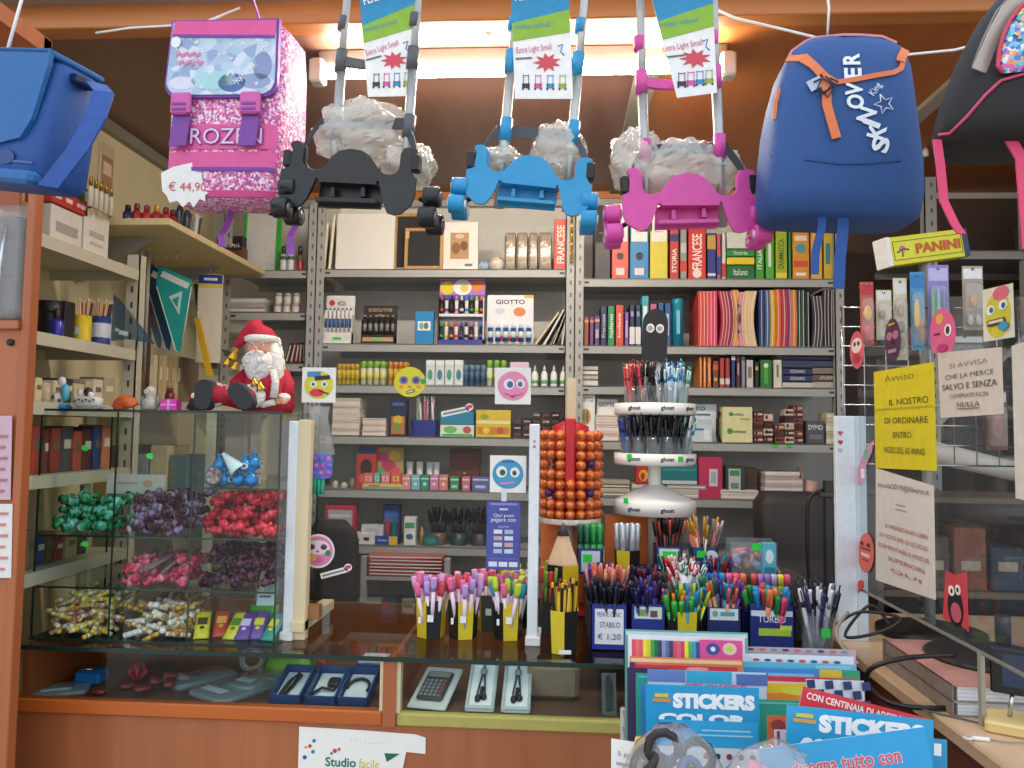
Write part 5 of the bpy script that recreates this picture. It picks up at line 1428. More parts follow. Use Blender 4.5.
N().tube([(-.02, .08, 168*s), (0, .08, 185*s), tuple(Vector((c0.x+.02, YR, RODZ+.01))-c0)], .0025, BLACK); m.build('hanging_loop', t)
# hook on the ceiling between the two backpacks
p = WZ(925, 148, CEIL)
t = T('ceiling_hook', 'small white hook under the wooden ceiling between the two backpacks', 'hook', p)
N().lathe([(.004, .035), (.005, .0), (.012, -.012), (.012, -.03), (.006, -.034)], WHITE, 12); m.build('hook_body', t)
N().tube([(0, 0, .0), (-.02, 0, -.004), (-.03, 0, -.014)], .0025, CHROME); m.build('pin', t)
# == glass candy case on the counter
KY0, KY1 = 1.925, 2.24
KX0, KX1 = W(31, 640, KY0).x, W(274, 640, KY0).x
KZ1 = W(150, 410, KY0).z
t = T('candy_case', 'three column glass candy display case on the counter', 'display case', (KX0, KY0, CZ))
kw, kd, kh = KX1-KX0, KY1-KY0, KZ1-CZ
zl = [0.004, W(110, 588, KY0).z-CZ, W(110, 536, KY0).z-CZ, W(230, 488, KY0).z-CZ]
xc = [W(x, 540, KY0).x-KX0 for x in (112, 190)]
N().box(0, 0, kh-.005, kw, kd, kh, GLASS); m.box(-.001, -.002, kh-.0055, kw+.001, 0, kh+.0005, EDGE); m.build('glass_top', t)
N().add([(0, 0, 0), (kw, 0, 0), (kw, 0, kh-.006), (0, 0, kh-.006)], [(0, 1, 2, 3)], GLASS); m.build('front_glass', t)
for x in (0, kw):
    N().add([(x, 0, 0), (x, kd, 0), (x, kd, kh-.006), (x, 0, kh-.006)], [(0, 1, 2, 3) if x else (3, 2, 1, 0)], GLASS); m.box(x-.002, -.002, 0, x+.002, .002, kh-.006, EDGE); m.box(x-.002, kd-.002, 0, x+.002, kd+.002, kh-.006, EDGE); m.build('side_glass', t)
for x in xc:
    N().add([(x, .003, 0), (x, kd, 0), (x, kd, kh-.006), (x, .003, kh-.006)], [(0, 1, 2, 3)], GLASS); m.box(x-.0018, .001, 0, x+.0018, .004, kh-.006, EDGE); m.build('divider', t)
N().box(-.004, -.006, 0, kw+.004, kd, .004, EDGE); m.build('base', t)
for i, z in enumerate(zl[1:]):
    xs0 = 0 if i < 2 else xc[1]
    if i == 0: xs0 = 0
    N().box(xs0+.003, .004, z-.004, kw-.003, kd, z, GLASS); m.box(xs0+.003, .002, z-.0045, kw-.003, .004, z, EDGE); m.build('glass_shelf', t)
kx = [0]+xc+[kw]
def cell(col):
    return KX0+kx[col]+.012, KX0+kx[col+1]-.012
def sweet(col, core):
    N(); r_ = .0105
    m.loft([[(x, rr*cos(a), rr*sin(a)) for a in [2*PI*k/8 for k in range(8)]] for x, rr in ((-.021, .010), (-.0135, .003), (-.011, r_*.8), (-.005, r_), (.005, r_), (.011, r_*.8), (.0135, .003), (.021, .010))], mat(col, .25, n=.2, ns=200), True)
    m.cyl((-.004, 0, 0), (.004, 0, 0), r_*1.04, None, mat(core, .3), 8)
    return m
def heap(name, label, cat, group, protos, col, z, n, y0=.02, y1=.26, zmax=.07, flatn=False, deep=.8, slope=.0, layers=3):
    """pieces heaped on a shelf of the case: laid layer on layer, front ones lowest"""
    x0, x1 = cell(col)
    made = 0
    first = {}
    rr = random.Random(col*31+int(z*1000)+n)
    for i in range(n):
        pm = i % len(protos)
        u = rr.random()
        lay = i*layers//n
        x = rr.uniform(x0+.012, x1-.012)
        yy = KY0+y0+(y1-y0)*(rr.random()**2*.5+.10*lay)
        zz = CZ+z+.011+(lay+rr.random()*.8)*zmax/layers+slope*(yy-KY0-y0)
        rot = (rr.uniform(-.5, .5), rr.uniform(-.45, .45), rr.uniform(0, 3.14)) if not flatn else (rr.uniform(-.15, .15), rr.uniform(-.15, .15), rr.uniform(-.5, .5))
        if pm not in first:
            o = protos[pm][0].build(name, None, (x, yy, zz), rot); first[pm] = o
            tag(o, protos[pm][1] if len(protos[pm]) > 1 else label, cat, group)
        else:
            o = first[pm].copy(); COL.objects.link(o); o.location = (x, yy, zz); o.rotation_euler = rot
heap('wrapped_candy', '', 'candy', 'green candies in the case', [(sweet('2f9a62', '7ad0a0'), 'green wrapped candy heaped in the upper left compartment'), (sweet('1f7a4c', '4fb080'), 'dark green wrapped candy heaped in the upper left compartment'), (sweet('58b8a0', 'b8e8dc'), 'mint wrapped candy heaped in the upper left compartment')], 0, zl[2], 96, zmax=.085)
heap('wrapped_candy', '', 'candy', 'maroon candies in the case', [(sweet('5a2430', 'b0a4c0'), 'maroon wrapped candy heaped in the upper middle compartment'), (sweet('3e1c2c', '8a5a7a'), 'blackish plum wrapped candy heaped in the upper middle compartment'), (sweet('8a7aa0', '5a2430'), 'greyish lilac wrapped candy heaped in the upper middle compartment')], 1, zl[2], 96, zmax=.10)
heap('wrapped_candy', '', 'candy', 'red candies in the case', [(sweet('d4263c', 'e8505c'), 'bright red wrapped candy heaped in the upper right compartment'), (sweet('b81f34', 'd84450'), 'deep red wrapped candy heaped in the upper right compartment')], 2, zl[2], 99, zmax=.10)
heap('twist_sweet', '', 'candy', 'pink candies in the case', [(sweet('cf2f50', 'e8688a'), 'rose pink wrapped candy heaped in the central compartment'), (sweet('e05a78', 'f0a0b0'), 'light pink wrapped candy heaped in the central compartment')], 1, zl[1], 70, zmax=.06)
heap('twist_sweet', '', 'candy', 'purple candies in the case', [(sweet('4a1530', '8a3050'), 'wine purple wrapped candy heaped in the middle right compartment'), (sweet('34122a', '6a2a50'), 'black purple wrapped candy heaped in the middle right compartment')], 2, zl[1], 90, zmax=.095)
def stickm(c1, c2, l_=.075, r_=.006):
    N()
    n = 7
    for k in range(n):
        m.cyl((-l_/2+l_*k/n, 0, 0), (-l_/2+l_*(k+1)/n, 0, 0), r_, None, mat(c1 if k % 2 else c2, .4), 7)
    return m
heap('candy_stick', '', 'candy', 'striped sticks in the case', [(stickm('ece6dc', 'd8b84a'), 'white and yellow candy stick heaped in the lower left compartment'), (stickm('d8c22e', 'e8e0b0'), 'yellow candy stick heaped in the lower left compartment'), (stickm('e8e0d8', 'c88a6a'), 'white and tan candy stick heaped in the lower left compartment')], 0, zl[0], 85, zmax=.085)
heap('candy_stick', '', 'candy', 'pale wrapped sticks in the case', [(stickm('e8e2d8', 'f4f0ea', .05, .008), 'white wrapped candy stick in the lower middle compartment'), (stickm('c89a6a', 'e4d4b8', .06), 'caramel candy stick in the lower middle compartment'), (stickm('d8b830', 'b07a3a', .07), 'gold candy stick in the lower middle compartment')], 1, zl[0], 80, zmax=.07)
# bundles of clear wrapped sticks lying behind the pink and red candies
for (col, z, n, c, lab, y0) in ((1, zl[1]+.055, 12, '7a6a70', 'grey wrapped stick lying on the pink candies', .08), (2, zl[2]+.08, 12, '54423c', 'brown wrapped stick lying on the red candies', .12), (2, zl[1]+.075, 12, '3a2428', 'dark wrapped stick lying on the purple candies', .10), (0, zl[0]+.07, 10, '8a7a50', 'olive wrapped stick lying at the back of the striped sticks', .14), (1, zl[0]+.065, 10, '6e6038', 'drab wrapped stick lying behind the pale sticks', .14)):
    x0, x1 = cell(col)
    pr = None
    for i in range(n):
        x = x0+.025+(x1-x0-.05)*i/(n-1)
        if pr is None:
            N().cyl((0, -.05, -.012), (0, .05, .02), .0045, .0045, mat(c, .25, n=.25, ns=120), 7); m.ball((0, -.052, -.013), .006, mat(c, .3), 8, 5)
            pr = m.build('lolly_stick', None, (x, KY0+y0, CZ+z), (0, 0, RD.uniform(-.5, .2))); tag(pr, lab, 'candy', lab.split(' lying')[0]+'s')
        else:
            o = pr.copy(); COL.objects.link(o); o.location = (x, KY0+y0+RD.uniform(-.02, .04), CZ+z+RD.uniform(-.004, .008)); o.rotation_euler = (RD.uniform(-.1, .1), 0, RD.uniform(-.6, .3))
# bright packets in the lower right compartment
x0, x1 = cell(2)
for (u, y, c, c2, a, lab) in ((.06, .03, 'e4d62a', '3a3a20', .35, 'bright yellow sweet packet in the lower right compartment'), (.26, .05, 'c8482c', 'e8b04a', .3, 'orange red sweet packet beside the yellow one'), (.42, .03, 'dcd23c', '5a8a3a', -.1, 'lemon sweet packet in the middle of the lower right compartment'), (.58, .028, '6a4a9a', 'd8c8e8', .05, 'violet sweet packet in the lower right compartment'), (.74, .04, '7a58a8', 'e8e04a', .1, 'lilac sweet packet next to the violet one'), (.90, .03, '3a9a8a', 'e8d84a', -.2, 'teal and yellow sweet packet at the case corner')):
    k = T('sweet_packet', lab, 'packet', (x0+u*(x1-x0), KY0+y, CZ+.006), rz=a, rx=-.9)
    N().loft([[(sx_*.019*w_, sy*.006*q, z) for sx_, sy in ((-1, -.2), (-.5, -1), (.5, -1), (1, -.2), (1, .2), (.5, 1), (-.5, 1), (-1, .2))] for z, q, w_ in ((0, .1, 1), (.012, .8, .97), (.04, 1, .96), (.075, .8, .97), (.088, .1, 1))], mat(c, .3, n=.15, ns=60)); m.build('packet', k)
    N().rect(0, .05, .024, .022, mat(c2, .4), y=-.0072); m.disc(0, .03, .006, .005, mat(c2, .4), y=-.0072); m.build('print', k)
k = T('candy_bag', 'green topped candy bag at the back of the lower right compartment', 'packet', (x0+.135, KY0+.12, CZ+.005), rz=.1, rx=-.35)
N().loft([[(sx_*.04*w_, sy*.012*q, z) for sx_, sy in ((-1, -.2), (-.5, -1), (.5, -1), (1, -.2), (1, .2), (.5, 1), (-.5, 1), (-1, .2))] for z, q, w_ in ((0, .1, 1), (.012, .8, .97), (.04, 1, .96), (.06, .8, .97), (.07, .1, 1))], mat('4fa83a', .35, n=.2, ns=50)); m.build('packet', k)
N().box(-.022, -.004, .06, .03, .003, .13, mat('cfdfe8', .4), c=.002); m.rect(0, .09, .03, .006, mat('3a6a90', .5), y=-.005); m.build('header_card', k)
k = MB(); k.box(0, 0, 0, .09, .05, .03, mat('8a7a66', .6), c=.006); o = k.build('sweet_box', None, (x0+.01, KY0+.16, CZ+.005), (0, 0, .1)); tag(o, 'drab box at the back of the lower right compartment', 'box')
# blue foil cluster in the upper right of the case: egg shaped toys in blue wrap
BF = mat('1f86cc', .2, .3, n=.2, ns=50, bump=.5)
zb = CZ+zl[3]+.001
pos = ((.018, .05, .0), (.052, .045, .0), (.088, .05, .0), (.122, .05, .0), (.035, .052, .036), (.105, .05, .036), (.125, .06, .042))
for i, (u, y, z) in enumerate(pos):
    k = T('foil_sweet', 'blue foil wrapped sweet piled in the top right of the candy case', 'candy', (x0+u, KY0+y, zb+z), rz=i*1.3, group='blue foil sweets in the case')
    N().lathe([(.004, 0), (.016, .006), (.019, .017), (.015, .029), (.004, .034), (.011, .044), (.012, .047)], BF, 14); m.build('wrap', k)
    N().disc(0, .018, .010, .008, mat('cfe4f0', .4), y=-.0195); m.disc(0, .018, .005, .005, mat('7a4a5a', .4), y=-.0202); m.build('print', k)
k = T('paper_cone', 'white cone bag lying over the blue foil sweets', 'bag', (x0+.085, KY0+.035, zb+.05), ry=.5)
N().lathe([(.004, -.05), (.022, .01), (.021, .012), (.003, -.046)], mat('d4e6ee', .4), 14, X=MR(PI/2+.3, 4, 'Y')); m.build('cone', k)
k = T('picture_disc', 'round pinkish picture disc hanging before the blue foil sweets', 'disc', (x0+.035, KY0+.02, zb+.028), rx=-.1)
N().disc(0, 0, .023, .023, mat('4a5a8a', .4), y=-.004, t=.004); m.disc(0, 0, .020, .020, speck(('a86a6a', '6a4a4a', 'c8a090', '5a6a8a', '8a8a7a'), 140), y=-.0048); m.build('disc', k)
for i, (u, h_, lab) in enumerate(((.085, .0, 'lower white card box standing behind the blue foil sweets'), (.09, .031, 'upper white card box standing behind the blue foil sweets'))):
    k = MB(); k.box(-.024, 0, 0, .024, .05, .03, mat('dcd8cc', .6), c=.001); k.rect(0, .016, .03, .006, mat('8a8578', .6)); o = k.build('card_box', None, (x0+u, KY0+.10, zb+.05+h_-.05)); tag(o, lab, 'box')
# green price dots
for (x, y, lab) in ((85, 448, 'green price dot at the top left of the candy case'), (150, 456, 'green price dot in the middle of the candy case'), (85, 544, 'green price dot under the green candies')):
    p = W(x, y, KY0-.004)
    k = MB(); k.disc(0, 0, .0095, .0075, GREENTAG, y=-.0006, n=14); o = k.build('price_dot', None, p, (0, .3, 0)); tag(o, lab, 'sticker')
k = T('paper_sheet', 'white printed sheet lying inside the left of the candy case', 'paper', (KX0+.06, KY0+.2, CZ+zl[2]+.09), rx=-.1)
N().box(0, 0, 0, .17, .001, .055, mat('d8d4cc', .7)); m.build('sheet', k)
N().disc(.12, .03, .014, .01, mat('d8a080', .7)); m.rect(.06, .03, .06, .004, mat('b0a0a8', .7)); m.build('print', k)
k = MB(); k.box(0, 0, 0, .17, .03, .088, POT); o = k.build('display_riser', None, (KX0+.06, KY0+.195, CZ+zl[2]+.0015)); tag(o, 'clear acrylic block under the white sheet in the candy case', 'riser')

# == things on top of the candy case
KT = KZ1+.0005
def top(x, Y=2.0): return Vector((W(x, 410, Y).x, Y, KT))
# toy: white snow house on a blue base
k = T('toy_figure', 'white and turquoise toy figure on a blue base atop the candy case', 'toy', top(60))
N().loft([se(0, 0, z, a, b, 2.5, 20) for z, a, b in ((0, .028, .024), (.01, .028, .024), (.014, .022, .02))], mat('2f7fb8', .4)); m.build('base', k)
N().ball((-.008, 0, .03), (.018, .015, .018), WHITE); m.ball((-.012, -.012, .032), (.006, .005, .007), mat('6a4038', .5), 8, 6); m.ball((.004, -.01, .024), (.005, .004, .005), mat('6a4038', .5), 8, 6); m.build('body', k)
N().ball((.012, 0, .045), (.012, .012, .025), mat('5ab0c8', .4)); m.ball((.004, -.004, .075), (.011, .01, .013), mat('dfe6e6', .4)); m.build('turquoise_figure', k)
k = T('toy_sleigh', 'white toy sleigh with dark details atop the candy case', 'toy', top(88))
N().loft([se(0, 0, z, a, .018, 4, 20) for z, a in ((.008, .03), (.014, .038), (.03, .036), (.034, .03))], mat('dcdad6', .4)); m.build('body', k)
for q in (-.012, .012):
    N().tube([(-.042, q, .012), (-.03, q, .003), (.03, q, .003), (.044, q, .012)], .0025, mat('b8b4b0', .4)); m.build('runner', k)
N().ball((-.002, 0, .048), (.012, .01, .013), mat('3a3030', .5)); m.ball((-.022, 0, .044), (.010, .009, .01), WHITE); m.ball((.012, -.01, .04), (.008, .006, .008), WHITE); m.build('rider', k)
N()
for q in range(6): m.disc(-.025+q*.01, .022+.004*(q % 2), .0028, .0028, mat('40383a', .5), y=-.0195, n=8)
m.build('dots', k)
k = T('shell', 'orange fan shaped shell standing on the candy case', 'shell', top(125), ry=-.25)
N()
rings = []
for i in range(25):
    a = -.2+2.6*i/24
    r_ = .038*(1+.05*(i % 2))
    rings.append([(r_*q*cos(a+.3), -.012*sin(PI*q)-.002*(i % 2), r_*q*sin(a+.3)+.001) for q in (0.03, .3, .6, .85, 1)]+[(r_*q*cos(a+.3), .004, r_*q*sin(a+.3)+.001) for q in (1, .5, .03)])
m.loft(rings, mat('d8622e', .4, n=.15)); m.ball((-.012, 0, .008), (.022, .008, .009), mat('c85226', .45)); m.build('shell', k)
k = T('toy_figure', 'grey and white plush owl figure on the candy case', 'toy', top(150))
N().lathe([(.012, 0), (.021, .006), (.019, .026), (.012, .036), (.015, .044), (.014, .058), (.004, .066)], mat('b8b4aa', .6, n=.2, ns=120), 16); m.build('body', k)
for q in (-1, 1):
    N().ball((q*.021, 0, .024), (.007, .01, .016), mat('8a867e', .6)); m.build('wing', k)
    N().disc(q*.006, .05, .005, .005, mat('e8e6e0'), y=-.0155); m.disc(q*.006, .05, .002, .002, BLACK, y=-.0162); m.build('eye', k)
carton('gift_box', 'tiny shiny pink gift box on the candy case', 'box', 160, 177, 399, KT, .03, mat('d83aa8', .25, .3, n=.2, ns=90), (('r', .5, .5, .15, .98, 'f0a8dc'), ('r', .5, .5, .98, .15, 'f0a8dc')), Y=1.98)
N().ball((0, 0, .008), (.01, .01, .008), mat('e08a2a', .5)); m.cyl((0, 0, .014), (0, 0, .02), .003, .001, mat('d8b03a'), 6); o = m.build('toy_pumpkin', None, top(164, 2.03)+Vector((0, 0, 0))); tag(o, 'little orange ball figure behind the pink gift box', 'toy')
k = T('gnome_figure', 'small red gnome figure with pointed hat beside the seated doll', 'figurine', top(197))
N().lathe([(.02, 0), (.024, .012), (.018, .03), (.010, .036)], mat('2c2224', .7, n=.3, ns=120), 14); m.build('base', k)
N().loft([se(x, 0, z, a, a*.8, 2, 14) for x, z, a in ((-.008, .026, .016), (-.004, .036, .017), (.004, .048, .013), (.012, .062, .008), (.02, .078, .003))], RED); m.build('hat', k)
N().loft([se(-.026, 0, .005, .006, .006, 2, 10), se(-.018, 0, .02, .007, .006, 2, 10), se(-.012, 0, .032, .005, .005, 2, 10)], RED); m.build('arm', k)
N().ball((-.003, -.013, .04), (.009, .006, .008), mat('f0eae6', .8)); m.build('beard', k)
N().ball((.021, 0, .081), .004, mat('d8b860', .5), 8, 6); m.build('bell', k)
# seated doll in red
Yd = 2.06
sd = Yd/FPX
c0 = Vector((W(255, 408, Yd).x, Yd, KT))
k = T('santa_doll', 'seated white bearded doll in red hat holding golden bells', 'doll', c0)
RV = mat('b41e38', .8, n=.12, ns=90, bump=.3)
FURM = mat('f0ece6', .95, n=.06, ns=160, bump=.8)
SK = mat('e2a585', .6, n=.04)
D = lambda x, y, d=0: Vector(((x-255)*sd, d, (408-y)*sd))
N().loft([se(D(268, 0).x+dx, .0, (408-y)*sd, a*sd, b*sd, 2.4, 24) for y, dx, a, b in ((409, 0, 24, 20), (400, 0, 27, 23), (388, -.002, 26, 22), (375, -.004, 24, 19), (365, -.004, 20, 15), (358, -.006, 11, 9))], RV); m.build('body', k)
# legs stretched to the viewer with dark soles
for (a, b, c_) in (((252, 396, -.015), (238, 393, -.055), (221, 391, -.10)), ((268, 398, -.02), (264, 396, -.06), (260, 395, -.10))):
    P = [D(x, y, d) for x, y, d in (a, b, c_)]
    N().tube([P[0], P[0].lerp(P[1], .5), P[1], P[2]], [.03, .03, .027, .025], RV, 16); m.build('leg', k)
for (x, y, an, d) in ((220.5, 392.5, .06, -.112), (258.5, 393.5, -.75, -.118)):
    Pc = D(x, y, d)
    X = MT(Pc) @ MR(an, 4, 'Y')
    pl = [(.0235*math.copysign(abs(cos(q))**.7, cos(q)), .040*math.copysign(abs(sin(q))**.7, sin(q))) for q in [2*PI*i/24 for i in range(24)]]
    N().extr([(x_*.98, z_*.97) for x_, z_ in pl], -.006, 0, mat('2e3033', .7), X=X); bt_ = m.build('boot_sole', k)
    N().extr(pl, 0, .03, mat('3a3c40', .7), X=X); m.build('boot', k)
    N().lathe([(.024, -.014), (.032, -.008), (.033, .006), (.026, .014)], FURM, 18, X=MT(Pc+Vector((.016, .038, .002))) @ MR(PI/2-.2, 4, 'X')); m.build('fur_cuff', k)
# arms
for P, sd_ in (([D(250, 368, -.01), D(240, 380, -.03), D(246, 388, -.055)], 0), ([D(282, 368, 0), D(289, 380, -.01), D(291, 392, -.03)], 1)):
    N().tube(P, [.02, .021, .017], RV, 14); m.build('arm', k)
    N().ball(P[2]+Vector((-.002, -.01, -.004)), (.019, .015, .013), FURM, 14, 9); m.build('cuff', k)
    h0 = P[2]+(Vector((-.02, -.022, .004)) if sd_ == 0 else Vector((-.0, -.018, -.014)))
    N().ball(h0, (.012, .007, .009), SK, 12, 8)
    for q in range(4):
        b0 = h0+Vector((-.008, -.003, .006-q*.004))
        m.tube([b0, b0+Vector((-.008, -.004, .001)), b0+Vector((-.013-.001*(q % 2), -.002, -.003))], [.0026, .0025, .0018], SK, 7)
    m.tube([h0+Vector((0, -.004, .008)), h0+Vector((-.006, -.008, .012)), h0+Vector((-.010, -.009, .010))], [.003, .0028, .002], SK, 7)
    m.build('hand', k)
# head, face
H = D(263, 346, -.022)
N().loft([se(H.x, H.y, H.z+z, a, b, 2.2, 22) for z, a, b in ((-.034, .010, .010), (-.026, .022, .022), (-.010, .028, .027), (.008, .030, .028), (.022, .027, .025), (.032, .015, .014))], SK)
m.ball(H+Vector((0, -.031, -.002)), (.006, .006, .006), SK, 10, 7)
for q in (-1, 1):
    m.ball(H+Vector((q*.014, -.022, -.004)), (.009, .007, .007), mat('dc907a', .6), 10, 7)
    m.ball(H+Vector((q*.030, .0, .0)), (.005, .006, .009), SK, 8, 6)
m.build('head', k)
for q in (-1, 1):
    N().ball(H+Vector((q*.0105, -.0255, .007)), (.0042, .003, .0036), mat('f2efe8', .3), 10, 7); m.ball(H+Vector((q*.0105, -.0278, .007)), (.0021, .0014, .0023), mat('2a3440', .3), 8, 6); m.build('eye', k)
    N().ball(H+Vector((q*.011, -.026, .0145)), (.007, .003, .0026), FURM, 10, 6); m.build('eyebrow', k)
N().ball(H+Vector((0, -.030, -.0115)), (.005, .003, .0022), mat('b84a50', .5), 8, 6); m.build('mouth', k)
N()
rr = random.Random(9)
m.loft([se(H.x+dx, H.y-.012, H.z+z, a, b, 2.2, 22) for z, dx, a, b in ((-.078, .0, .008, .006), (-.066, .0, .022, .014), (-.05, .0, .031, .02), (-.03, 0, .035, .025), (-.016, 0, .033, .022), (-.012, 0, .026, .016))], FURM)
for i in range(60):
    a = rr.uniform(-1.3, 1.3); z = rr.uniform(-.072, -.014)
    w_ = .034*(1-abs(z+.03)/.06)
    c = H+Vector((w_*sin(a), -.012-w_*.75*cos(a), z))
    m.ball(c, (rr.uniform(.004, .007), .005, rr.uniform(.006, .010)), FURM, 7, 5)
for q in (-1, 1):
    m.tube([H+Vector((q*.001, -.032, -.007)), H+Vector((q*.012, -.032, -.012)), H+Vector((q*.021, -.026, -.021))], [.005, .0055, .002], FURM, 8)
m.build('beard', k)
N()
for i in range(34):
    a = rr.uniform(-.3, PI+.3); z = rr.uniform(-.05, .02)
    rad = .031+.012*min(1, (.02-z)/.05)
    c = H+Vector((rad*cos(a), .004+abs(rad*.8*sin(a)), z))
    m.ball(c, (.010, .009, .015), FURM, 8, 6)
m.tube([H+Vector((.026, -.004, .012)), H+Vector((.036, -.006, -.02)), H+Vector((.040, -.004, -.055)), H+Vector((.038, -.008, -.085))], [.010, .014, .014, .006], FURM, 12)
m.build('hair', k)
N()
rr2 = []
m.loft([se(H.x, H.y, H.z+.018, .033, .031, 2, 22), se(H.x, H.y, H.z+.032, .032, .030, 2, 22), se(H.x-.004, H.y+.002, H.z+.047, .024, .024, 2, 22), se(H.x-.014, H.y+.002, H.z+.056, .014, .016, 2, 22)], RV)
m.tube([H+Vector((-.004, .0, .045)), H+Vector((-.020, -.002, .046)), H+Vector((-.036, -.006, .030)), H+Vector((-.048, -.010, .012)), H+Vector((-.052, -.012, .002))], [.022, .020, .014, .010, .006], RV, 14)
m.build('hat', k)
N().tube([D(281, 366, -.058), D(284, 378, -.06), D(283, 394, -.062)], [.009, .010, .011], FURM, 10); m.tube([D(262, 398, -.064), D(274, 401, -.066), D(284, 398, -.06)], .009, FURM, 10); m.build('fur_trim', k)
N().lathe([(.030, -.007), (.037, -.004), (.0375, .005), (.031, .009)], FURM, 24, X=MT(H+Vector((0, 0, .021)))); m.build('hat_brim', k)
N().ball(H+Vector((-.054, -.014, -.006)), .009, mat('b89a78', .9, bump=.5), 12, 8); m.build('pompom', k)
GB = mat('c9a03a', .2, 1.0)
for (x, y, r_, d) in ((241, 350, 6, -.06), (236, 357, 5, -.065), (244, 362, 4.5, -.07), (272, 382, 5.5, -.085), (266, 378, 4.5, -.085)):
    c = D(x, y, d)
    N().lathe([(r_*sd, -r_*sd), (r_*sd*.95, -r_*sd*.8), (r_*sd*.62, -r_*sd*.1), (r_*sd*.5, r_*sd*.4), (r_*sd*.15, r_*sd*.8)], GB, 16, X=MT(c) @ MR(.4 if x < 250 else -.3, 4, 'Y')); m.ball(c+Vector((0, 0, -r_*sd)), r_*sd*.28, mat('5a3a20', .5), 8, 6); m.build('bell', k)
N().extr([((233-255)*sd, (408-352)*sd), ((228-255)*sd, (408-346)*sd), ((236-255)*sd, (408-347)*sd), ((240-255)*sd, (408-352)*sd), ((236-255)*sd, (408-357)*sd)], -.066, -.063, mat('24281e', .6)); m.ball(D(237, 355, -.066), .004, mat('d8c060', .4), 8, 6); m.ball(D(241, 352, -.066), .004, mat('e0d0a0', .4), 8, 6); m.build('bow', k)
for ch in k.children:
    if ch.name.split('.')[0] in ('head', 'eye', 'eyebrow', 'mouth', 'beard', 'hair', 'hat', 'hat_brim', 'pompom'):
        ch.scale = (1.22, 1.22, 1.22); ch.location = (H+Vector((0, 0, -.02)))*-.22

# == acrylic screens on wooden posts
YP = 2.06
PW = wood('dcc9a0', 'e6d6b2', 'Z', 8, .5)
def post(label, xb, yb, xt, yt, w_, foot):
    b_ = WZ(xb, yb, CZ)
    tz = W(xt, yt, b_.y).z
    t = T('screen_post', label, 'post', (b_.x, b_.y, CZ), group=None)
    hw_ = w_/2
    N().box(-hw_, 0, .0, hw_, .035, tz-CZ, mat('e4e8ec', .4), c=.002); m.build('post', t)
    N().box(-hw_-.004, -.012, 0, hw_+.004 if not foot else hw_+.008, foot or .1, .022, mat('e4e4e2', .45), c=.002); m.build('foot', t)
    return t, b_, tz-CZ
t, b_, hz = post('white and wooden post beside the candy case', 287, 640, 283, 421, .026, .0)
N().box(.013, .0, 0, .046, .03, hz+.004, PW, c=.002); m.build('wooden_upright', t)
N().box(.010, -.01, .022, .046, .26, .05, PW, c=.002); m.build('wooden_foot', t)
N().box(.02, .02, .05, .075, .05, .085, mat('9a6a3e', .5)); m.build('block', t)
post_l = b_
t, b2, hz2 = post('slim white post right of the straw pen cups', 532, 645, 530, 424, .027, .10)
N()
for i, c in enumerate(('d88a9a', 'd06a8a')):
    m.disc(0, hz2-.045-.014*i, .004, .004, mat(c, .5), y=-.001)
m.build('heart_print', t)
zs0 = W(420, 372, YP).z
t = T('acrylic_screen', 'clear acrylic screen between the two posts above the counter', 'screen', (post_l.x+.05, YP, CZ))
wq = W(545, 400, YP).x-post_l.x-.05
N().add([(-.02, .0, .06), (wq, .0, .06), (wq, .0, zs0-CZ+.07), (-.02, .0, zs0-CZ+.07)], [(0, 1, 2, 3)], PLEXI); m.build('pane', t)
for x in (.02, wq-.03):
    N().box(x, -.003, .0, x+.02, .003, .075, POT, c=.001); m.build('clip', t)
# stickers and toys on the screen
def P_(x, y, Y=YP-.003): return W(x, y, Y)
sp = YP/FPX
def face(label, x, y, r_, col, kind, eye='3a6a8a'):
    t = T('face_sticker', label, 'sticker', P_(x, y))
    R_ = r_*sp
    N()
    if kind == 'card':
        m.extr([(sx_*(R_)*1.0, sz_*R_*1.02) for sx_, sz_ in ((-1, -1), (1, -1), (1, 1), (-1, 1))], -.0012, 0, PAPER)
    elif kind == 'round':
        m.disc(0, 0, R_, R_, PAPER, y=-.0012, n=28, t=.0012)
    m.build('card', t)
    N()
    q = R_*(.86 if kind == 'card' else .92)
    m.disc(0, 0, q, q*.95, mat(col, .5), y=-.0020, n=26)
    return t, m, R_
t, m, R_ = face('yellow smiling face card on the screen beside the doll', 319, 385, 17.5, 'd8d23a', 'card')
m.rect(-R_*.3, R_*.62, R_*.8, R_*.32, mat('3a8ab8', .5), y=-.0026); m.rect(R_*.2, R_*.42, R_*.9, R_*.25, mat('28282c', .5), y=-.0028, ang=.1)
for q in (-.32, .34): m.disc(R_*q, R_*.05, R_*.2, R_*.18, WHITE, y=-.0030); m.disc(R_*q, R_*.04, R_*.09, R_*.09, mat('2a5a6a'), y=-.0036)
m.disc(-R_*.1, -R_*.45, R_*.42, R_*.24, mat('d8344c', .5), y=-.003); m.rect(R_*.3, -R_*.42, R_*.6, R_*.08, BLACK, y=-.0034, ang=-.3); m.build('print', t)
t, m, R_ = face('round yellow face sticker in the upper middle of the screen', 410, 382, 17.5, 'ddd02c', 'none')
for q in (-.36, .36): m.disc(R_*q, R_*.1, R_*.26, R_*.24, mat('7a78a8'), y=-.0026); m.disc(R_*q, R_*.1, R_*.13, R_*.13, mat('3a3a5a'), y=-.0032)
for q in (-.5, 0, .5): m.disc(R_*q, -R_*.28, R_*.12, R_*.1, mat('e08a4a'), y=-.0026)
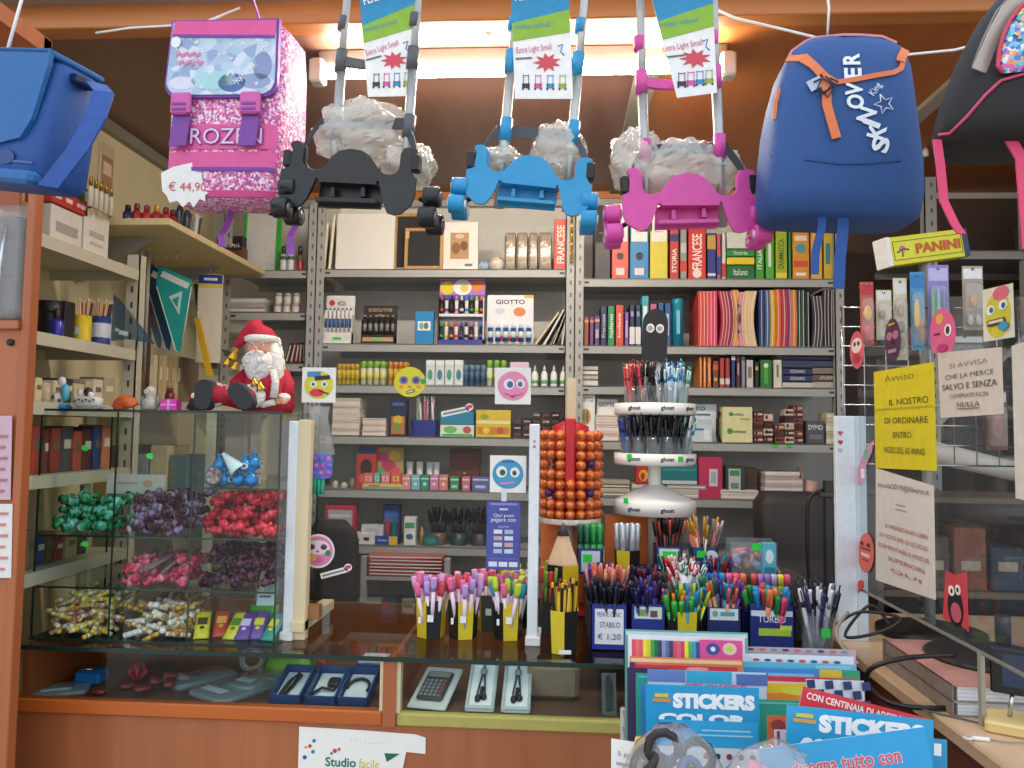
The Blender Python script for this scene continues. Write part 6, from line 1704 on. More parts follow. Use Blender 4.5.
m.rect(R_*.06, -R_*.55, R_*.5, R_*.16, mat('3a3630'), y=-.003, ang=.3); m.rect(R_*.06, -R_*.55, R_*.4, R_*.06, WHITE, y=-.0036, ang=.3); m.rect(R_*.8, R_*.05, R_*.3, R_*.3, mat('2a9a4a'), y=-.003, ang=.2); m.build('print', t)
t, m, R_ = face('pink face card in the upper right of the screen', 513, 386, 18, 'e890b4', 'card')
m.disc(-R_*.22, R_*.1, R_*.3, R_*.3, WHITE, y=-.0026); m.disc(-R_*.16, R_*.08, R_*.17, R_*.19, mat('3a6a9a'), y=-.0032); m.disc(R_*.42, R_*.12, R_*.24, R_*.26, WHITE, y=-.0028); m.disc(R_*.4, R_*.1, R_*.13, R_*.15, mat('4a6a8a'), y=-.0034); m.tube([(-R_*.45, -.003, -R_*.4), (-R_*.1, -.003, -R_*.55), (R_*.3, -.003, -R_*.5), (R_*.55, -.003, -R_*.35)], .0013, mat('c8447c'), 5); m.disc(0, -R_*.62, R_*.12, R_*.06, mat('c8447c'), y=-.0028); m.build('print', t)
t, m, R_ = face('blue face card on the right of the screen', 508, 474, 18, '3f9cc4', 'card')
m.disc(-R_*.35, R_*.12, R_*.3, R_*.32, WHITE, y=-.0026); m.disc(-R_*.3, R_*.08, R_*.16, R_*.17, mat('3a5a3a'), y=-.0032); m.disc(R_*.38, R_*.1, R_*.26, R_*.28, WHITE, y=-.0028); m.disc(R_*.36, R_*.06, R_*.12, R_*.14, mat('3a4a3a'), y=-.0034); m.rect(-R_*.05, -R_*.5, R_*.8, R_*.12, mat('d884b8'), y=-.003, ang=.1); m.rect(0, R_*.68, R_*.7, R_*.1, mat('2f6fa8'), y=-.003); m.build('print', t)
t, m, R_ = face('round pink animal face sticker low on the left of the screen', 318, 551, 17, 'e48ab8', 'round')
m.disc(0, R_*.22, R_*.72, R_*.42, mat('f0e4ea'), y=-.0026); 
for q in (-.36, .36): m.disc(R_*q, R_*.25, R_*.2, R_*.17, mat('8a4a6a'), y=-.0032); m.disc(R_*q, R_*.22, R_*.12, R_*.07, mat('2a2028'), y=-.0038)
m.disc(0, -R_*.02, R_*.1, R_*.07, mat('d85a8a'), y=-.0034); m.disc(-R_*.3, -R_*.4, R_*.22, R_*.2, mat('e0b84a'), y=-.003); m.disc(R_*.62, -R_*.1, R_*.17, R_*.18, mat('2f8a5a'), y=-.003); m.disc(0, -R_*.5, R_*.4, R_*.2, mat('e06aa8'), y=-.0026); m.build('print', t)
for (x, y, an, lab) in ((337, 572, .28, 'little banner sticker with a heart end below the animal sticker'), (458, 411, .22, 'little banner sticker with a heart end before the yellow box')):
    t = T('banner_sticker', lab, 'sticker', P_(x, y), ry=-an)
    N().box(-.046, -.001, -.0075, .03, 0, .0075, PAPER, c=.0004); m.disc(.032, .004, .011, .010, PAPER, y=-.001); m.build('banner', t)
    N().rect(-.01, 0, .062, .006, mat('8a8a90'), y=-.0016); m.disc(.030, .005, .006, .006, mat('d04a6a'), y=-.0018, n=12); m.disc(.036, .005, .005, .005, mat('c83a5a'), y=-.002, n=12); m.build('print', t)
# popper toy hanging in a clear bag
t = T('popper_toy', 'blue and pink bubble popper toy in a clear bag hanging on the post', 'toy', P_(318, 466, YP-.02))
N().extr([(.047*(1+.13*cos(4*a+PI))*cos(a)*.92, .037*(1+.13*cos(4*a+PI))*sin(a)) for a in [2*PI*i/40 for i in range(40)]], -.004, .006, mat('5a78cc', .45)); m.build('body', t)
for i in range(4):
    for j in range(3):
        N().ball(((i-1.5)*.019+(.004 if j % 2 else 0), -.004, (j-1)*.019), (.0075, .005, .0075), mat(('c854b8', '7a6ad0', 'd870c0')[(i+j) % 3], .4), 10, 6); m.build('bubble', t)
N()
for q in range(4): m.cyl((-.018+q*.011, 0, -.035), (-.018+q*.011, 0, -.075), .005, None, mat('2fae8a', .4), 8)
m.build('green_fringe', t)
N().loft([[(x, -.010*k_, z) for x in (-.045*w_, .045*w_)]+[(x, .012*k_, z) for x in (.045*w_, -.045*w_)] for z, w_, k_ in ((.03, 1, .4), (.05, .9, .8), (.08, .75, .8), (.13, .5, .4), (.16, .62, .2))], FILM, False); m.build('clear_bag', t)
# purple payment sign
a = P_(487, 501); b = P_(520, 570)
t = T('payment_sign', 'violet payment sign with white squares hanging on the screen', 'sign', ((a.x+b.x)/2, YP-.004, b.z))
w_, h_ = b.x-a.x, a.z-b.z
N().box(-w_/2, -.002, 0, w_/2, 0, h_, mat('4a52a4', .5), c=.001); m.build('card', t)
N()
m.rect(0, h_*.96, w_*.8, h_*.03, mat('8a90c8'), y=-.0026); m.rect(0, h_*.885, w_*.25, h_*.03, mat('c8cce8'), y=-.003); m.text('Qui puoi', 0, h_*.79, w_*.6, h_*.06, WHITE, y=-.003); m.text('pagare con', 0, h_*.715, w_*.72, h_*.06, WHITE, y=-.003); m.text('carte', 0, h_*.63, w_*.3, h_*.035, mat('b8bce0'), y=-.003)
for r_ in range(4):
    for c_ in range(2):
        m.rect((-.16 if c_ == 0 else .16)*w_, h_*(.555-.095*r_), w_*.25, h_*.06, mat(('e0e2ec', 'c8a8a0', 'd0d4e4', 'b8bcd0')[(r_+c_*3) % 4]), y=-.0026)
for c_ in range(3): m.rect((c_-1)*.3*w_, h_*.08, w_*.25, h_*.07, mat('dfe2ea'), y=-.0026)
m.rect(0, h_*.16, w_*.8, .0008, mat('9aa0d0'), y=-.0026); m.build('print', t)
N().box(-.007, -.001, h_, .007, .0, h_+.05, mat('d8dce0', .4)); m.build('tape', t)
# == left wall goods
def lp(px, py, X=LX): return WX(px, py, X)
zA, zB, zC = lzs[0]+.001, lzs[1]+.001, lzs[2]+.001
RZL = PI/2*.0
def lbox(name, label, cat, px0, px1, pt, z, col, prints=(), X=LX-.06, d=.08, group=None):
    """box on the left shelf, its front turned to the shop (faces +x), spanning columns px0..px1"""
    a, b = WX(px0, 300, X), WX(px1, 300, X)
    top_ = WX((px0+px1)/2, pt, X).z
    w_, h_ = abs(b.y-a.y), max(.012, top_-z)
    t = T(name, label, cat, (X, (a.y+b.y)/2, z), rz=PI/2, group=group)
    N().box(-w_/2, 0, 0, w_/2, d, h_, mat(col, .6) if isinstance(col, str) else col, c=.002); m.build('box', t)
    if prints:
        N()
        for i, (u, v, a_, b_, c) in enumerate(prints): m.rect((u-.5)*w_, v*h_, a_*w_, b_*h_, mat(c, .6), y=-.0008-.0005*i)
        m.build('printed_front', t)
    return t
lbox('paper_box', 'long white box with grey print on the upper left shelf', 'box', 47, 79, 208, zA, 'ddd8cc', ((.5, .5, .7, .25, 'a8a49a'),))
lbox('paper_box', 'white box at the front edge of the upper left shelf', 'box', 81, 106, 213, zA, 'e4dfd2', ((.5, .55, .6, .12, 'b8b4a8'), (.5, .35, .5, .06, 'c4c0b4')))
lbox('paper_box', 'red and white box lying on the long white box', 'box', 47, 84, 193, lp(63, 207, LX-.06).z+.002, 'c23a34', ((.5, .55, .85, .3, 'e8dcd4'), (.3, .5, .12, .5, 'c23a34'), (.6, .5, .12, .5, 'c23a34')))
lbox('paper_box', 'dark green and blue box on top of the red and white one', 'box', 52, 88, 180, lp(63, 192, LX-.06).z+.002, '2a5a3a', ((.25, .5, .4, .8, '2c4a80'), (.85, .5, .2, .6, 'd8d8c8')), X=LX-.08)
lbox('picture_card', 'tan picture card standing on the boxes of the upper left shelf', 'card', 94, 108, 140, lp(93, 213, LX-.06).z+.001, 'd0bc96', ((.5, .5, .8, .7, 'b0845a'), (.5, .7, .6, .15, 'e0d0b0')), X=LX-.125, d=.01)
for i in range(5):
    p = lp(92+i*5.5, 205, LX-.02)
    k = T('perfume_bottle', 'slim gold capped bottle in the row on the white boxes', 'bottle', (LX-.03, lp(90+i*5.2, 205, LX-.03).y, lp(94, 213, LX-.06).z+.001), group='gold capped bottles on the upper left shelf')
    N().lathe([(.008, 0), (.008, .055), (.004, .06)], mat('d8d0b8', .2), 10); m.build('bottle', k)
    N().lathe([(.005, .06), (.005, .085), (.003, .088)], mat('b08a3a', .25, .9), 10); m.build('cap', k)
# second shelf: cups and tins
k = T('mesh_cup', 'black round pen cup at the left of the second left shelf', 'cup', (LX-.07, lp(50, 320, LX-.07).y, zB))
N().lathe([(.030, 0), (.032, .07), (.036, .10), (.034, .10), (.028, .004)], BLACK, 20, cap=False); m.lathe([(.029, 0.001), (.029, .003)], BLACK, 20); m.build('cup', k)
k = T('ink_bottle', 'violet blue bottle standing before the black pen cup', 'bottle', (LX-.035, lp(57, 325, LX-.035).y, zB))
N().lathe([(.017, 0), (.018, .005), (.018, .04), (.010, .05)], mat('30309a', .25), 16); m.build('bottle', k)
N().lathe([(.007, .05), (.007, .065), (.004, .08)], mat('4a3038', .4), 12); m.build('cap', k)
lbox('pencil_carton', 'black box beside the yellow pencil cup', 'box', 66, 76, 302, zB, '1e1e22', X=LX-.03, d=.04)
def small_cup(label, px, X, z, rad, h_, c1, c2=None):
    k = T('pencil_cup', label, 'cup', (X, lp(px, 320, X).y, z))
    N().lathe([(rad, 0), (rad, h_), (rad*.9, h_), (rad*.9, .004)], mat(c1, .45), 18, cap=False); m.lathe([(rad*.95, .001), (rad*.95, .003)], mat(c1, .45), 18); m.build('cup', k)
    if c2:
        N().lathe([(rad*1.01, h_*.25), (rad*1.01, h_*.75)], mat(c2, .5), 18, cap=False); m.build('label_band', k)
    return k
k1 = small_cup('bright yellow pencil cup on the second left shelf', 83, LX-.035, zB, .023, .075, 'd8bc22')
N().rect(0, .03, .014, .02, WHITE, y=-.0235); m.build('sticker', k1)
k2 = small_cup('blue and white tin of brushes on the second left shelf', 101, LX-.035, zB, .028, .085, '243f7c', 'c8d0dc')
for kk, n, h_ in ((k1, 7, .11), (k2, 12, .12)):
    for i in range(n):
        a = i*2.4
        r_ = .6*(.023 if kk is k1 else .028)*math.sqrt((i+.5)/n)
        c = ('b88a5a', '8a3a30', 'd0b088', '3a3432', 'c8a070')[i % 5]
        N().cyl((0, 0, 0), (0, 0, h_), .0032, None, mat(c, .5), 7); m.cyl((0, 0, h_), (0, 0, h_+.01), .0032, .001, mat('e0c8a0', .6), 7)
        o = m.build('pencil', None, kk.location+Vector((r_*cos(a), r_*sin(a), .006)), (.12*sin(a)*-1, .12*cos(a), 0))
        tag(o, 'pencil standing in the yellow cup of the left shelf' if kk is k1 else 'pencil or brush standing in the blue and white tin', 'pencil', 'pencils in the yellow cup' if kk is k1 else 'pencils in the blue tin')
# lower left shelves: rows of pale cartons and things behind the case
for zi, (z, pys, cols) in enumerate(((zC, 378, ('d8c8a0', 'cfc0a0', 'e0d4b4', '3a3636', 'd4c49c', 'c8b890', 'e0d8c0', 'b8a888')), (lzs[3]+.001, 425, ('b84a38', '8a4a40', 'a8483a', '5a5a5e', 'c05a48', '6a3a34', '3a4a80', 'c87a5a')), (lzs[4]+.001, 0, ('8a7a5a', '3a4a7a', '6a5a44', '9a4a3a', 'b0a080', '4a4640')))):
    px = 40
    for i, c in enumerate(cols):
        w_ = 8+((i*7+zi*3) % 5)
        top_ = pys+((i*5) % 7) if pys else WX(px, 528+((i*5) % 9), LX-.05).y*0+528+((i*5) % 9)
        nm = ('cream', 'ochre', 'ivory', 'dark', 'tan', 'sand', 'pale', 'brown') if zi == 0 else ('red', 'brownish', 'brick', 'grey', 'coral', 'russet', 'blue', 'salmon') if zi == 1 else ('olive', 'navy', 'umber', 'rust', 'beige', 'charcoal')
        lbox('carton', '%s carton in the %s row of the left wall shelves' % (nm[i], ('third', 'fourth', 'fifth')[zi]), 'box', px, px+w_-1, top_, z, c, ((.5, .6, .6, .2, 'e0d8c8' if i % 2 else '7a6a58'),), X=LX-.04-.01*(i % 2))
        px += w_
# bottles and cases on the wooden board
zw = wz+.001
for i, (px, c, k_, h_) in enumerate(((128, '2a3a5a', '1a1a22', .055), (137, 'a82f34', '7a2026', .062), (147, 'b83a3e', '8a2a2e', .060), (157, 'a03038', 'c89a3a', .066), (166, 'b8383c', '7a2026', .06), (173, '8a2a30', '5a1a20', .055))):
    Y_ = 2.36+.012*i
    k = T('nail_bottle', ('navy dark bottle at the front left of the wooden board', 'first red bottle on the wooden board', 'second red bottle on the wooden board', 'red bottle with golden cap on the wooden board', 'red bottle behind the white price star', 'dark red bottle last of the red ones')[i], 'bottle', (W(px, 210, Y_).x, Y_, zw))
    N().lathe([(.014, 0), (.015, .004), (.015, h_*.6), (.009, h_*.7)], mat(c, .25), 14); m.build('bottle', k)
    N().lathe([(.009, h_*.7), (.009, h_), (.007, h_+.004)], mat(k_, .35), 12); m.build('cap', k)
for i, (px, c) in enumerate(((176, '2f3a48'), (184, '3a4450'), (194, 'c4c8c8'))):
    Y_ = 2.46+.05*i
    k = T('stapler', ('dark stapler standing on the wooden board', 'slate stapler standing in the middle on the wooden board', 'silver stapler standing under the price star')[i], 'stapler', (W(px, 225, Y_).x, Y_, zw), ry=.15)
    N().loft([se(0, 0, z, a, .012, 3, 16) for z, a in ((0, .012), (.03, .014), (.06, .010), (.085, .004))], mat(c, .3)); m.build('body', k)
    N().box(.011, -.006, .002, .016, .006, .075, mat('1e2024', .4), c=.002); m.build('base_arm', k)
# set squares and pads hanging from the board
def hang(name, label, cat, px, py, Y, poly, col, t=.004, rz=0, extra=None, ry=0):
    p = W(px, py, Y)
    k = T(name, label, cat, p, rz=rz, ry=ry)
    N().extr(poly, 0, t, mat(col, .4) if isinstance(col, str) else col); m.build('body', k)
    if extra:
        N(); extra(m); m.build('print', k)
    N().tube([(0, .0, 0), (0, .006, .02), (0, .004, .035)], .0015, CHROME, 5); m.build('hanger', k)
    return k
sY = 2.62/FPX
TRI = [(-.065, -.02), (.06, -.075), (.062, -.10), (.03, -.335), (.012, -.325), (-.068, -.10)]
for i, (dx, dy, c, lab) in enumerate(((0, 0, '23a5a0', 'front teal set square pack hanging under the wooden board'), (-10, .05, '1f4f74', 'dark blue set square pack behind the teal one'), (-19, .10, '5a7a90', 'grey blue set square pack third under the wooden board'))):
    def ex(m):
        m.extr([(-.02, -.135), (.028, -.115), (.02, -.2)], -.0015, -.0008, mat('cfe8e4' if i == 0 else '8aa0b0', .4)); m.extr([(-.008, -.145), (.018, -.133), (.013, -.175)], -.002, -.0014, mat(c, .4))
        m.rect(-.0, -.075, .11, .022, mat('e4ecea', .5), ang=-.42); m.tube([(-.066, -.001, -.10), (.012, -.001, -.325), (.03, -.001, -.335), (.061, -.001, -.10)], .0018, WHITE, 5)
    hang('set_square_pack', lab, 'set square', 176+dx, 259, 2.62+dy, TRI, c, extra=ex)
def ex(m):
    m.rect(0, -.028, .088, .035, mat('26408c', .5)); m.rect(0, -.028, .05, .01, WHITE, y=-.0014); m.rect(0, -.055, .088, .014, mat('d8c24a', .5))
hang('drawing_pad', 'pale drawing pad with blue header hanging in the corner', 'pad', 211, 272, 2.85, [(-.045, -.008), (.045, -.008), (.045, -.35), (-.045, -.35)], 'd8d0bc', t=.012, extra=ex, ry=-.0, rz=.2)
hang('drawing_pad', 'grey brown pad slanting behind the pale drawing pad', 'pad', 201, 284, 2.88, [(-.03, -.0), (.02, -.0), (.075, -.33), (.03, -.33)], '5a5450', t=.01)
hang('drawing_pad', 'yellow pad slanting beside the doll', 'pad', 197, 318, 2.80, [(-.012, 0), (.008, .0), (.07, -.22), (.045, -.22)], 'd8ae22', t=.008)
for px, Y_, l_, c, lab in ((149, 2.52, .42, '9a9488', 'long grey tube ruler hanging under the wooden board'), (153, 2.72, .46, '7a5a4a', 'brown rod hanging next to the grey tube'), (141, 2.50, .40, 'c8c4b4', 'cream rail hanging by the shelf upright')):
    p = W(px, 250, Y_)
    N().cyl((0, 0, 0), (0, 0, -l_), .007, None, mat(c, .5), 10); m.tube([(0, 0, 0), (0, 0, .03)], .0015, CHROME, 5); o = m.build('measuring_rod', None, (p.x, Y_, min(p.z, wz-.055))); tag(o, lab, 'rod')
p = W(113, 297, 2.34)
k = T('plastic_sheet', 'clear bluish triangular plastic sheet sticking out of the left shelves', 'sheet', p)
N().extr([(0, .01), (.03, -.015), (.145, -.15), (.06, -.135), (0, -.14)], 0, .002, clear('blue_film', 'b8ccdc', body=.25, bodycol='6f90ac', ior=1.4)); m.build('sheet', k)
N().rect(.04, -.115, .03, .014, mat('dfe6ea', .5), ang=-.2); m.rect(.018, -.105, .014, .01, mat('c8d8e4', .5), ang=-.5); m.build('print', k)
for i, (px, c, y_, lab) in enumerate(((160, 'cdbb92', 2.86, 'cream file standing in the corner rack under the set squares'), (166, 'b8a478', 2.88, 'tan file standing in the corner rack'), (172, 'd8c8a0', 2.9, 'pale file standing in the corner rack'), (178, '8a7a64', 2.92, 'brown file standing in the corner rack'), (150, 'e0d4b0', 2.84, 'ivory file standing first in the corner rack'))):
    b_ = W(px, 400, y_)
    N().box(-.012, 0, 0, .012, .14, .19, mat(c, .7), c=.002); m.rect(0, .12, .01, .05, mat('f0e8d0', .7)); o = m.build('box_file', None, (b_.x, y_, 1.62-.02)); tag(o, lab, 'file')
k = T('corner_rack', 'grey metal rack on the left wall carrying the box files', 'rack', (-1.4, 2.7, 0))
N().box(-.22, -.165, 1.57, .24, .35, 1.60, LSH); m.build('shelf', k)
for (x, y) in ((-.2, -.15), (.22, -.15), (.22, .33)):
    N().box(x-.012, y-.012, 0, x+.012, y+.012, 1.57, LSH); m.build('leg', k)
N().box(-.22, -.165, 1.2, .24, .35, 1.22, LSH); m.build('lower_shelf', k)
for i, (px, Y_, h_, c, lab) in enumerate(((134, 2.5, .09, '30406a', 'small blue capped bottle under the hanging rods'), (170, 2.6, .05, '7a2a30', 'dark red pot behind the owl figure'))):
    N().lathe([(.016, 0), (.016, h_*.6), (.01, h_*.7), (.01, h_)], mat('c8ccd0' if i == 0 else c, .3), 14); m.lathe([(.0115, h_*.7), (.0115, h_*1.01)], mat(c, .4), 12); o = m.build('bottle', None, (W(px, 390, Y_).x, Y_, 1.6005)); tag(o, lab, 'bottle')
for i in range(5):
    N().box(-.03, 0, 0, .03, .16, .20+.03*(i % 2), mat(('b09a6a', '6a5a44', '8a9a9a', 'c8b888', '4a6a6a')[i], .7), c=.002); o = m.build('document_box', None, (-1.57+.07*i, 2.55, 1.2205)); tag(o, ('sand', 'dark brown', 'grey green', 'straw', 'teal grey')[i]+' document box on the lower corner rack', 'box')

# == inside the glass display counter
FZ = rz1-.011
def vit(name, label, cat, px, py, rz=0): 
    p = WZ(px, py, FZ)
    return T(name, label, cat, (p.x, max(CY0+.06, min(p.y, CY0+.5)), FZ), rz=rz)
for i, px in enumerate((287, 322, 354)):
    k = T('cable_box', ('leftmost of the three blue boxes with a black cable', 'middle one of the three blue boxes with a black cable', 'blue cable box nearest the counter post')[i], 'box', (W(px, 690, CY0+.06).x, CY0+.05, FZ), rx=.30)
    w_ = .078
    N()
    bm_ = mat('24467e', .4)
    m.box(-w_/2, 0, 0, w_/2, .13, .004, bm_)
    for (a, b, c_, d_) in ((-w_/2, 0, w_/2, .004), (-w_/2, .126, w_/2, .13), (-w_/2, 0, -w_/2+.004, .13), (w_/2-.004, 0, w_/2, .13)):
        m.box(a, b, 0, c_, d_, .028, bm_)
    m.build('tray', k)
    N().box(-w_/2+.008, .008, .006, w_/2-.008, .122, .010, mat('d4d8e0', .5)); m.build('insert', k)
    N()
    if i == 0: m.tube([(-.02, .02, .016), (-.012, .07, .018), (.0, .11, .016), (.004, .06, .018), (-.008, .02, .016), (.01, .1, .018)], .0045, BLACK)
    elif i == 1: m.tube([(-.03, .025, .016), (-.01, .05, .018), (.02, .045, .016), (.03, .07, .018)], .004, BLACK); m.box(.0, .06, .01, .03, .09, .024, BLACK, c=.003)
    else: m.tube([(.028*cos(a), .06+.035*sin(a), .016) for a in [-.4+i_*.28 for i_ in range(14)]], .004, BLACK)
    m.build('cable', k)
k = T('cable_box', 'blue box with white lid at the back beside the counter post', 'box', (W(371, 670, CY0+.25).x, CY0+.24, FZ))
N().box(-.04, 0, 0, .04, .1, .05, mat('2a4a80', .4), c=.002); m.build('box', k)
N().box(-.036, .01, .05, .036, .09, .054, mat('d8dce4', .5)); m.build('lid', k)
k = vit('clip_pack', 'bright blue bulldog clip pack in the left of the glass counter', 'clip', 88, 684)
N().box(-.035, -.01, 0, .035, .04, .035, mat('1470bc', .35), c=.006); m.build('body', k)
N().tube([(-.02, .0, .034), (-.02, -.02, .045), (.02, -.02, .045), (.02, 0, .034)], .0025, CHROME); m.build('wire_arm', k)
CLR = clear('clear_pouch', 'eaf0f2', body=.3, bodycol='d4e0e6', ior=1.45, rough=.08, bump=.25, boost=1.6)
for i, (px, py, w_, d_, a, lab) in enumerate(((62, 690, .14, .12, .4, 'clear pouch with white print at the left end of the glass counter'), (235, 690, .16, .2, -.5, 'large clear document pouch in the glass counter'), (200, 680, .12, .18, -.7, 'clear sleeve lying aslant under the candy case'), (262, 682, .1, .2, -.35, 'narrow clear sleeve beside the blue cable boxes'))):
    k = vit('clear_pouch', lab, 'pouch', px, py, rz=a)
    N().loft([se(0, 0, z, w_/2*q, d_/2*q, 6, 20) for z, q in ((0, 1), (.008+.003*i, .97), (.011+.003*i, .9))], CLR); m.build('pouch', k)
    N().box(-w_*.3, -d_*.35, .0125+.003*i, w_*.2, -d_*.22, .0135+.003*i, mat('d4dde4', .5)); m.build('label_strip', k)
for i in range(8):
    p = WZ(108+i*9, 690+(i % 3)*6, FZ)
    k = MB(); k.loft([se(0, 0, z, .022*q, .014*q, 3, 14) for z, q in ((0, .8), (.006, 1), (.012, .8))], mat(('7a2f28', '8a3a30', 'a84a40', '6a2a26')[i % 4], .35, n=.3, ns=80)); o = k.build('sweet_packet', None, (p.x, CY0+.07+.05*(i % 4), FZ+.004+(i//4)*.013), (RD.uniform(-.2, .2), RD.uniform(-.2, .2), i)); tag(o, 'brown red packet in the loose pile inside the glass counter', 'packet', 'brown red packets in the glass counter')
k = vit('gift_ribbon', 'shiny red ribbon bow standing among the brown red packets', 'ribbon', 137, 685)
N()
for q in range(6): m.tube([(0, 0, .01), (.025*cos(q), .015*sin(q), .035), (.012*cos(q+.5), .01*sin(q+.5), .06), (0, 0, .02)], .004, mat('c42a34', .25), 6)
m.build('bow', k)
k = vit('tape_roll', 'clear tape roll standing in the glass counter', 'tape', 252, 672)
N().lathe([(.026, -.008), (.036, -.008), (.036, .008), (.026, .008), (.026, -.008)], CLR, 24, X=MT((0, 0, .036)) @ MR(PI/2, 4, 'X') @ MR(.3, 4, 'Y'), cap=False); m.lathe([(.022, -.008), (.026, -.008), (.026, .008), (.022, .008), (.022, -.008)], mat('c8b890', .6), 24, X=MT((0, 0, .036)) @ MR(PI/2, 4, 'X') @ MR(.3, 4, 'Y'), cap=False); m.build('roll', k)
k = vit('green_pouch', 'lime green soft pouch behind the blue cable boxes', 'pouch', 300, 664)
k.location.y = CY0+.3
N().loft([se(0, 0, z, .07*q, .04*q, 2.6, 20) for z, q in ((0, .8), (.015, 1), (.04, .9), (.055, .4))], mat('86c43a', .5, n=.15, bump=.4)); m.build('pouch', k)
N().tube([(.05, 0, .04), (.08, -.01, .05), (.1, -.01, .03)], .008, mat('d0583a', .5)); m.build('orange_tab', k)
# right pane
k = T('calculator_pack', 'grey calculator in a white clear pack in the glass counter', 'calculator', (W(428, 706, CY0+.08).x, CY0+.05, FZ), rx=.30, rz=-.15)
N().box(-.05, 0, 0, .05, .17, .008, mat('cfd0d0', .5), c=.003); m.build('pack', k)
N().box(-.034, .025, .008, .034, .14, .018, mat('3e4046', .5), c=.004); ca = m.build('calculator', k)
for i in range(5):
    for j in range(5):
        N().box(-.028+j*.0118, .032+i*.0145, .018, -.020+j*.0118, .042+i*.0145, .0205, mat('85888e' if j < 4 else 'a05048', .5), c=.001); m.build('button', ca)
N().box(-.028, .112, .018, .028, .132, .0195, mat('8a9488', .3)); m.build('display', ca)
for i, px in enumerate((480, 516)):
    k = T('compass_pack', ('white clear pack with a black compass left of its twin', 'white clear pack with a black compass right of its twin')[i], 'compass', (W(px, 700, CY0+.06).x, CY0+.045, FZ), rx=.42)
    N().box(-.036, 0, 0, .036, .17, .01, mat('e4e6ea', .4), c=.004); m.build('pack', k)
    N()
    for a, b, c_, d_ in ((-.036, 0, .036, .012), (-.036, .158, .036, .17), (-.036, .012, -.028, .158), (.028, .012, .036, .158)): m.box(a, b, .01, c_, d_, .016, mat('b8bcc2', .4), c=.002)
    m.build('rim', k)
    N().cyl((0, .15, .014), (-.010, .05, .014), .0035, .002, mat('3a3c40', .3)); m.cyl((0, .15, .014), (.010, .05, .014), .0035, .002, mat('3a3c40', .3)); m.ball((0, .13, .014), (.010, .014, .006), mat('8a8e94', .4)); m.build('compass', k)
    N().ball((-.007, .035, .014), (.008, .012, .007), BLACK); m.ball((.008, .04, .014), (.008, .010, .007), BLACK); m.cyl((0, .04, .014), (.002, .07, .016), .005, None, BLACK); m.build('adapter', k)
k = T('brown_case', 'plain brown case standing in the right of the glass counter', 'case', (W(556, 690, CY0+.2).x, CY0+.15, FZ))
N().box(-.075, 0, 0, .06, .06, .09, mat('96806a', .6, n=.1), c=.012); m.build('case', k)
k = T('box_cutter', 'black box cutter pack leaning at the right end of the glass counter', 'cutter', (W(609, 700, CY0+.08).x, CY0+.06, FZ), rx=-.5)
N().box(-.018, 0, 0, .018, .004, .1, mat('56585c', .4)); m.build('card', k)
N().extr([(-.008, .012), (.006, .012), (.009, .08), (.0, .095), (-.008, .085)], -.010, 0, BLACK); m.build('cutter', k)
# == pens, cups and the pen tower on the counter
_pm = {}
def pen_mesh(kind, c1, c2):
    k = (kind, c1, c2)
    if k in _pm: return _pm[k]
    N()
    a, b = mat(c1, .35, n=.03), mat(c2, .35, n=.03)
    if kind == 'straw':      # slim pen, flattened bright top
        m.cyl((0, 0, 0), (0, 0, .125), .0042, None, b, 8)
        m.loft([se(0, 0, z, x, y, 2.5, 10) for z, x, y in ((.115, .0046, .0046), (.13, .0062, .0042), (.152, .0066, .0036), (.157, .005, .002))], a)
    elif kind == 'pencil':
        m.lathe([(.0038, 0), (.0038, .150)], a, 6, False); m.lathe([(.0039, .150), (.0039, .163), (.002, .165)], b, 6, False)
    elif kind == 'ball':     # ball pen with cap and clip
        m.cyl((0, 0, 0), (0, 0, .09), .004, None, a, 8); m.lathe([(.0048, .09), (.0048, .135), (.003, .140)], b, 8); m.box(-.0012, -.0075, .098, .0012, -.0055, .136, b); m.box(-.0012, -.0065, .134, .0012, 0, .137, b)
    elif kind == 'marker':
        m.lathe([(.0075, 0), (.0075, .075)], a, 10); m.lathe([(.0082, .075), (.0082, .118), (.006, .124)], b, 10); m.box(-.002, -.0105, .08, .002, -.008, .116, b)
    elif kind == 'click':
        m.lathe([(.0035, 0), (.0045, .03), (.0048, .12), (.003, .128)], a, 8); m.cyl((0, 0, .128), (0, 0, .142), .002, None, b, 6); m.box(-.0013, -.0075, .085, .0013, -.0058, .125, b); m.lathe([(.005, .085), (.005, .098)], b, 8)
    elif kind == 'fine':
        m.lathe([(.0036, 0), (.0038, .1)], a, 3 if c1 == c2 else 8); m.lathe([(.0043, .1), (.0043, .142), (.003, .15)], b, 8)
    _pm[k] = m
    o = m.build('pen')
    me = o.data
    bpy.data.objects.remove(o)
    _pm[k] = me
    return me
def pens(at, rx_, ry_, n, kinds, zb, label, group, lean=.16, name='pen', cat='pen', zj=.012, sc=1.0, bias=(0, 0)):
    for i in range(n):
        a = i*2.39996
        q = math.sqrt((i+.5)/n)
        x, y = rx_*q*cos(a), ry_*q*sin(a)
        kd, c1, c2 = kinds[i % len(kinds)][:3]
        lb = kinds[i % len(kinds)][3]+' '+label if len(kinds[i % len(kinds)]) > 3 else label
        o = bpy.data.objects.new({'straw': 'slim_pen', 'ball': 'capped_pen', 'click': 'click_pen', 'fine': 'fineliner', 'marker': 'marker'}.get(kd, name), pen_mesh(kd, c1, c2))
        COL.objects.link(o)
        o.location = at+Vector((x*.7, y*.7, zb+RD.uniform(-zj, zj)+zj))
        o.rotation_euler = (-y/ry_*lean+RD.uniform(-.05, .05)+bias[1], x/rx_*lean+RD.uniform(-.05, .05)+bias[0], RD.uniform(-.6, .6))
        if sc != 1: o.scale = (sc, sc, sc) if not hasattr(sc, '__len__') else sc
        tag(o, lb, cat, group)
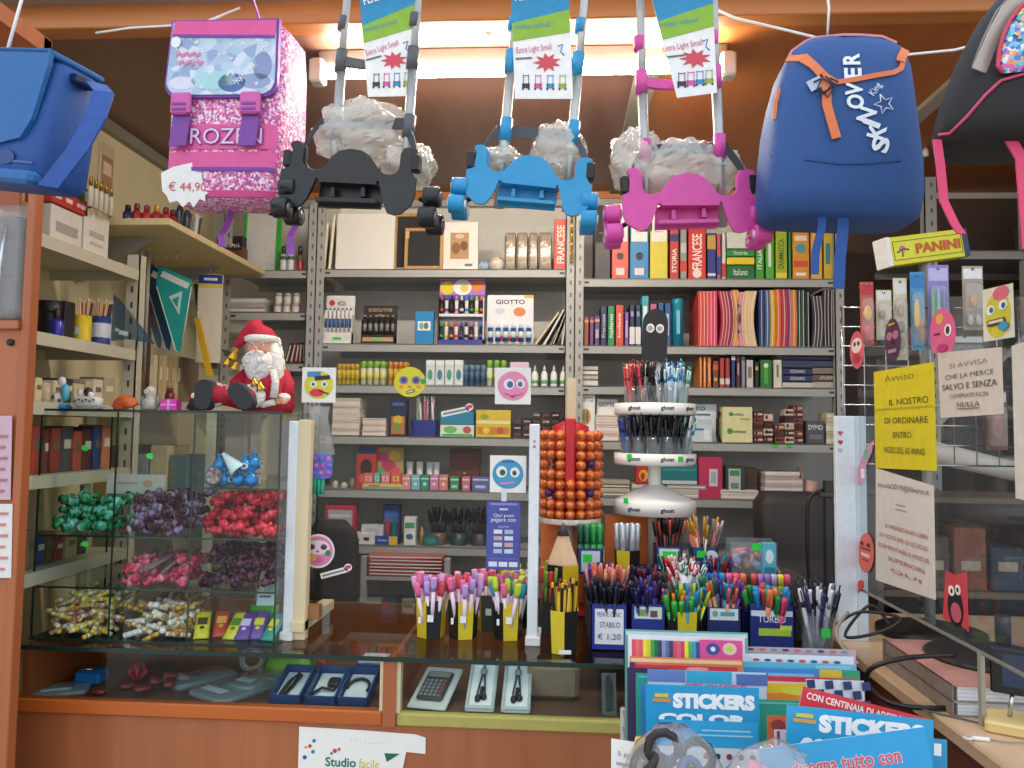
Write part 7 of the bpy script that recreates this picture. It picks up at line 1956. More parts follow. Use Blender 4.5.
def hexcup(label, at, r_, h_, c1='d8c026', c2='18181a', a0=0, tagc=None, sq=False):
    t = T('pen_cup', label, 'pen cup', at)
    n = 4 if sq else 6
    N()
    for i in range(n):
        p = [(r_*q*cos(2*PI*j/n+a0), r_*q*sin(2*PI*j/n+a0), z) for q, z in ((.88, 0), (1, h_)) for j in (i, i+1)]
        pi_ = [(x*.94, y*.94, max(z, .003)) for x, y, z in p]
        v = p+pi_
        m.add(v, [(0, 1, 3, 2), (5, 4, 6, 7), (2, 3, 7, 6)], mat(c1 if i % 2 else c2, .4))
    m.add([(r_*.88*cos(2*PI*j/n+a0), r_*.88*sin(2*PI*j/n+a0), .002) for j in range(n)], [tuple(range(n))], mat(c2, .4))
    m.build('cup', t)
    if tagc:
        N()
        for (x, z, w_, hh) in tagc: m.rect(x, z, w_, hh, WHITE, y=-r_*1.0)
        m.build('price_tag', t)
    return t
Z0 = CZ+.0008
def cp(px, py=640): 
    p = WZ(px, py, CZ); p.z = Z0
    return p
STR = lambda *cs: [('straw', c, 'e8d0e0', n_) for c, n_ in cs]
pk = (('e86a9a', 'hot pink'), ('e8a8d0', 'pale pink'), ('d84a5a', 'coral red'), ('b89ad8', 'lilac'), ('f0b8d8', 'rose'))
cupl = ('leftmost black and yellow cup on the glass counter', 'second black and yellow cup from the wooden post', 'black and yellow cup standing behind the front ones', 'black and yellow cup next to the slim white post', 'yellow cup half hidden by the slim white post')
for i, (px, py, cs, a0) in enumerate(((431, 636, pk[:3]+pk[3:4], .35), (463, 637, pk, 1.35), (488, 629, (pk[1], pk[0], pk[2]), .1), (508, 638, (('2f9ab8', 'teal'), ('d85a9a', 'pink'), ('c8dc2c', 'lime'), ('e06a8a', 'rose'), ('2a7ab0', 'blue'), ('b8d83a', 'yellow green')), 1.3), (524, 633, (('c8dc2c', 'lime'), ('e8b8d8', 'pale pink')), .5))):
    p = cp(px, py)
    if i == 4: p = cp(519, 626)
    hexcup(cupl[i], p, .042, .098, a0=a0, tagc=((.004, .055, .016, .018), (-.024, .05, .007, .016)))
    pens(p, .034, .034, 24 if i in (0, 1, 3) else 15, STR(*cs), .006, 'slim pen in the '+cupl[i].replace('on the glass counter', 'of the counter'), 'slim pens in the '+cupl[i], lean=.24, sc=(1.35, 1.35, .9))
# giant pencil holder standing behind the pencil cup
p = W(562, 640, 2.16); p.z = Z0
t = T('giant_pencil', 'giant black and yellow wooden pencil standing behind the pencil cup', 'pencil', p)
rr_ = 17.5*2.16/FPX
z1 = W(562, 561, 2.16).z-Z0
z2 = W(562, 522, 2.16).z-Z0
N()
for i in range(6):
    a0 = PI/6
    v = [(rr_*cos(PI/3*j+a0), rr_*sin(PI/3*j+a0), z) for z in (0, z1-.006) for j in (i, i+1)]
    m.add(v, [(0, 1, 3, 2)], mat('d8b822' if i == 4 else '1a1a1c', .4))
m.build('shaft', t)
N().lathe([(rr_*.99, z1-.012), (rr_*.93, z1), (rr_*.25, z1+(z2-z1)*.75)], mat('d8b894', .6, n=.1), 6, False, a0=PI/6, cap=False); m.build('wood_tip', t)
N().lathe([(rr_*.36, z1+(z2-z1)*.66), (rr_*.02, z2)], mat('4a4644', .5), 12); m.build('lead', t)
p = cp(564, 652)
hexcup('tall black and yellow pencil cup in front of the giant pencil', p, .040, .105, a0=PI/6*0+PI/6+.0, tagc=((.002, .01, .03, .010),))
pens(p, .033, .030, 26, [('pencil', 'd8b432', '1c1a1a', 'yellow and black'), ('pencil', '2a2420', 'd8b432', 'black'), ('pencil', 'e0bc40', '8a2a20', 'yellow')], .02, 'pencil in the cup before the giant pencil', 'pencils before the giant pencil', lean=.05, name='pencil', cat='pencil', sc=(1, 1, .84))
# green yellow felt pens in a dark cup left of the giant pencil
p = W(545, 636, 2.14); p.z = Z0
hexcup('dark cup of lime pens left of the giant pencil', p, .036, .085, '2a2a2e', '1c1c20')
pens(p, .03, .03, 12, [('straw', 'a8c83a', '7a9a3a', 'lime'), ('straw', 'c83a34', '8a3030', 'red'), ('straw', '8ab84a', '5a8a3a', 'leaf green')], .01, 'pen in the dark cup by the giant pencil', 'pens in the dark cup by the giant pencil', lean=.2)
# stepped stand behind, clear acrylic
t = T('stepped_stand', 'stepped clear and dark stand raising the rear pen boxes', 'stand', (W(690, 600, 2.2).x, 2.12, Z0))
SW = W(800, 560, 2.3).x-W(585, 560, 2.3).x
x0_ = W(585, 560, 2.3).x-t.location.x
N().box(x0_, 0, 0, x0_+SW, .13, .085, mat('3a3634', .5), c=.003); m.build('lower_step', t)
N().box(x0_, .13, 0, x0_+SW, .30, .145, mat('4a4440', .5), c=.003); m.build('upper_step', t)
# orange board behind the pens
a = W(541, 513, 2.47); b = W(601, 600, 2.47)
t = T('orange_board', 'bright orange board standing behind the pen cups', 'board', (a.x, 2.47, Z0))
N().extr([(0, 0), (b.x-a.x, 0), (b.x-a.x-.02, a.z-Z0), (0, a.z-Z0+.004)], 0, .012, mat('f28440', .6)); m.build('panel', t)
a = W(605, 515, 2.455); b = W(662, 600, 2.455)
k_ = T('orange_board', 'second orange board with slanted edge behind the silver tubes', 'board', (a.x, 2.455, Z0))
N().extr([(0, 0), (b.x-a.x, 0), (b.x-a.x-.045, a.z-Z0), (.0, a.z-Z0)], 0, .012, mat('f08240', .6)); m.build('panel', k_)
N().cyl((.11, 0, .22), (.11, -.008, .22), .006, None, mat('c8a080', .4)); m.build('knob', k_)
def pbox(label, px, py, Y, w_, d_, h_, col, card=None, name='pen_box', zb=None):
    p = W(px, py, Y)
    p.z = Z0 if zb is None else zb
    t = T(name, label, 'pen box', p)
    mt_ = mat(col, .4)
    N()
    m.box(-w_/2, 0, 0, w_/2, d_, .003, mt_); m.box(-w_/2, 0, 0, w_/2, .003, h_, mt_); m.box(-w_/2, d_-.003, 0, w_/2, d_, h_*1.05, mt_); m.box(-w_/2, 0, 0, -w_/2+.003, d_, h_, mt_); m.box(w_/2-.003, 0, 0, w_/2, d_, h_, mt_)
    m.build('box', t)
    if card:
        N()
        for i, c in enumerate(card):
            if c[0] == 'r': m.rect(c[1]*w_, c[2]*h_, c[3]*w_, c[4]*h_, mat(c[5], .6), y=-.0008-.0006*i)
            elif c[0] == 't': m.text(c[6], c[1]*w_, c[2]*h_, c[3]*w_, c[4]*h_, mat(c[5], .6), y=-.0008-.0006*i)
            else: m.disc(c[1]*w_, c[2]*h_, c[3]*w_, c[4]*h_, mat(c[5], .6), y=-.0008-.0006*i)
        m.build('price_card', t)
    return p+Vector((0, d_/2, .004))
UZ1, UZ2 = Z0+.0855, Z0+.1455
# front row
p = pbox('blue pen box with a handwritten price card', 609, 652, 1.98, .092, .075, .115, '1f3490', (('r', 0, .52, .78, .76, 'e8eaf0'), ('t', 0, .78, .66, .10, '4a5a8a', 'PENNE CANC'), ('t', .02, .56, .56, .12, '3a4a80', 'STABILO'), ('t', 0, .30, .62, .15, '3a4a80', '€ 1,20')))
pens(p, .04, .032, 46, [('ball', '18182a', '16161e', 'black'), ('ball', '20264a', '1a1c2c', 'dark blue'), ('fine', '1c1c2a', '24243c', 'inky')], .02, 'pen crowded in the blue box with the handwritten card', 'pens in the box with handwritten card', lean=.28, sc=(1, 1, .88))
pens(p+Vector((0, .05, .005)), .045, .02, 24, [('fine', 'd88a78', 'd8705a', 'coral tipped'), ('fine', 'c8a8b8', 'e0907a', 'salmon tipped')], .02, 'pen behind the handwritten card box', 'coral tipped pens', lean=.2)
p = pbox('blue pen box with a small picture card right of the handwritten one', 648, 650, 1.99, .088, .075, .115, '22368c', (('r', 0, .82, .78, .26, 'd4e2d8'), ('r', -.12, .82, .25, .14, '8a9a5a'), ('r', .16, .80, .2, .14, '6a4a5a'), ('r', -.3, .86, .1, .1, '5a8ab0')))
pens(p, .04, .032, 44, [('ball', '20286a', '1c2050', 'navy'), ('ball', '262e7a', '20244c', 'blue'), ('ball', '6a2a3a', '8a2a34', 'dark red'), ('fine', '4a3a8a', '3a3a90', 'violet')], .02, 'pen crowded in the blue box with the picture card', 'pens in the box with picture card', lean=.28, sc=(1, 1, .88))
p = W(684, 648, 2.0); p.z = Z0
hexcup('squat black and yellow cup between the blue pen boxes', p, .048, .105, a0=PI/4+.3, sq=False)
pens(p, .036, .036, 28, [('marker', '3ab84a', '2fa03e', 'green'), ('fine', 'c8d83a', 'b8cc2a', 'lime'), ('fine', 'e08a2a', 'd87a1e', 'orange'), ('fine', '2a90c0', '2484b4', 'sky blue'), ('fine', '1f7a4a', '1a6a40', 'bottle green')], .02, 'felt pen in the squat black and yellow cup', 'felt pens in the squat cup', lean=.3, sc=(1, 1, .84))
p = pbox('navy pen box with a teal printed card behind the magazines', 724, 650, 2.0, .088, .07, .11, '1c2a6a', (('r', 0, .85, .8, .26, 'd8e4e8'), ('d', -.25, .86, .08, .07, '6ab08a'), ('r', .1, .86, .4, .09, '5aa0a8')))
pens(p, .04, .03, 34, [('fine', '2a8ac8', '2478b8', 'blue'), ('fine', '7a4ab0', '6a3aa0', 'purple'), ('fine', '1f8a5a', '1a7a4c', 'green'), ('fine', 'd88a6a', 'cc6a4a', 'salmon'), ('fine', '2a7a90', '20687c', 'teal')], .035, 'triangular pen in the navy box with teal card', 'pens in the navy box with teal card', lean=.34, sc=(1.1, 1.1, .82))
p = pbox('navy marker box lettered on a slanted white and green print', 772, 648, 2.02, .115, .075, .115, '1b2d78', (('r', 0, .82, .9, .12, 'd4dcec'), ('t', .0, .70, .6, .15, 'e0e6f4', 'TURBO'), ('r', .06, .42, .7, .16, 'a8c83a'), ('r', .3, .52, .25, .1, 'c8dc4a')))
pens(p, .05, .032, 34, [('marker', '2a9a4a', '2890cc', 'green and blue'), ('marker', 'd84a7a', 'd04070', 'pink'), ('marker', '2a90c8', '2484c0', 'sky blue'), ('marker', '6a4aa0', '2fa04a', 'violet'), ('marker', 'e08a5a', 'e07a4a', 'orange'), ('marker', '2a9a4a', '1f8a3e', 'green')], .02, 'marker in the lettered navy box', 'markers in the lettered navy box', lean=.34, sc=(1, 1, .92))
p = W(817, 650, 2.02); p.z = Z0
t = T('clear_pen_pot', 'clear pot of white pens at the right end of the pen rows', 'pen pot', p)
N().lathe([(.036, 0), (.04, .10), (.038, .10), (.034, .004)], POT, 18, cap=False); m.lathe([(.035, .001), (.035, .003)], POT, 18); m.build('pot', t)
N().rect(.008, .06, .022, .022, GREENTAG, y=-.043); m.build('price_tag', t)
pens(p, .032, .032, 18, [('click', 'e4e6ea', '2a2a3a', 'white'), ('click', '2a2a34', '1e1e28', 'black'), ('click', 'd8dce4', '8a90a0', 'silver'), ('click', '3a3a6a', '2a2a50', 'dark blue')], .01, 'ball pen in the clear pot at the end of the pen rows', 'ball pens in the clear pot', lean=.3, sc=1.15)
# middle row on the lower step
hl = (('2a8ac8', 'azure'), ('e8609a', 'pink'), ('f08a3a', 'orange'), ('e86a8a', 'rose'))
for (px0, px1, n, cs, lab) in ((704, 746, 6, ('2f5ab8', '2f5ab8', '2f90c8', 'e8609a', 'ee5a84', 'e87a4a'), 'flat highlighter standing in the left tray above the triangular pens'), (750, 790, 6, ('d8584a', 'b078c8', '9a78c0', 'c8b0d8', 'dcd83a', 'e85a8a'), 'flat highlighter standing in the right tray above the markers')):
    a, b = W(px0, 588, 2.15), W(px1, 588, 2.15)
    tt = T('highlighter_tray', lab.replace('flat highlighter standing in the', 'narrow navy tray on the').replace('left tray', 'left of the step').replace('right tray', 'right of the step'), 'tray', ((a.x+b.x)/2, 2.13, UZ1))
    wd = (b.x-a.x)
    N().box(-wd/2, 0, 0, wd/2, .05, .003, mat('1c2456', .5)); m.box(-wd/2, 0, 0, wd/2, .003, .03, mat('1c2456', .5)); m.box(-wd/2, .047, 0, wd/2, .05, .03, mat('1c2456', .5)); m.build('tray', tt)
    for i, c in enumerate(cs):
        w_ = wd/len(cs)*.45
        N().loft([se(0, 0, z, w_*q, .009*q, 4, 14) for z, q in ((0, .9), (.003, 1), (.05, 1), (.052, .94))], mat(c, .4)); m.loft([se(0, 0, z, w_*q, .0095*q, 4, 14) for z, q in ((.052, 1), (.078, 1), (.082, .8))], mat(c, .35))
        o = m.build('highlighter', None, (tt.location.x-wd/2+wd*(i+.5)/len(cs), 2.145, UZ1+.0035)); tag(o, lab, 'highlighter', lab.replace('flat highlighter standing', 'highlighters'))
def cuppy(label, px, Y, r_, h_, col, zb, card=None):
    p = W(px, 560, Y); p.z = zb
    t = T('round_pen_pot', label, 'pen pot', p)
    mt_ = POT if col is None else mat(col, .4)
    N().lathe([(r_*.9, 0), (r_, h_), (r_*.95, h_), (r_*.85, .004)], mt_, 18, cap=False); m.lathe([(r_*.88, .001), (r_*.88, .003)], mt_, 18); m.build('pot', t)
    if card:
        N().rect(0, h_*.5, r_*1.2, h_*.5, mat(card, .6), y=-r_-.0008); m.rect(0, h_*.55, r_*.8, h_*.15, mat('8a9aa8', .6), y=-r_-.0016); m.build('price_card', t)
    return p
p = cuppy('white pot of pale striped pens in the middle row', 688, 2.16, .034, .08, 'dfe4ea', UZ1, 'c8d0d8')
pens(p, .03, .026, 18, [('click', 'e4e4e8', 'd84a5a', 'white and red'), ('click', 'e0e0e4', '2a8a6a', 'white and green'), ('click', 'd8c8c8', 'c85a7a', 'blush')], .01, 'ball pen in the white pot of the middle row', 'ball pens in the white pot', lean=.5, sc=(1, 1, .66))
p = cuppy('dark pot of small dark pens in the middle row', 646, 2.16, .036, .06, '28243a', UZ1)
pens(p, .034, .026, 20, [('ball', '2a2440', '3a2a50', 'plum'), ('ball', 'b8485a', '8a3040', 'crimson'), ('ball', '3a3a7a', '2a2a5a', 'indigo')], .0, 'small pen in the dark pot of the middle row', 'pens in the dark middle pot', lean=.3, sc=(.85, .85, .58))
p = cuppy('blue pot of violet pens in the middle row', 600, 2.16, .036, .05, '25286a', UZ1)
pens(p, .036, .024, 22, [('ball', '3a2a7a', '4a3a9a', 'violet'), ('ball', '2a2a5a', '2a2a60', 'deep blue'), ('ball', '5a3a8a', '6a4aa0', 'lavender')], .0, 'small pen in the blue middle pot', 'pens in the blue middle pot', lean=.3, sc=(.85, .85, .58))
# upper row on the upper step
p = pbox('navy box of thick green markers with a framed card', 590, 570, 2.28, .075, .06, .075, '2a3f7a', (('r', .02, .5, .72, .8, 'd0dce0'), ('r', -.1, .62, .36, .3, '2fd84a'), ('r', .1, .3, .4, .3, '8aa0b0')), zb=UZ2-.012)
for i, c in enumerate(('1f5a4a', '2f7a50', '2a9a4e', '35a050', '6aae58', '8ab86a', '1f6a4c', '2f9a54')):
    o = bpy.data.objects.new('marker', pen_mesh('marker', c, c)); COL.objects.link(o)
    o.location = p+Vector((-.028+.019*(i % 4), -.012+.024*(i//4), .0)); o.scale = (1.25, 1.25, 1.12)
    tag(o, 'thick green marker in the navy box with framed card', 'marker', 'thick green markers')
pY = 2.28
p = W(627, 570, pY); p.z = UZ2-.012
hexcup('black and yellow cup with clear silver tubes on the upper step', p, .040, .075, a0=PI/6+.1, tagc=())
t = None
for i in range(7):
    a = i*2*PI/6
    r_ = .022 if i else 0
    N().lathe([(.0085, 0), (.0085, .14), (.006, .146)], mat('c4ccd4', .15, .5, n=.2, ns=60), 10)
    o = m.build('silver_tube', None, p+Vector((r_*cos(a), r_*sin(a), .004)), (0, .06*(r_ and cos(a)), 0)); tag(o, 'clear silvery tube standing in the upper black and yellow cup', 'tube', 'silver tubes in the upper cup')
p = pbox('navy box of dark pens with a white and green card', 669, 552, 2.30, .078, .06, .07, '27427e', (('r', 0, .5, .74, .84, 'd4e4e0'), ('r', .02, .66, .5, .3, '2fd84a'), ('r', .0, .25, .4, .2, '9ab0a8')), zb=UZ2)
pens(p, .034, .025, 30, [('fine', '1e1c20', '241e20', 'black'), ('fine', '8a2a2a', '1e1a1c', 'dark red'), ('fine', '1c1c1c', 'c85a4a', 'black and coral')], .01, 'slim pen in the navy box with white and green card', 'slim dark pens on the upper step', lean=.22, sc=.85)
p = pbox('teal blue box with fluffy white card on the upper step', 705, 552, 2.30, .075, .06, .07, '1f4a78', (('d', .25, .45, .3, .45, 'e4e0e4'), ('r', -.12, .72, .4, .28, '2fd84a')), zb=UZ2)
pens(p, .034, .025, 22, [('fine', 'e08a5a', 'e0a030', 'orange'), ('fine', 'd87a8a', 'e8c8c0', 'pink'), ('fine', '3a3a3a', '8a8a8a', 'grey'), ('fine', 'e4dcd0', 'd8a030', 'cream')], .01, 'slim pen in the teal box with fluffy card', 'slim pens in the teal box', lean=.35, sc=.85)
# red and blue pens between the steps
p = cuppy('clear pot of red capped pens under the dark pens', 678, 2.215, .034, .05, None, UZ1)
pens(p, .034, .022, 20, [('marker', 'c82a3a', 'c42434', 'red'), ('ball', 'd8404a', 'e8d8d8', 'red and white'), ('ball', '1f6a4a', '1a5a40', 'dark green')], .0, 'pen in the clear pot under the dark pens', 'red pens under the dark pens', lean=.3, sc=(.9, .9, .78))
p = cuppy('clear pot of blue pens right of the red ones', 716, 2.215, .034, .05, None, UZ1)
pens(p, .034, .022, 20, [('ball', '2a4aa0', '24408c', 'blue'), ('ball', 'b82a44', '8a2030', 'red'), ('ball', '2a8ab0', '207a9c', 'teal')], .0, 'pen in the clear pot right of the red ones', 'blue pens right of the red ones', lean=.3, sc=(.9, .9, .72))
# clear box of pink erasers
a = W(752, 557, 2.27)
t = T('clear_box', 'clear box of pink fancy erasers on the upper step', 'box', (a.x, 2.25, UZ2))
w_ = 45*2.27/FPX
N().box(-w_/2, 0, 0, w_/2, .002, .095, POT); m.box(-w_/2, .06, 0, w_/2, .062, .10, POT); m.box(-w_/2, 0, 0, -w_/2+.002, .06, .095, POT); m.box(w_/2-.002, 0, 0, w_/2, .06, .095, POT); m.box(-w_/2, 0, 0, w_/2, .06, .002, POT); m.build('box', t)
N().rect(.01, .082, .03, .02, GREENTAG); m.build('price_tag', t)
N().tube([(w_*.15, .02, .09), (w_*.35, .01, .06), (w_*.55, .0, .01)], .003, WHITE, 6); m.build('white_edge', t)
for i in range(22):
    c = ('e88a78', 'e0907a', 'd85a8a', 'f0a898', 'd8c0d0', 'a8b0d8')[i % 6]
    N().loft([se(0, 0, z, .012*q, .006*q, 3, 12) for z, q in ((-.016, .6), (-.010, 1), (.006, .9), (.014, .7), (.018, .3))], mat(c, .5))
    o = m.build('eraser', None, (a.x+RD.uniform(-w_*.38, w_*.38), 2.25+.012+RD.uniform(0, .036), UZ2+.016+.055*(i/22)), (RD.uniform(-1.2, 1.2), RD.uniform(-1.2, 1.2), RD.uniform(0, 3))); tag(o, 'pink fancy eraser in the clear box on the upper step', 'eraser', 'erasers in the clear box')
carton('correction_pack', 'aqua pack leaning on the clear eraser box', 'pack', 763, 776, 543, UZ2, .02, '5ab4cc', (('d', .5, .6, .3, .2, 'd8ecf0'), ('r', .5, .2, .8, .2, '2a80a0')), Y=2.235)
# white pen tower
p0 = W(657, 520, 2.36)
t = T('pen_tower', 'white three tier pen tower with a black ghost sign on top', 'pen display', (p0.x, 2.42, Z0))
ty = [W(657, y, 2.42).z-Z0 for y in (404, 453, 500)]
TW = mat('e9e8e4', .35, n=.02)
rt = 41*2.36/FPX
N().lathe([(.02, 0), (.02, ty[0]+.30-.12)], TW, 20); m.build('column', t)
N().lathe([(.11, 0), (.11, .012), (.03, .02)], TW, 32); m.build('base', t)
for i, z in enumerate(ty):
    N()
    r_ = rt
    if i == 2: m.lathe([(r_, z-.040), (r_, z-.002), (r_*.98, z), (.022, z+.048)], TW, 40)
    else: m.lathe([(.02, z-.036), (r_-.004, z-.036), (r_, z-.030), (r_, z), (r_-.004, z), (r_-.006, z-.028), (.02, z-.028)], TW, 40)
    tr_ = m.build('tier', t)
    N()
    for a, tx in ((-.62, 'ghost'), (.18, 'ghost'), (.85, 'ghost')):
        if i == 2 and a > .5: continue
        fn = lambda X_, Z_: -math.sqrt(max(1e-6, (r_+.0012)**2-X_**2))
        xx = r_*sin(a)
        m.text(tx, xx, z-.017 if i < 2 else z-.022, .042*cos(a), .016, mat('26262a', .5), fn=fn, bold=.03)
    m.build('lettering', tr_)
    if i:
        N()
        for (a, zz) in (((-.75, -.010), (.52, -.014)) if i == 1 else ((-.85, .004),)):
            X = MR(a, 4, 'Z')
            m.box(-.009, -r_-.002, z+zz-.008, .009, -r_-.0008, z+zz+.008, GREENTAG, X=X)
        m.build('price_tag', tr_)
zs_ = W(654, 362, 2.38).z-Z0
zt2 = W(654, 308, 2.38).z-Z0
N()
wg = 12.5*2.38/FPX
pl = [(-wg, zs_), (-wg*.6, zs_+.006), (-wg*.2, zs_+.001), (wg*.2, zs_+.006), (wg*.6, zs_+.001), (wg, zs_+.005)]
hh = zt2-zs_
for i in range(13):
    a = PI*i/12
    pl.append((wg*cos(a), zt2-wg*1.2+wg*1.2*sin(a)))
m.extr(pl, -.004, .004, mat('17171a', .5)); gs = m.build('ghost_sign', t, (-.038, -.03, 0), (0, .04, 0))
for q in (-.4, .36):
    N().disc(wg*q, zs_+hh*.63, wg*.32, wg*.36, mat('e4e4e4', .5), y=-.0052)
    m.tube([(wg*q+wg*.05*j*.13*cos(j*.9)*2, -.0062, zs_+hh*.63+wg*.05*j*.13*sin(j*.9)*2.2) for j in range(20)], .0006, BLACK, 4); m.build('eye', gs)
N().box(-.024, -.026, ty[0]-.01, -.004, -.016, zs_+.02, TW, c=.002); m.build('sign_post', t)
# pots on the tiers with pens
def tier_pots(i, specs, rad):
    z = Z0+ty[i]-.028+.001
    for j, (ang, kinds, n, lab) in enumerate(specs):
        c = Vector((p0.x+rad*sin(ang), 2.42-rad*cos(ang), z))
        k = T('clear_pen_pot', 'clear pot of '+lab+(' on the top tier of the tower' if i == 0 else ' on the middle tier of the tower'), 'pen pot', c)
        N().lathe([(.024, 0), (.026, .078), (.025, .078), (.023, .003)], POT, 16, cap=False); m.build('pot', k)
        pens(c, .021, .021, n, kinds, .004, lab.rstrip('s')+' in a pot on the '+('top' if i == 0 else 'middle')+' tier of the tower', lab+(' on the top tier' if i == 0 else ' on the middle tier'), lean=.22, sc=.95)
RDP = [('click', 'c83a3e', 'b02a30'), ('click', 'd85a5a', '8a2a2e')]
BKP = [('click', '28282c', '1c1c20'), ('click', '1e1e22', '2a2a2e'), ('ball', '3a3a40', '18181a')]
BLP = [('click', 'd8e8f0', '2a90c8'), ('click', 'e4eef2', '2a80b8')]
NVP = [('click', '2a4a90', '24408a'), ('click', '3a5aa8', '1c3070')]
GRP = [('click', 'd8ece4', '4aa08a'), ('click', 'e0eeea', '2a90b8')]
tier_pots(0, ((-.95, RDP, 9, 'crimson click pens'), (-.45, BKP+RDP[:1], 11, 'black and red click pens'), (.05, BKP, 5, 'plain black click pens'), (.4, BLP, 11, 'pale blue click pens'), (.85, BLP+GRP[:1], 10, 'pale aqua click pens')), rt-.034)
tier_pots(1, ((-1.15, NVP, 9, 'navy click pens'), (-.65, BKP, 14, 'black ball pens at left'), (-.15, BKP, 14, 'black ball pens at middle left'), (.3, BKP, 14, 'black ball pens at middle right'), (.72, BKP, 12, 'black ball pens at right'), (1.2, GRP, 10, 'mint click pens')), rt-.034)
# faces of cards seen between the tiers
# lollipop stand
pL = W(570, 520, 2.36)
zL = [W(570, y, 2.36).z for y in (516, 428)]
t = T('lollipop_stand', 'round red lollipop stand crowded with orange wrapped sweets', 'display stand', (pL.x, 2.40, Z0))
rl = 28*2.36/FPX
N().lathe([(.09, 0), (.09, .01), (.02, .02)], mat('c22430', .4), 28); m.build('base', t)
N().lathe([(.012, .02), (.012, zL[0]-Z0-.02)], mat('d8d8d8', .4), 12); m.build('stem', t)
N().lathe([(rl*1.1, zL[0]-Z0-.022), (rl*1.1, zL[0]-Z0-.012), (rl*.66, zL[0]-Z0-.008), (rl*.66, zL[1]-Z0+.004), (rl*.3, zL[1]-Z0+.02)], mat('a81c2a', .45), 28); m.build('drum', t)
N().lathe([(rl*1.1, zL[0]-Z0-.022), (rl*1.12, zL[0]-Z0-.014), (rl*1.1, zL[0]-Z0-.006)], mat('e8d8d0', .4), 28, cap=False); m.build('rim', t)
N().box(-.019, -rl*.9, zL[0]-Z0+.03, .014, -rl*.66, zL[1]-Z0+.03, RED, c=.004); m.build('front_strip', t)
N().box(-.012, .0, zL[1]-Z0, .016, .006, W(566, 378, 2.4).z-Z0, mat('c8b898', .6), c=.001); m.build('header_card', t)
N()
m.ball((0, 0, 0), .0155, mat('d2662c', .35, n=.3, ns=160), 12, 8); m.lathe([(.0159, -.003), (.0159, .003)], mat('b5402e', .35), 12, cap=False)
m.cyl((0, .012, 0), (0, .034, 0), .0018, None, WHITE, 6); m.lathe([(.0135, 0), (.006, .0095)], mat('dd8a42', .35), 10, X=MR(PI/2, 4, 'X') @ MT((0, 0, .006)))
lo = m.build('lollipop')
tag(lo, 'orange wrapped lollipop stuck on the round red stand', 'lollipop', 'lollipops on the round stand')
first = True
for r_ in range(9):
    z = zL[0]+(zL[1]-zL[0])*(r_+.25)/9
    for i in range(9):
        a = -1.45+2.9*(i+.5*(r_ % 2)*0)/8
        if abs(a) < .12 and r_ > 3: continue
        if r_ in (2, 5) and i in (2, 6): continue
        o = lo if first else lo.copy()
        if not first: COL.objects.link(o)
        first = False
        rad = rl*1.0
        o.location = (pL.x+rad*sin(a), 2.40-rad*cos(a), z+RD.uniform(-.001, .001)); o.rotation_euler = (RD.uniform(-.15, .15), 0, a)
for i, (a, z_, lab) in enumerate(((-.85, 2.4, 'purple wrapped lollipop in the left of the round stand'), (.75, 2.4, 'purple wrapped lollipop low in the right of the round stand'), (.8, 5.4, 'purple wrapped lollipop high in the right of the round stand'))):
    N().ball((0, 0, 0), .0135, mat('4a2a6a', .3), 12, 8); m.cyl((0, .012, 0), (0, .034, 0), .0018, None, WHITE, 6); o = m.build('lollipop', None, (pL.x+rl*sin(a), 2.40-rl*cos(a), zL[0]+(zL[1]-zL[0])*z_/9)); tag(o, lab, 'lollipop')

z6 = ZS1[5]+.001
for i, (px, c, lab) in enumerate(((436, '6a5a4a', 'brown pot of dark pens on the sixth shelf'), (457, '2a4a3c', 'green pot of dark pens on the sixth shelf'), (478, '3a3a44', 'slate pot of dark pens on the sixth shelf'))):
    p = W(px, 545, YI); p.z = z6; p.y = YI+.05
    k = T('round_pen_pot', lab, 'pen pot', p)
    N().lathe([(.034, 0), (.036, .05), (.034, .05), (.03, .004)], mat(c, .4), 16, cap=False); m.build('pot', k)
    pens(p, .034, .03, 16, [('ball', '1e1c22', '1c1c24'), ('ball', '2a2a3a', '24302c')], .004, 'dark pen in the '+lab.split(' of')[0]+' of the sixth shelf', 'dark pens in the '+lab.split(' of')[0], lean=.25, sc=.9)
# == acrylic screen along the right desk, with papers
pb = WZ(848, 641, DZ)
XP = pb.x+.035
t = T('screen_post', 'wide pale blue post at the far end of the right desk', 'post', (pb.x, pb.y, DZ))
hz = W(848, 416, pb.y).z-DZ
N().box(-.026, 0, 0, .026, .02, hz, mat('dfe8f0', .4), c=.002); m.box(.026, .0, 0, .055, .03, hz, mat('c8d4dc', .4), c=.002); m.build('post', t)
N()
for i, (z, c) in enumerate(((hz-.045, 'c05a78'), (hz-.07, 'b04868'), (hz-.092, 'a8c4d4'))):
    for q in (-1, 1): m.disc(-.014+q*.0032, z, .004, .004, mat(c, .5), y=-.001, n=10)
    m.extr([(-.021, z-.001), (-.007, z-.001), (-.014, z-.010)], -.0012, -.0006, mat(c, .5))
m.build('heart_print', t)
t = T('acrylic_screen', 'clear acrylic screen on the right desk covered with papers and stickers', 'screen', (XP, 2.0, DZ), rz=-PI/2)
zb1 = WX(960, 640, XP).z-DZ
yl = WX(981, 660, XP).y
N().add([(2.0-pb.y, 0, zb1), (.75, 0, zb1), (.75, 0, .80), (2.0-pb.y, 0, .80)], [(0, 1, 2, 3)], PLEXIR); m.build('pane', t)
N().box(2.0-pb.y, -.002, zb1-.006, .75, .002, zb1, mat('8a8478', .4)); m.build('lower_edge', t)
N().box(2.0-yl-.006, -.004, 0, 2.0-yl+.006, .004, zb1, mat('9a9488', .4)); m.build('leg', t)
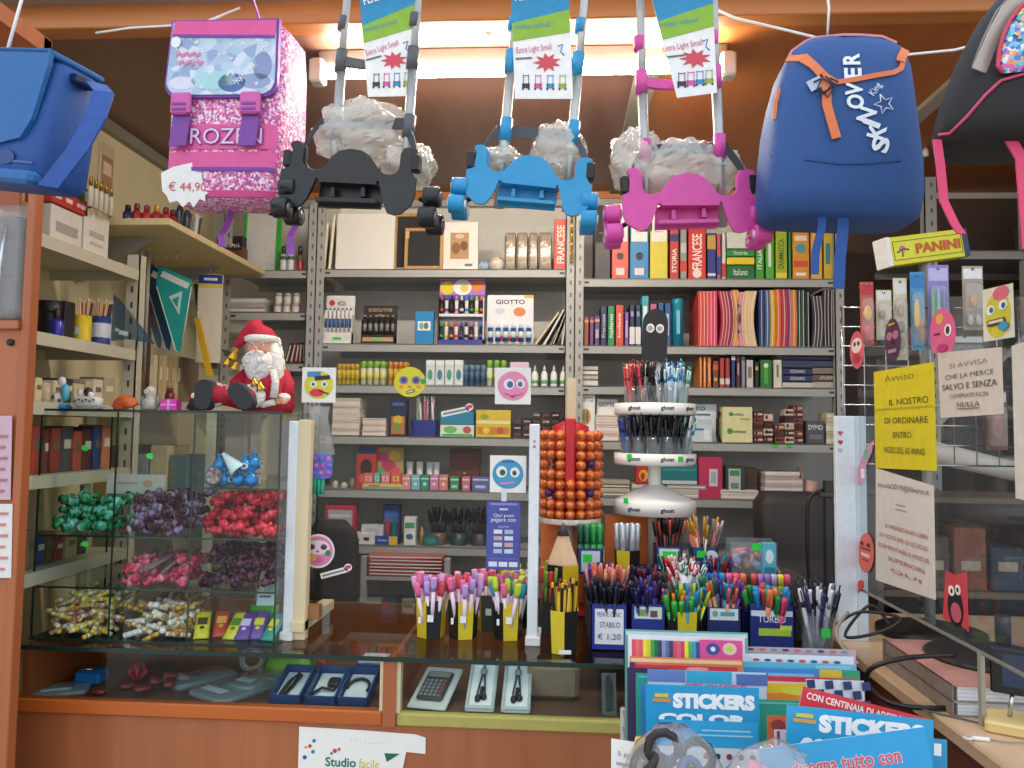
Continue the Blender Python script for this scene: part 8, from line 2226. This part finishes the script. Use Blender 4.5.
def on_pane(name, label, cat, corners, col, prints=(), off=.003, th=.0008):
    """flat thing fixed on the street side of the right screen"""
    P = [WX(x, y, XP-off) for x, y in corners]
    c = sum(P, Vector())/len(P)
    k = T(name, label, cat, c, rz=-PI/2)
    q = [(c.y-p.y, p.z-c.z) for p in P]
    N().extr(q, -th, 0, mat(col, .7) if isinstance(col, str) else col); m.build('sheet', k)
    w_ = max(a for a, b in q)-min(a for a, b in q); h_ = max(b for a, b in q)-min(b for a, b in q)
    if prints:
        N()
        for i, p in enumerate(prints):
            y = -th-.0006-.0004*i
            if p[0] == 't': m.text(p[6], p[1]*w_, p[2]*h_, p[3]*w_, p[4]*h_, mat(p[5], .7), y=y)
            elif p[0] == 'r': m.rect(p[1]*w_, p[2]*h_, p[3]*w_, p[4]*h_, mat(p[5], .7), y=y)
            else: m.disc(p[1]*w_, p[2]*h_, p[3]*w_, p[4]*h_, mat(p[5], .6), y=y)
        m.build('print', k)
    return k
def oval(x, y, a, b, n=16): return [(x+a*cos(2*PI*i/n), y-b*sin(2*PI*i/n)) for i in range(n)]
on_pane('notice_paper', 'bright yellow notice paper taped on the right screen', 'paper', [(876, 468), (937, 471), (934, 362), (874, 372)], 'd8c71e', (('t', -.05, .40, .5, .07, '8a8420', 'Avviso'), ('t', .1, .16, .62, .06, '4a4618', 'IL NOSTRO'), ('t', .05, -.02, .7, .06, '5a561c', 'DI ORDINARE'), ('t', 0, -.16, .3, .06, '4a4618', 'ENTRO'), ('t', .02, -.31, .66, .06, '3a3814', 'INIZIO DEL 60 ANNO'), ('r', 0, .10, .96, .008, 'b8a818')))
on_pane('notice_paper', 'white notice paper with red lines below the yellow one', 'paper', [(876, 580), (936, 600), (934, 486), (876, 468)], 'd6cfc6', (('t', 0, .36, .86, .06, '4a4644', 'scuola2019@libero.it'), ('r', -.02, .22, .16, .012, 'a8a09a'), ('r', -.02, .18, .18, .012, 'a8a09a'), ('t', .05, .02, .7, .035, 'b05a5a', 'SI PRENOTANO LIBRI'), ('t', .0, -.07, .8, .035, 'b05a5a', 'DI TESTO PER LE SCUOLE'), ('t', 0, -.16, .85, .035, 'b86464', 'ELEMENTARI E MEDIE'), ('t', .05, -.25, .6, .035, 'b05a5a', 'SUPERIORI'), ('t', .05, -.34, .5, .035, 'b86464', 'QUI')))
on_pane('notice_paper', 'white typed notice paper on the upper right of the screen', 'paper', [(941, 418), (1004, 414), (1002, 347), (938, 353)], 'cfc4b8', (('t', 0, .28, .6, .07, '8a7f74', 'SI AVVISA'), ('t', 0, .12, .75, .07, '6a625a', 'CHE LA MERCE'), ('t', 0, -.03, .85, .09, '4a443e', 'SALVO E SENZA'), ('t', 0, -.17, .6, .06, '6a625a', 'COMPRATE NON'), ('t', 0, -.3, .35, .07, '4a443e', 'NULLA'), ('r', 0, -.36, .35, .01, '4a443e')))
on_pane('notice_paper', 'pale tall paper at the right edge of the picture', 'paper', [(1016, 498), (1060, 510), (1060, 330), (1012, 346)], 'cfc8bc')
on_pane('sticker', 'dark purple skull shaped oval sticker above the yellow paper', 'sticker', oval(893, 340, 8, 22), '4a2a44', (('d', -.2, .1, .18, .1, 'b06a8a'), ('d', .2, .1, .18, .1, 'b06a8a'), ('d', 0, -.05, .08, .05, '2a1828'), ('r', 0, -.25, .5, .08, 'a88aa8'), ('r', 0, .36, .4, .05, 'b89a3a')))
on_pane('sticker', 'large pink winking oval sticker above the typed paper', 'sticker', oval(943, 333, 13, 25), 'd8608c', (('d', -.1, .3, .14, .1, 'd8b04a'), ('d', .22, .03, .13, .12, 'f0e8ea'), ('d', .22, .03, .07, .08, '2a2028'), ('r', -.2, .0, .22, .03, '5a2038'), ('d', 0, -.3, .2, .08, 'b83a6c')))
on_pane('sticker', 'small pinkish red sticker with a white face near the post', 'sticker', oval(857, 350, 7, 19), 'cf5a6a', (('d', 0, .12, .36, .2, 'e8d8d4'), ('d', -.12, .16, .08, .06, '2a2028'), ('d', .16, .16, .08, .06, '2a2028'), ('d', 0, -.22, .25, .12, 'b03a4a')))
on_pane('face_card', 'yellow face card with rosy cap at the upper right of the screen', 'card', [(984, 342), (1015, 337), (1013, 283), (983, 290)], 'd8d4c0', (('d', 0, -.03, .42, .42, 'c8c030'), ('d', .12, .34, .26, .13, 'd86878'), ('d', -.22, .08, .14, .09, 'e8ecea'), ('d', .2, .12, .14, .09, 'e8ecea'), ('d', -.18, .08, .06, .05, '2a5a80'), ('d', .22, .11, .06, .05, '2a5a80'), ('r', -.02, -.16, .56, .11, '4a2c24'), ('r', -.02, -.15, .48, .05, 'e0c8b8'), ('d', .22, -.26, .16, .08, '3a90b8')))
on_pane('sticker', 'coral oval monster sticker low beside the post', 'sticker', oval(866, 553, 8, 20), 'd86a60', (('r', 0, .1, .6, .05, '8a2a2a'), ('r', 0, -.05, .5, .08, 'e8c8c0'), ('d', -.2, .22, .1, .05, '3a2020'), ('d', .2, .22, .1, .05, '3a2020'), ('r', 0, -.17, .4, .03, '8a2a2a')))
on_pane('sticker', 'red card with a black open mouthed monster on the screen', 'sticker', [(943, 618), (946, 570), (955, 575), (967, 572), (969, 632), (962, 626), (958, 616), (949, 622)], 'c8404a', (('d', 0, -.06, .3, .34, '1e1a1e'), ('d', -.14, .2, .12, .09, 'f0ece4'), ('d', .12, .26, .1, .09, 'f0ece4'), ('d', -.12, .2, .04, .04, '1a1a1a'), ('d', .12, .26, .04, .04, '1a1a1a'), ('d', .06, -.14, .2, .17, 'c05a6a')))
on_pane('sticker', 'red heart sticker low on the pale blue post side', 'sticker', [(855, 597), (849, 588), (849, 583), (853, 581), (856, 585), (860, 580), (864, 581), (864, 587)], 'c83a40', off=.006)
on_pane('sticker', 'paper clip shaped sticker in pink and green by the yellow paper', 'sticker', [(858, 486), (858, 468), (866, 448), (874, 440), (872, 452), (864, 470), (862, 484)], 'c88aa8', (('r', .1, .2, .2, .2, '6ab08a'), ('r', -.1, -.2, .2, .2, 'e8e0e4')))
# sign and spinner of hanging toys behind the screen
a, b = W(882, 247, 2.2), W(974, 247, 2.2)
c = W(928, 247, 2.2)
t = T('shop_sign', 'yellow box sign with red lettering on top of the toy spinner', 'sign', c, rz=.25, ry=-.17)
w_ = (b.x-a.x)*1.03
N().box(-w_/2, 0, -.040, w_/2, .05, .040, mat('ded72c', .4), c=.002); m.build('box', t)
N().box(w_/2-.014, -.002, -.040, w_/2+.002, .052, .040, mat('2c3a66', .4)); m.build('end_cap', t)
N().box(-w_/2-.003, -.002, -.041, -w_/2+.010, .052, .041, mat('e8e8e4', .4)); m.build('end_cap', t)
N()
for (x, z, w2, h2) in ((0, .026, .22, .0018), (0, -.026, .22, .0018), (-.11, 0, .0018, .052), (.11, 0, .0018, .052)): m.rect(x, z, w2, h2, mat('5a561c', .5))
m.text('PANINI', .032, .0, .145, .028, mat('c8582a', .5), bold=.04)
m.disc(-.082, .004, .010, .010, mat('d07a6a', .5)); m.tube([(-.10, -.001, -.005), (-.08, -.001, .004), (-.062, -.001, .0)], .002, mat('3a4a80', .5), 5); m.tube([(-.082, -.001, -.004), (-.085, -.001, -.018)], .0018, mat('3a4a80', .5), 5); m.build('lettering', t)
cx, cy = c.x+.005, 2.24
t2 = T('toy_spinner', 'wire spinner rack of blister toys behind the right screen', 'spinner', (cx, cy, 0))
N().cyl((0, 0, DZ+.02), (0, 0, c.z-.042), .014, None, STEEL, 12); m.build('pole', t2)
N().lathe([(.14, DZ+.001), (.14, DZ+.015), (.03, DZ+.03)], BLACK, 24); m.build('base', t2)
for i in range(9):
    z = 1.44+.055*i
    N().tube([(-.24, -.03, z), (.24, -.03, z)], .0025, CHROME, 6); m.tube([(0, -.03, z), (0, 0, z)], .0025, CHROME, 6); m.build('wire', t2)
for i in range(9):
    x = -.24+.06*i
    N().tube([(x, -.03, 1.44), (x, -.03, 1.88)], .0018, CHROME, 6); m.build('wire', t2)
def blister(label, x0, y0, x1, y1, col, toy, Y=2.17, hdr='d8d8d4', cat='toy'):
    a, b = W(x0, y0, Y), W(x1, y1, Y)
    w_, h_ = b.x-a.x, a.z-b.z
    k = T('blister_toy', label, cat, (a.x+w_/2, Y, b.z))
    N().box(-w_/2, 0, 0, w_/2, .002, h_, mat(col, .5)); m.rect(0, h_*.88, w_*.9, h_*.16, mat(hdr, .5)); m.disc(0, h_*.95, .004, .004, BLACK, y=-.0016, n=8); m.build('card', k)
    for i, (u, v, r1, r2, c_) in enumerate(toy):
        N().ball((u*w_, -.006, v*h_), (r1*w_, .006, r2*h_), mat(c_, .35), 12, 8); m.build('toy', k)
    N().loft([se(0, -.004, z, w_*.44*q, .010*q, 5, 16) for z, q in ((h_*.05, .8), (h_*.1, 1), (h_*.68, 1), (h_*.74, .7))], FILM); m.build('blister', k)
    N().tube([(0, .055, h_*.97), (0, -.004, h_*.95)], .002, CHROME, 6); m.build('peg', k)
blister('red and orange blister card at the left of the toy spinner', 860, 282, 874, 345, 'c8504a', ((0, .5, .3, .12, 'e8b83a'), (0, .2, .3, .1, 'd83a3a')), hdr='b83038')
blister('cream blister card with small parts on the toy spinner', 876, 290, 892, 340, 'cfc2a8', ((-.15, .5, .2, .1, '8a7a60'), (.2, .3, .2, .1, 'b8a080')))
blister('beige card of clips left of the blue pen card', 893, 278, 908, 360, 'd4c8a8', ((0, .6, .25, .08, 'a89878'), (0, .4, .25, .08, '7a6a50'), (0, .2, .25, .08, 'a89878')), Y=2.18)
blister('blue and orange toy pen card in the middle of the toy spinner', 910, 272, 925, 350, '3a90c4', ((-.1, .45, .22, .2, 'e0b83a'), (.2, .25, .2, .16, 'd86a4a')), hdr='2a78b8')
blister('violet card of green and purple toy pens on the toy spinner', 927, 265, 950, 345, '8a80c4', ((-.3, .4, .09, .3, '3ab060'), (-.05, .4, .09, .3, '5ac0c0'), (.2, .4, .09, .3, '7a50b0'), (.38, .4, .08, .3, '4a70c8')), hdr='b8b4dc')
blister('white headed key ring card on the toy spinner', 962, 266, 984, 330, 'a89a88', ((0, .45, .2, .1, 'c89a3a'), (-.2, .15, .14, .08, 'e0d8d0'), (.2, .15, .14, .08, 'e0d8d0')), hdr='e4e0e0')
blister('dim tan card in the lower row of the toy spinner', 900, 372, 925, 440, 'a89478', ((0, .4, .3, .2, '6a4a3a'),), Y=2.19)
blister('dark oval toy card low at the right of the toy spinner', 945, 335, 985, 372, '6a665e', ((0, .4, .4, .25, '3a4444'),), Y=2.19)
blister('reddish toy card in the lower right of the toy spinner', 985, 390, 1008, 450, '7a4a3a', ((0, .4, .3, .25, 'a85a3a'),), Y=2.19)
# things seen dimly through the screen
k = T('white_tube', 'long white tube shape behind the right screen', 'roll', W(975, 462, 2.5), ry=.22)  # plain tube added for a white shape of unknown identity
N().cyl((-.17, 0, 0), (.17, 0, 0), .035, .03, mat('d8d4cc', .5), 20); m.build('roll', k)
N().cyl((-.174, 0, 0), (-.17, 0, 0), .012, None, BLACK, 12); m.build('core', k)
zt_ = W(975, 462, 2.5).z-.115
k = T('side_shelf', 'dark shelf unit standing behind the right screen', 'shelf unit', (1.42, 2.56, 0))
for z in (zt_, zt_-.30, zt_-.6):
    N().box(-.40, 0, z-.02, .6, .30, z, mat('6a5a48', .5), c=.002); m.build('shelf', k)
N().box(-.40, .29, 0, .6, .30, zt_, mat('33241f', .6)); m.build('back_panel', k)
for x in (-.40, .58):
    N().box(x, 0, 0, x+.02, .3, zt_, mat('4a3428', .5)); m.build('side_panel', k)
for i, c_ in enumerate(('6a3a2c', '44342c', '7a4a34', '2f3a4a', '5a2e30', '8a5a34', '36443a', '5a4a3c')):
    for r_ in range(2):
        N().box(-.05, 0, 0, .05, .2, .14+.03*((i+r_) % 3), mat(c_, .6, n=.2, ns=30), c=.004); m.rect(0, .08, .06, .03, mat('a89a88', .6)); o = m.build('carton', None, (1.09+.115*i, 2.58, zt_-.2995-.3*r_)); tag(o, '%s carton on the %s board of the dark shelf behind the screen' % (('brick', 'umber', 'rust', 'slate', 'maroon', 'copper', 'dark green', 'taupe')[i], ('middle', 'lowest')[r_]), 'box')
# computer case, stand and cables behind the pens
p = W(800, 560, 2.72)
k = T('computer_monitor', 'dark old computer monitor standing behind the clear eraser box', 'monitor', (p.x, 2.72, 0))
zz = W(800, 585, 2.72).z
N().loft([se(0, .0, zz, .11, .02, 6, 24), se(0, .05, zz, .125, .06, 6, 24), se(0, .06, zz+.1, .13, .07, 6, 24), se(-.01, .06, zz+.27, .125, .07, 6, 24), se(-.01, .06, zz+.31, .10, .06, 6, 24)], mat('35302d', .6)); m.build('housing', k)
N().cyl((0, .06, 0), (0, .06, zz+.01), .05, None, mat('35302d', .6)); m.build('stand', k)
p = W(829, 480, 2.5)
k = T('metal_stand', 'dark metal pole stand left of the pale blue post', 'stand', (p.x-.02, 2.44, DZ+.001))
N().box(-.012, 0, 0, .012, .025, p.z-DZ, mat('2a2a2c', .4), c=.002); m.build('pole', k)
N().box(-.03, -.01, p.z-DZ-.05, .06, .03, p.z-DZ-.035, mat('3a3836', .4), c=.002); m.build('arm', k)
N().box(-.04, -.02, 0, .04, .05, .015, mat('2a2a2c', .4), c=.004); m.build('foot', k)
def cable(label, pts, r_=.004, col=BLACK):
    P = [Vector(p) for p in pts]
    o_ = P[0]
    N(); Q = []
    for i in range(len(P)-1):
        a, b, c_, d = P[max(i-1, 0)], P[i], P[i+1], P[min(i+2, len(P)-1)]
        for q in range(6):
            u = q/6
            Q.append(.5*((2*b)+(c_-a)*u+(2*a-5*b+4*c_-d)*u*u+(3*b-a-3*c_+d)*u**3))
    Q.append(P[-1])
    m.tube([q-o_ for q in Q], r_, col, 6)
    tag(m.build('cable', None, o_), label, 'cable')
cable('black cable hanging beside the dark monitor', [W(823, 490, 2.46), W(809, 500, 2.46), W(807, 540, 2.46), W(810, 590, 2.46), W(815, 640, 2.46)], .006)
cable('black cable curving down from the pole to the post foot', [W(835, 505, 2.45), W(845, 545, 2.4), W(853, 590, 2.3), W(862, 630, 2.2)], .0045)
cable('tangled black cable loop at the foot of the pale blue post', [W(836, 625, 1.96), W(860, 612, 1.95), W(900, 618, 1.92), W(880, 632, 1.93), W(845, 636, 1.95), W(870, 605, 1.97), W(890, 625, 1.94)], .004)
cable('grey cable bending toward the magazines at the desk edge', [W(848, 612, 1.95), W(836, 632, 1.92), W(848, 655, 1.86), W(858, 664, 1.82)], .004, mat('8a847c'))
def dz(x, y, h=.0): 
    p = WZ(x, y, DZ+h); return p
cable('long black cable looping over the catalogue onto the desk', [dz(955, 655, .085), dz(905, 658, .085), dz(872, 668, .06), dz(868, 684, .02), dz(890, 703, .006), dz(940, 708, .006), dz(995, 700, .006), dz(1040, 690, .006)], .0055)
cable('thin grey wire lying across the pale desk', [dz(915, 708, .003), dz(950, 716, .003), dz(985, 724, .003), dz(1010, 727, .003)], .002, mat('5a5650'))
# catalogues on the desk
for i, (z0, z1, c_, lab) in enumerate(((.0, .028, 'dfe4ec', 'lower thick catalogue on the right desk'), (.0285, .060, 'e4e8ee', 'upper thick catalogue with pinkish cover on the right desk'))):
    c_0 = Vector((DX0+.03, 1.60, DZ+.0005))
    k = T('catalogue', lab, 'catalogue', c_0, rz=-.02)
    N().box(.012, .004, z0+.002, .33, .34, z1-.002, mat(c_, .8)); m.build('pages', k)
    N().box(0, 0, z1-.002, .332, .344, z1, mat('b88478' if i else 'a8a4a0', .5)); m.box(0, 0, z0, .332, .344, z0+.002, mat('8a8078', .5)); m.box(0, 0, z0, .003, .344, z1, mat('8a7a70', .5, n=.2)); m.build('cover', k)
    N()
    for q in range(3): m.box(.013, .0035, z0+.008+q*.007, .329, .004, z0+.009+q*.007, mat('b8c0cc', .8))
    m.build('page_lines', k)
k = T('stand_base', 'round flat black stand base on the pinkish catalogue', 'stand', (DX0+.21, 1.80, DZ+.061))
N().lathe([(.13, 0), (.132, .004), (.125, .010), (.02, .014)], mat('2a2624', .5), 36); m.build('base', k)
N().cyl((.04, .02, .012), (.04, .02, .09), .016, None, BLACK, 14); m.build('neck', k)
p = dz(1006, 732)
k = T('card_terminal', 'black tilted display unit on metal legs at the right desk edge', 'terminal', (p.x+.03, p.y, DZ), rz=-.5)
N().box(-.05, .0, .065, .2, .02, .15, BLACK, c=.003); m.build('display', k)
N().rect(.08, .11, .22, .06, mat('2c3a52', .15), y=-.001); m.build('screen', k)
for x in (-.02, .02, .1):
    N().cyl((x, .01, .02), (x+.006, .012, .07), .004, None, CHROME, 8); m.build('leg', k)
N().box(-.06, -.04, 0, .2, .06, .022, wood('d8bc7c', 'e4ca8c', 'X', 6), c=.004); m.build('wooden_block', k)
k = T('pen_on_cord', 'small white pen with a ring on a grey cord on the pale desk', 'pen', dz(968, 738, .004))
N().lathe([(.006, -.0015), (.0085, 0), (.006, .0015)], WHITE, 16, cap=False); m.build('ring', k)
N().cyl((.008, 0, 0), (.035, -.004, .0), .004, None, WHITE, 8); m.build('pen_body', k)
N().tube([(.035, -.004, 0), (.06, -.012, 0), (.09, -.012, 0), (.13, .004, 0)], .0015, GREY, 5); m.build('cord', k)

# == magazine rack in front of the counter
MZ = .835
t = T('magazine_rack', 'low wire magazine rack standing before the counter', 'rack', (.42, 1.42, 0))
N().box(-.28, -.40, MZ-.015, .30, .36, MZ-.0006, mat('54493f', .5), c=.002); m.build('tray', t)
for x in (-.27, .29):
    for y in (-.39, .35):
        N().cyl((x, y, 0), (x, y, MZ+.07), .008, None, STEEL, 8); m.build('leg', t)
for zz in (MZ+.03, MZ+.065):
    N().tube([(-.27, .35, zz), (-.27, -.39, zz), (.29, -.39, zz), (.29, .35, zz)], .004, STEEL, 6); m.build('wire_rail', t)
def mag(label, x0, x1, yt, Y, col, prints=(), tilt=-.1, an=0, th=.005, name='magazine', cat='magazine', hmin=.16):
    c = W((x0+x1)/2, yt, Y)
    w_ = (x1-x0)*Y/FPX
    h_ = max(hmin, (c.z-MZ-.002-abs(sin(an))*w_/2)/(cos(tilt)))
    k = T(name, label, cat, (c.x+sin(an)*h_, Y+sin(tilt)*h_, c.z-h_*cos(tilt)), rx=tilt, ry=-an)
    N().box(-w_/2, 0, 0, w_/2, .001, h_, mat(col, .35, n=.04, coat=.3)); m.build('cover', k)
    N().box(-w_/2+.001, .001, .001, w_/2-.0015, th, h_-.001, PAPER); m.build('pages', k)
    if prints:
        N()
        for i, p in enumerate(prints):
            y = -.0007-.0005*i
            if p[0] == 't': m.text(p[6], p[1]*w_, h_-p[2]*w_, p[3]*w_, p[4]*w_, mat(p[5], .5), y=y, bold=p[7] if len(p) > 7 else .02, ang=p[8] if len(p) > 8 else 0)
            elif p[0] == 'r': m.rect(p[1]*w_, h_-p[2]*w_, p[3]*w_, p[4]*w_, mat(p[5], .5), y=y, ang=p[6] if len(p) > 6 else 0)
            else: m.disc(p[1]*w_, h_-p[2]*w_, p[3]*w_, p[4]*w_, mat(p[5], .5), y=y)
        m.build('printed_cover', k)
    return k
stripes = ['d84a5a', 'e06a6a', 'd8566a', 'e8d83a', 'd8c82a', '3aa04a', '1f6a3a', '2a3a6a', '8a90b0', '5a6a9a', '3a3a5a', 'd84a70', 'e05a7a', 'c83a60', 'e8d83a', '4ab04a', '2f9ac0', '3a4a8a']
mag('clear green pocket folder at the back of the magazine rack', 627, 745, 631, 1.66, '6aa8a0', (('r', 0, .03, .98, .03, 'c8dcd8'),), name='folder', cat='folder')
mag('white pocket album showing a row of coloured pencils', 630, 742, 636, 1.63, 'dfe2ea', tuple(('r', -.45+.032*i, .115, .033, .15, c_) for i, c_ in enumerate(stripes))+(('r', .29, .10, .36, .16, 'd84a94'), ('d', .22, .095, .06, .05, '3a4a8a'), ('d', .22, .095, .02, .02, 'e8e0f0'), ('d', .36, .09, .06, .05, 'e0c0b0'), ('d', .36, .09, .025, .025, 'b8d040'), ('r', .28, .19, .38, .025, '7a8a4a')), name='album', cat='album')
mag('purple backed album in front of the coloured pencils one', 632, 740, 658, 1.58, 'd8804a', (('r', 0, .03, .98, .03, 'e8c0a0'), ('r', 0, .09, .9, .05, 'c83a4a'), ('d', .1, .09, .1, .015, 'e8a0a0'), ('r', -.48, .5, .05, .9, '4a2a5a')), name='album', cat='album')
mag('dark violet folder at the left of the magazine rack', 628, 668, 668, 1.56, '3a2c54', name='folder', cat='folder')
mag('teal cover peeking left of the sticker books', 637, 700, 674, 1.52, '2a9a94', (('r', 0, .05, .9, .03, '5ab8b0'),))
mag('pale blue sticker book with pink lettering', 650, 763, 671, 1.48, 'b8cce4', (('r', -.34, .05, .32, .10, '5a78b0'), ('r', .02, .05, .38, .10, '2aa0c8'), ('r', .38, .06, .26, .09, '4a68a8'), ('t', .07, .135, .52, .06, 'c85a8a', 'STICKERS', .03)))
mag('blue cover left behind the cyan sticker book', 642, 700, 686, 1.45, '2a7ab8')
mag('cyan sticker book with big white lettering at the left', 648, 756, 686, 1.40, '1c98cc', (('t', .1, .13, .72, .13, 'eef4f8', 'STICKERS', .07), ('r', -.36, .09, .12, .03, 'd8c04a'), ('r', -.36, .13, .16, .03, 'c88a4a'), ('t', 0, .28, .78, .09, 'e4eef4', 'COLOR', .06), ('r', .05, .40, .86, .22, '2aa4d8'), ('r', .2, .37, .42, .012, 'a8d8ec'), ('r', .18, .41, .5, .012, 'a8d8ec'), ('r', -.25, .38, .18, .03, '1478a8', .6), ('r', 0, .60, 1, .18, 'd8dce4'))+tuple(('d', .02+.1*i, .58, .025, .025, c_) for i, c_ in enumerate(('b04a4a', '3a3a4a', '8a3a30', '3a5a8a', '4a3a3a'))))
for i, (x0, x1, y, Y, c_, lab, pr) in enumerate(((742, 852, 648, 1.68, 'b8a8b4', 'rearmost patterned magazine in the right column', tuple(('d', -.4+.1*q, .02, .03, .01, ('4a3a5a', 'c86a6a', '6a8ab0')[q % 3]) for q in range(9))),
    (742, 850, 655, 1.65, 'd4e2ec', 'white and blue magazine second in the right column', tuple(('d', -.35+.1*q, .05, .03, .012, ('c84a4a', '3a5a8a')[q % 2]) for q in range(8))),
    (744, 852, 663, 1.62, '58b4d4', 'light blue magazine in the right column of the rack', (('r', .3, .03, .3, .03, '8ac8d8'),)),
    (748, 856, 669, 1.59, '3a8ac8', 'blue magazine with yellow and green corner in the right column', (('r', .25, .04, .2, .08, 'd8b83a'), ('r', .42, .04, .15, .08, '2a9a6a'), ('r', -.1, .06, .4, .04, '8ab8e0'))),
    (758, 854, 677, 1.55, 'c83a50', 'red edged magazine in the right column of the rack', (('r', .38, .02, .2, .03, '3a9a4a'), ('r', 0, .06, .9, .02, 'e8d0c8'))),
    (762, 826, 684, 1.50, 'd8b82a', 'yellow magazine with orange lower part in the right column', (('r', 0, .2, .98, .12, 'd8842a'), ('d', .1, .1, .3, .06, 'c8c83a'))))):
    mag(lab, x0, x1, y, Y, c_, pr)
k = mag('blue and white checkered magazine at the right of the rack', 808, 862, 680, 1.50, 'd4dae4', tuple(('r', -.42+.155*q, .08+.155*r_, .14, .14, '22356a', .1) for q in range(7) for r_ in range(4) if (q+r_) % 2 == 0))
mag('green cover behind the orange small books', 756, 806, 700, 1.42, '2a9a84', (('r', 0, .06, .9, .03, '6ac0a8'),))
mag('orange picture book left of the slanted sticker books', 768, 802, 716, 1.36, 'c8643a', (('d', -.2, .25, .2, .15, '8a3a3a'), ('d', .25, .2, .2, .15, 'e8b890'), ('d', .1, .5, .3, .2, 'a84a2a')))
mag('small striped picture book left of the slanted sticker books', 775, 800, 730, 1.33, 'd4d0e0', (('r', -.35, .4, .1, .7, '5a3a7a'), ('r', .15, .4, .5, .6, 'e0a83a'), ('d', .2, .4, .15, .15, 'd84a3a')))
mag('cyan sticker book at the far right front of the rack', 876, 944, 736, 1.30, '2494c4', (('t', .37, .14, .10, .16, 'e8f0f4', 'I', .08), ('t', .24, .14, .12, .16, 'e8f0f4', '1', .05)), an=-.06)
mag('red sticker book with white capital lettering leaning right', 806, 924, 699, 1.34, 'cf3648', (('t', -.08, .06, .76, .055, 'f2e6e4', 'CON CENTINAIA DI ADESIVI', .03),), an=-.22)
mag('slanted cyan sticker book with big white lettering', 792, 928, 712, 1.28, '1f9cd0', (('t', .08, .10, .72, .12, 'eef4f8', 'STICKERS', .07), ('r', -.38, .06, .12, .025, 'd8c04a'), ('r', -.38, .095, .16, .025, 'c8a04a'), ('t', -.2, .27, .42, .14, 'dfe8f0', 'COLOR', .07), ('t', .44, .34, .06, .2, 'e8f0f4', 'I', .08)), an=-.07)
mag('front cyan book slanted up with pink outlined handwriting', 762, 919, 736, 1.20, '1e9cd4', (('t', .0, .15, .66, .12, 'f0d8dc', 'disegna tutto con', .05), ('t', .0, .15, .65, .115, 'd8566a', 'disegna tutto con', .015), ('t', .2, .30, .5, .12, 'd8566a', 'gli adesivi', .03), ('r', -.3, .34, .4, .1, '8ac8e8')), an=.17)
# front plastic bags of hair bands
p = W(672, 752, 1.12)
k = T('hair_band_bag', 'clear bag of black and blue hair bands at the bottom edge', 'bag', (p.x, 1.12, MZ+.02), scale=1.2)
rr = random.Random(4)
N().loft([se(rr.uniform(-.004, .004), 0, z, a*rr.uniform(.94, 1.06), b, 2.4, 22) for z, a, b in ((0, .05, .03), (.05, .07, .05), (.10, .07, .05), (.15, .062, .045), (.19, .045, .03), (.21, .02, .015))], FILM); m.build('clear_bag', k)
for i in range(20):
    X = MT((rr.uniform(-.035, .04), rr.uniform(-.03, .02), .05+.0075*i)) @ Euler((rr.uniform(0, 3), rr.uniform(0, 3), 0)).to_matrix().to_4x4()
    N().tube([X @ Vector((.018*cos(q*.6), .018*sin(q*.6), 0)) for q in range(11)], .005, mat(('1e1c20', '2a2624', '3a5a94', '241e1c')[i % 4], .6), 6); m.build('hair_band', k)
p = W(735, 760, 1.10)
k = T('hair_band_bag', 'clear bag of pink hair bands at the bottom edge', 'bag', (p.x-.035, 1.08, MZ+.05), ry=.45, scale=1.2)
N().loft([se(0, 0, z, a, b, 2.4, 22) for z, a, b in ((0, .045, .03), (.05, .055, .04), (.12, .055, .04), (.17, .045, .03), (.2, .02, .012))], FILM); m.build('clear_bag', k)
for i in range(7):
    N().tube([(-.03+.009*i, -.01, .03), (-.028+.009*i+.01*sin(i), -.018, .09), (-.03+.008*i, -.012, .17)], .008, mat(('e07a9c', 'e8a0b4', 'd85a80')[i % 3], .6), 7); m.build('hair_band', k)
p = W(640, 738, 1.16)
k = T('hair_clip', 'yellow and brown spotted hair clip left of the black hair bands', 'hair clip', (p.x, 1.15, MZ+.004))
N().loft([se(0, 0, z, a, .008, 2.5, 16) for z, a in ((0, .010), (.1, .010), (p.z-MZ-.02, .012), (p.z-MZ, .008))], speck(('c8a85a', '5a3a20', 'd8b868', 'b8904a'), 90)); m.build('clip', k)
a = W(624, 738, 1.18)
k = T('price_card', 'small white card with grey print at the bottom left of the rack', 'card', (a.x, 1.17, MZ+.01), rz=-.3)
N().box(-.02, 0, 0, .02, .001, a.z-MZ-.01, PAPER); m.build('card', k)
N(); h_ = a.z-MZ-.01; m.text('5 pz', 0, h_-.02, .02, .008, mat('8a8a94')); m.rect(0, h_-.034, .024, .004, mat('a8a8b4')); m.disc(0, h_-.05, .008, .008, mat('6a6a78'), y=-.001); m.build('print', k)
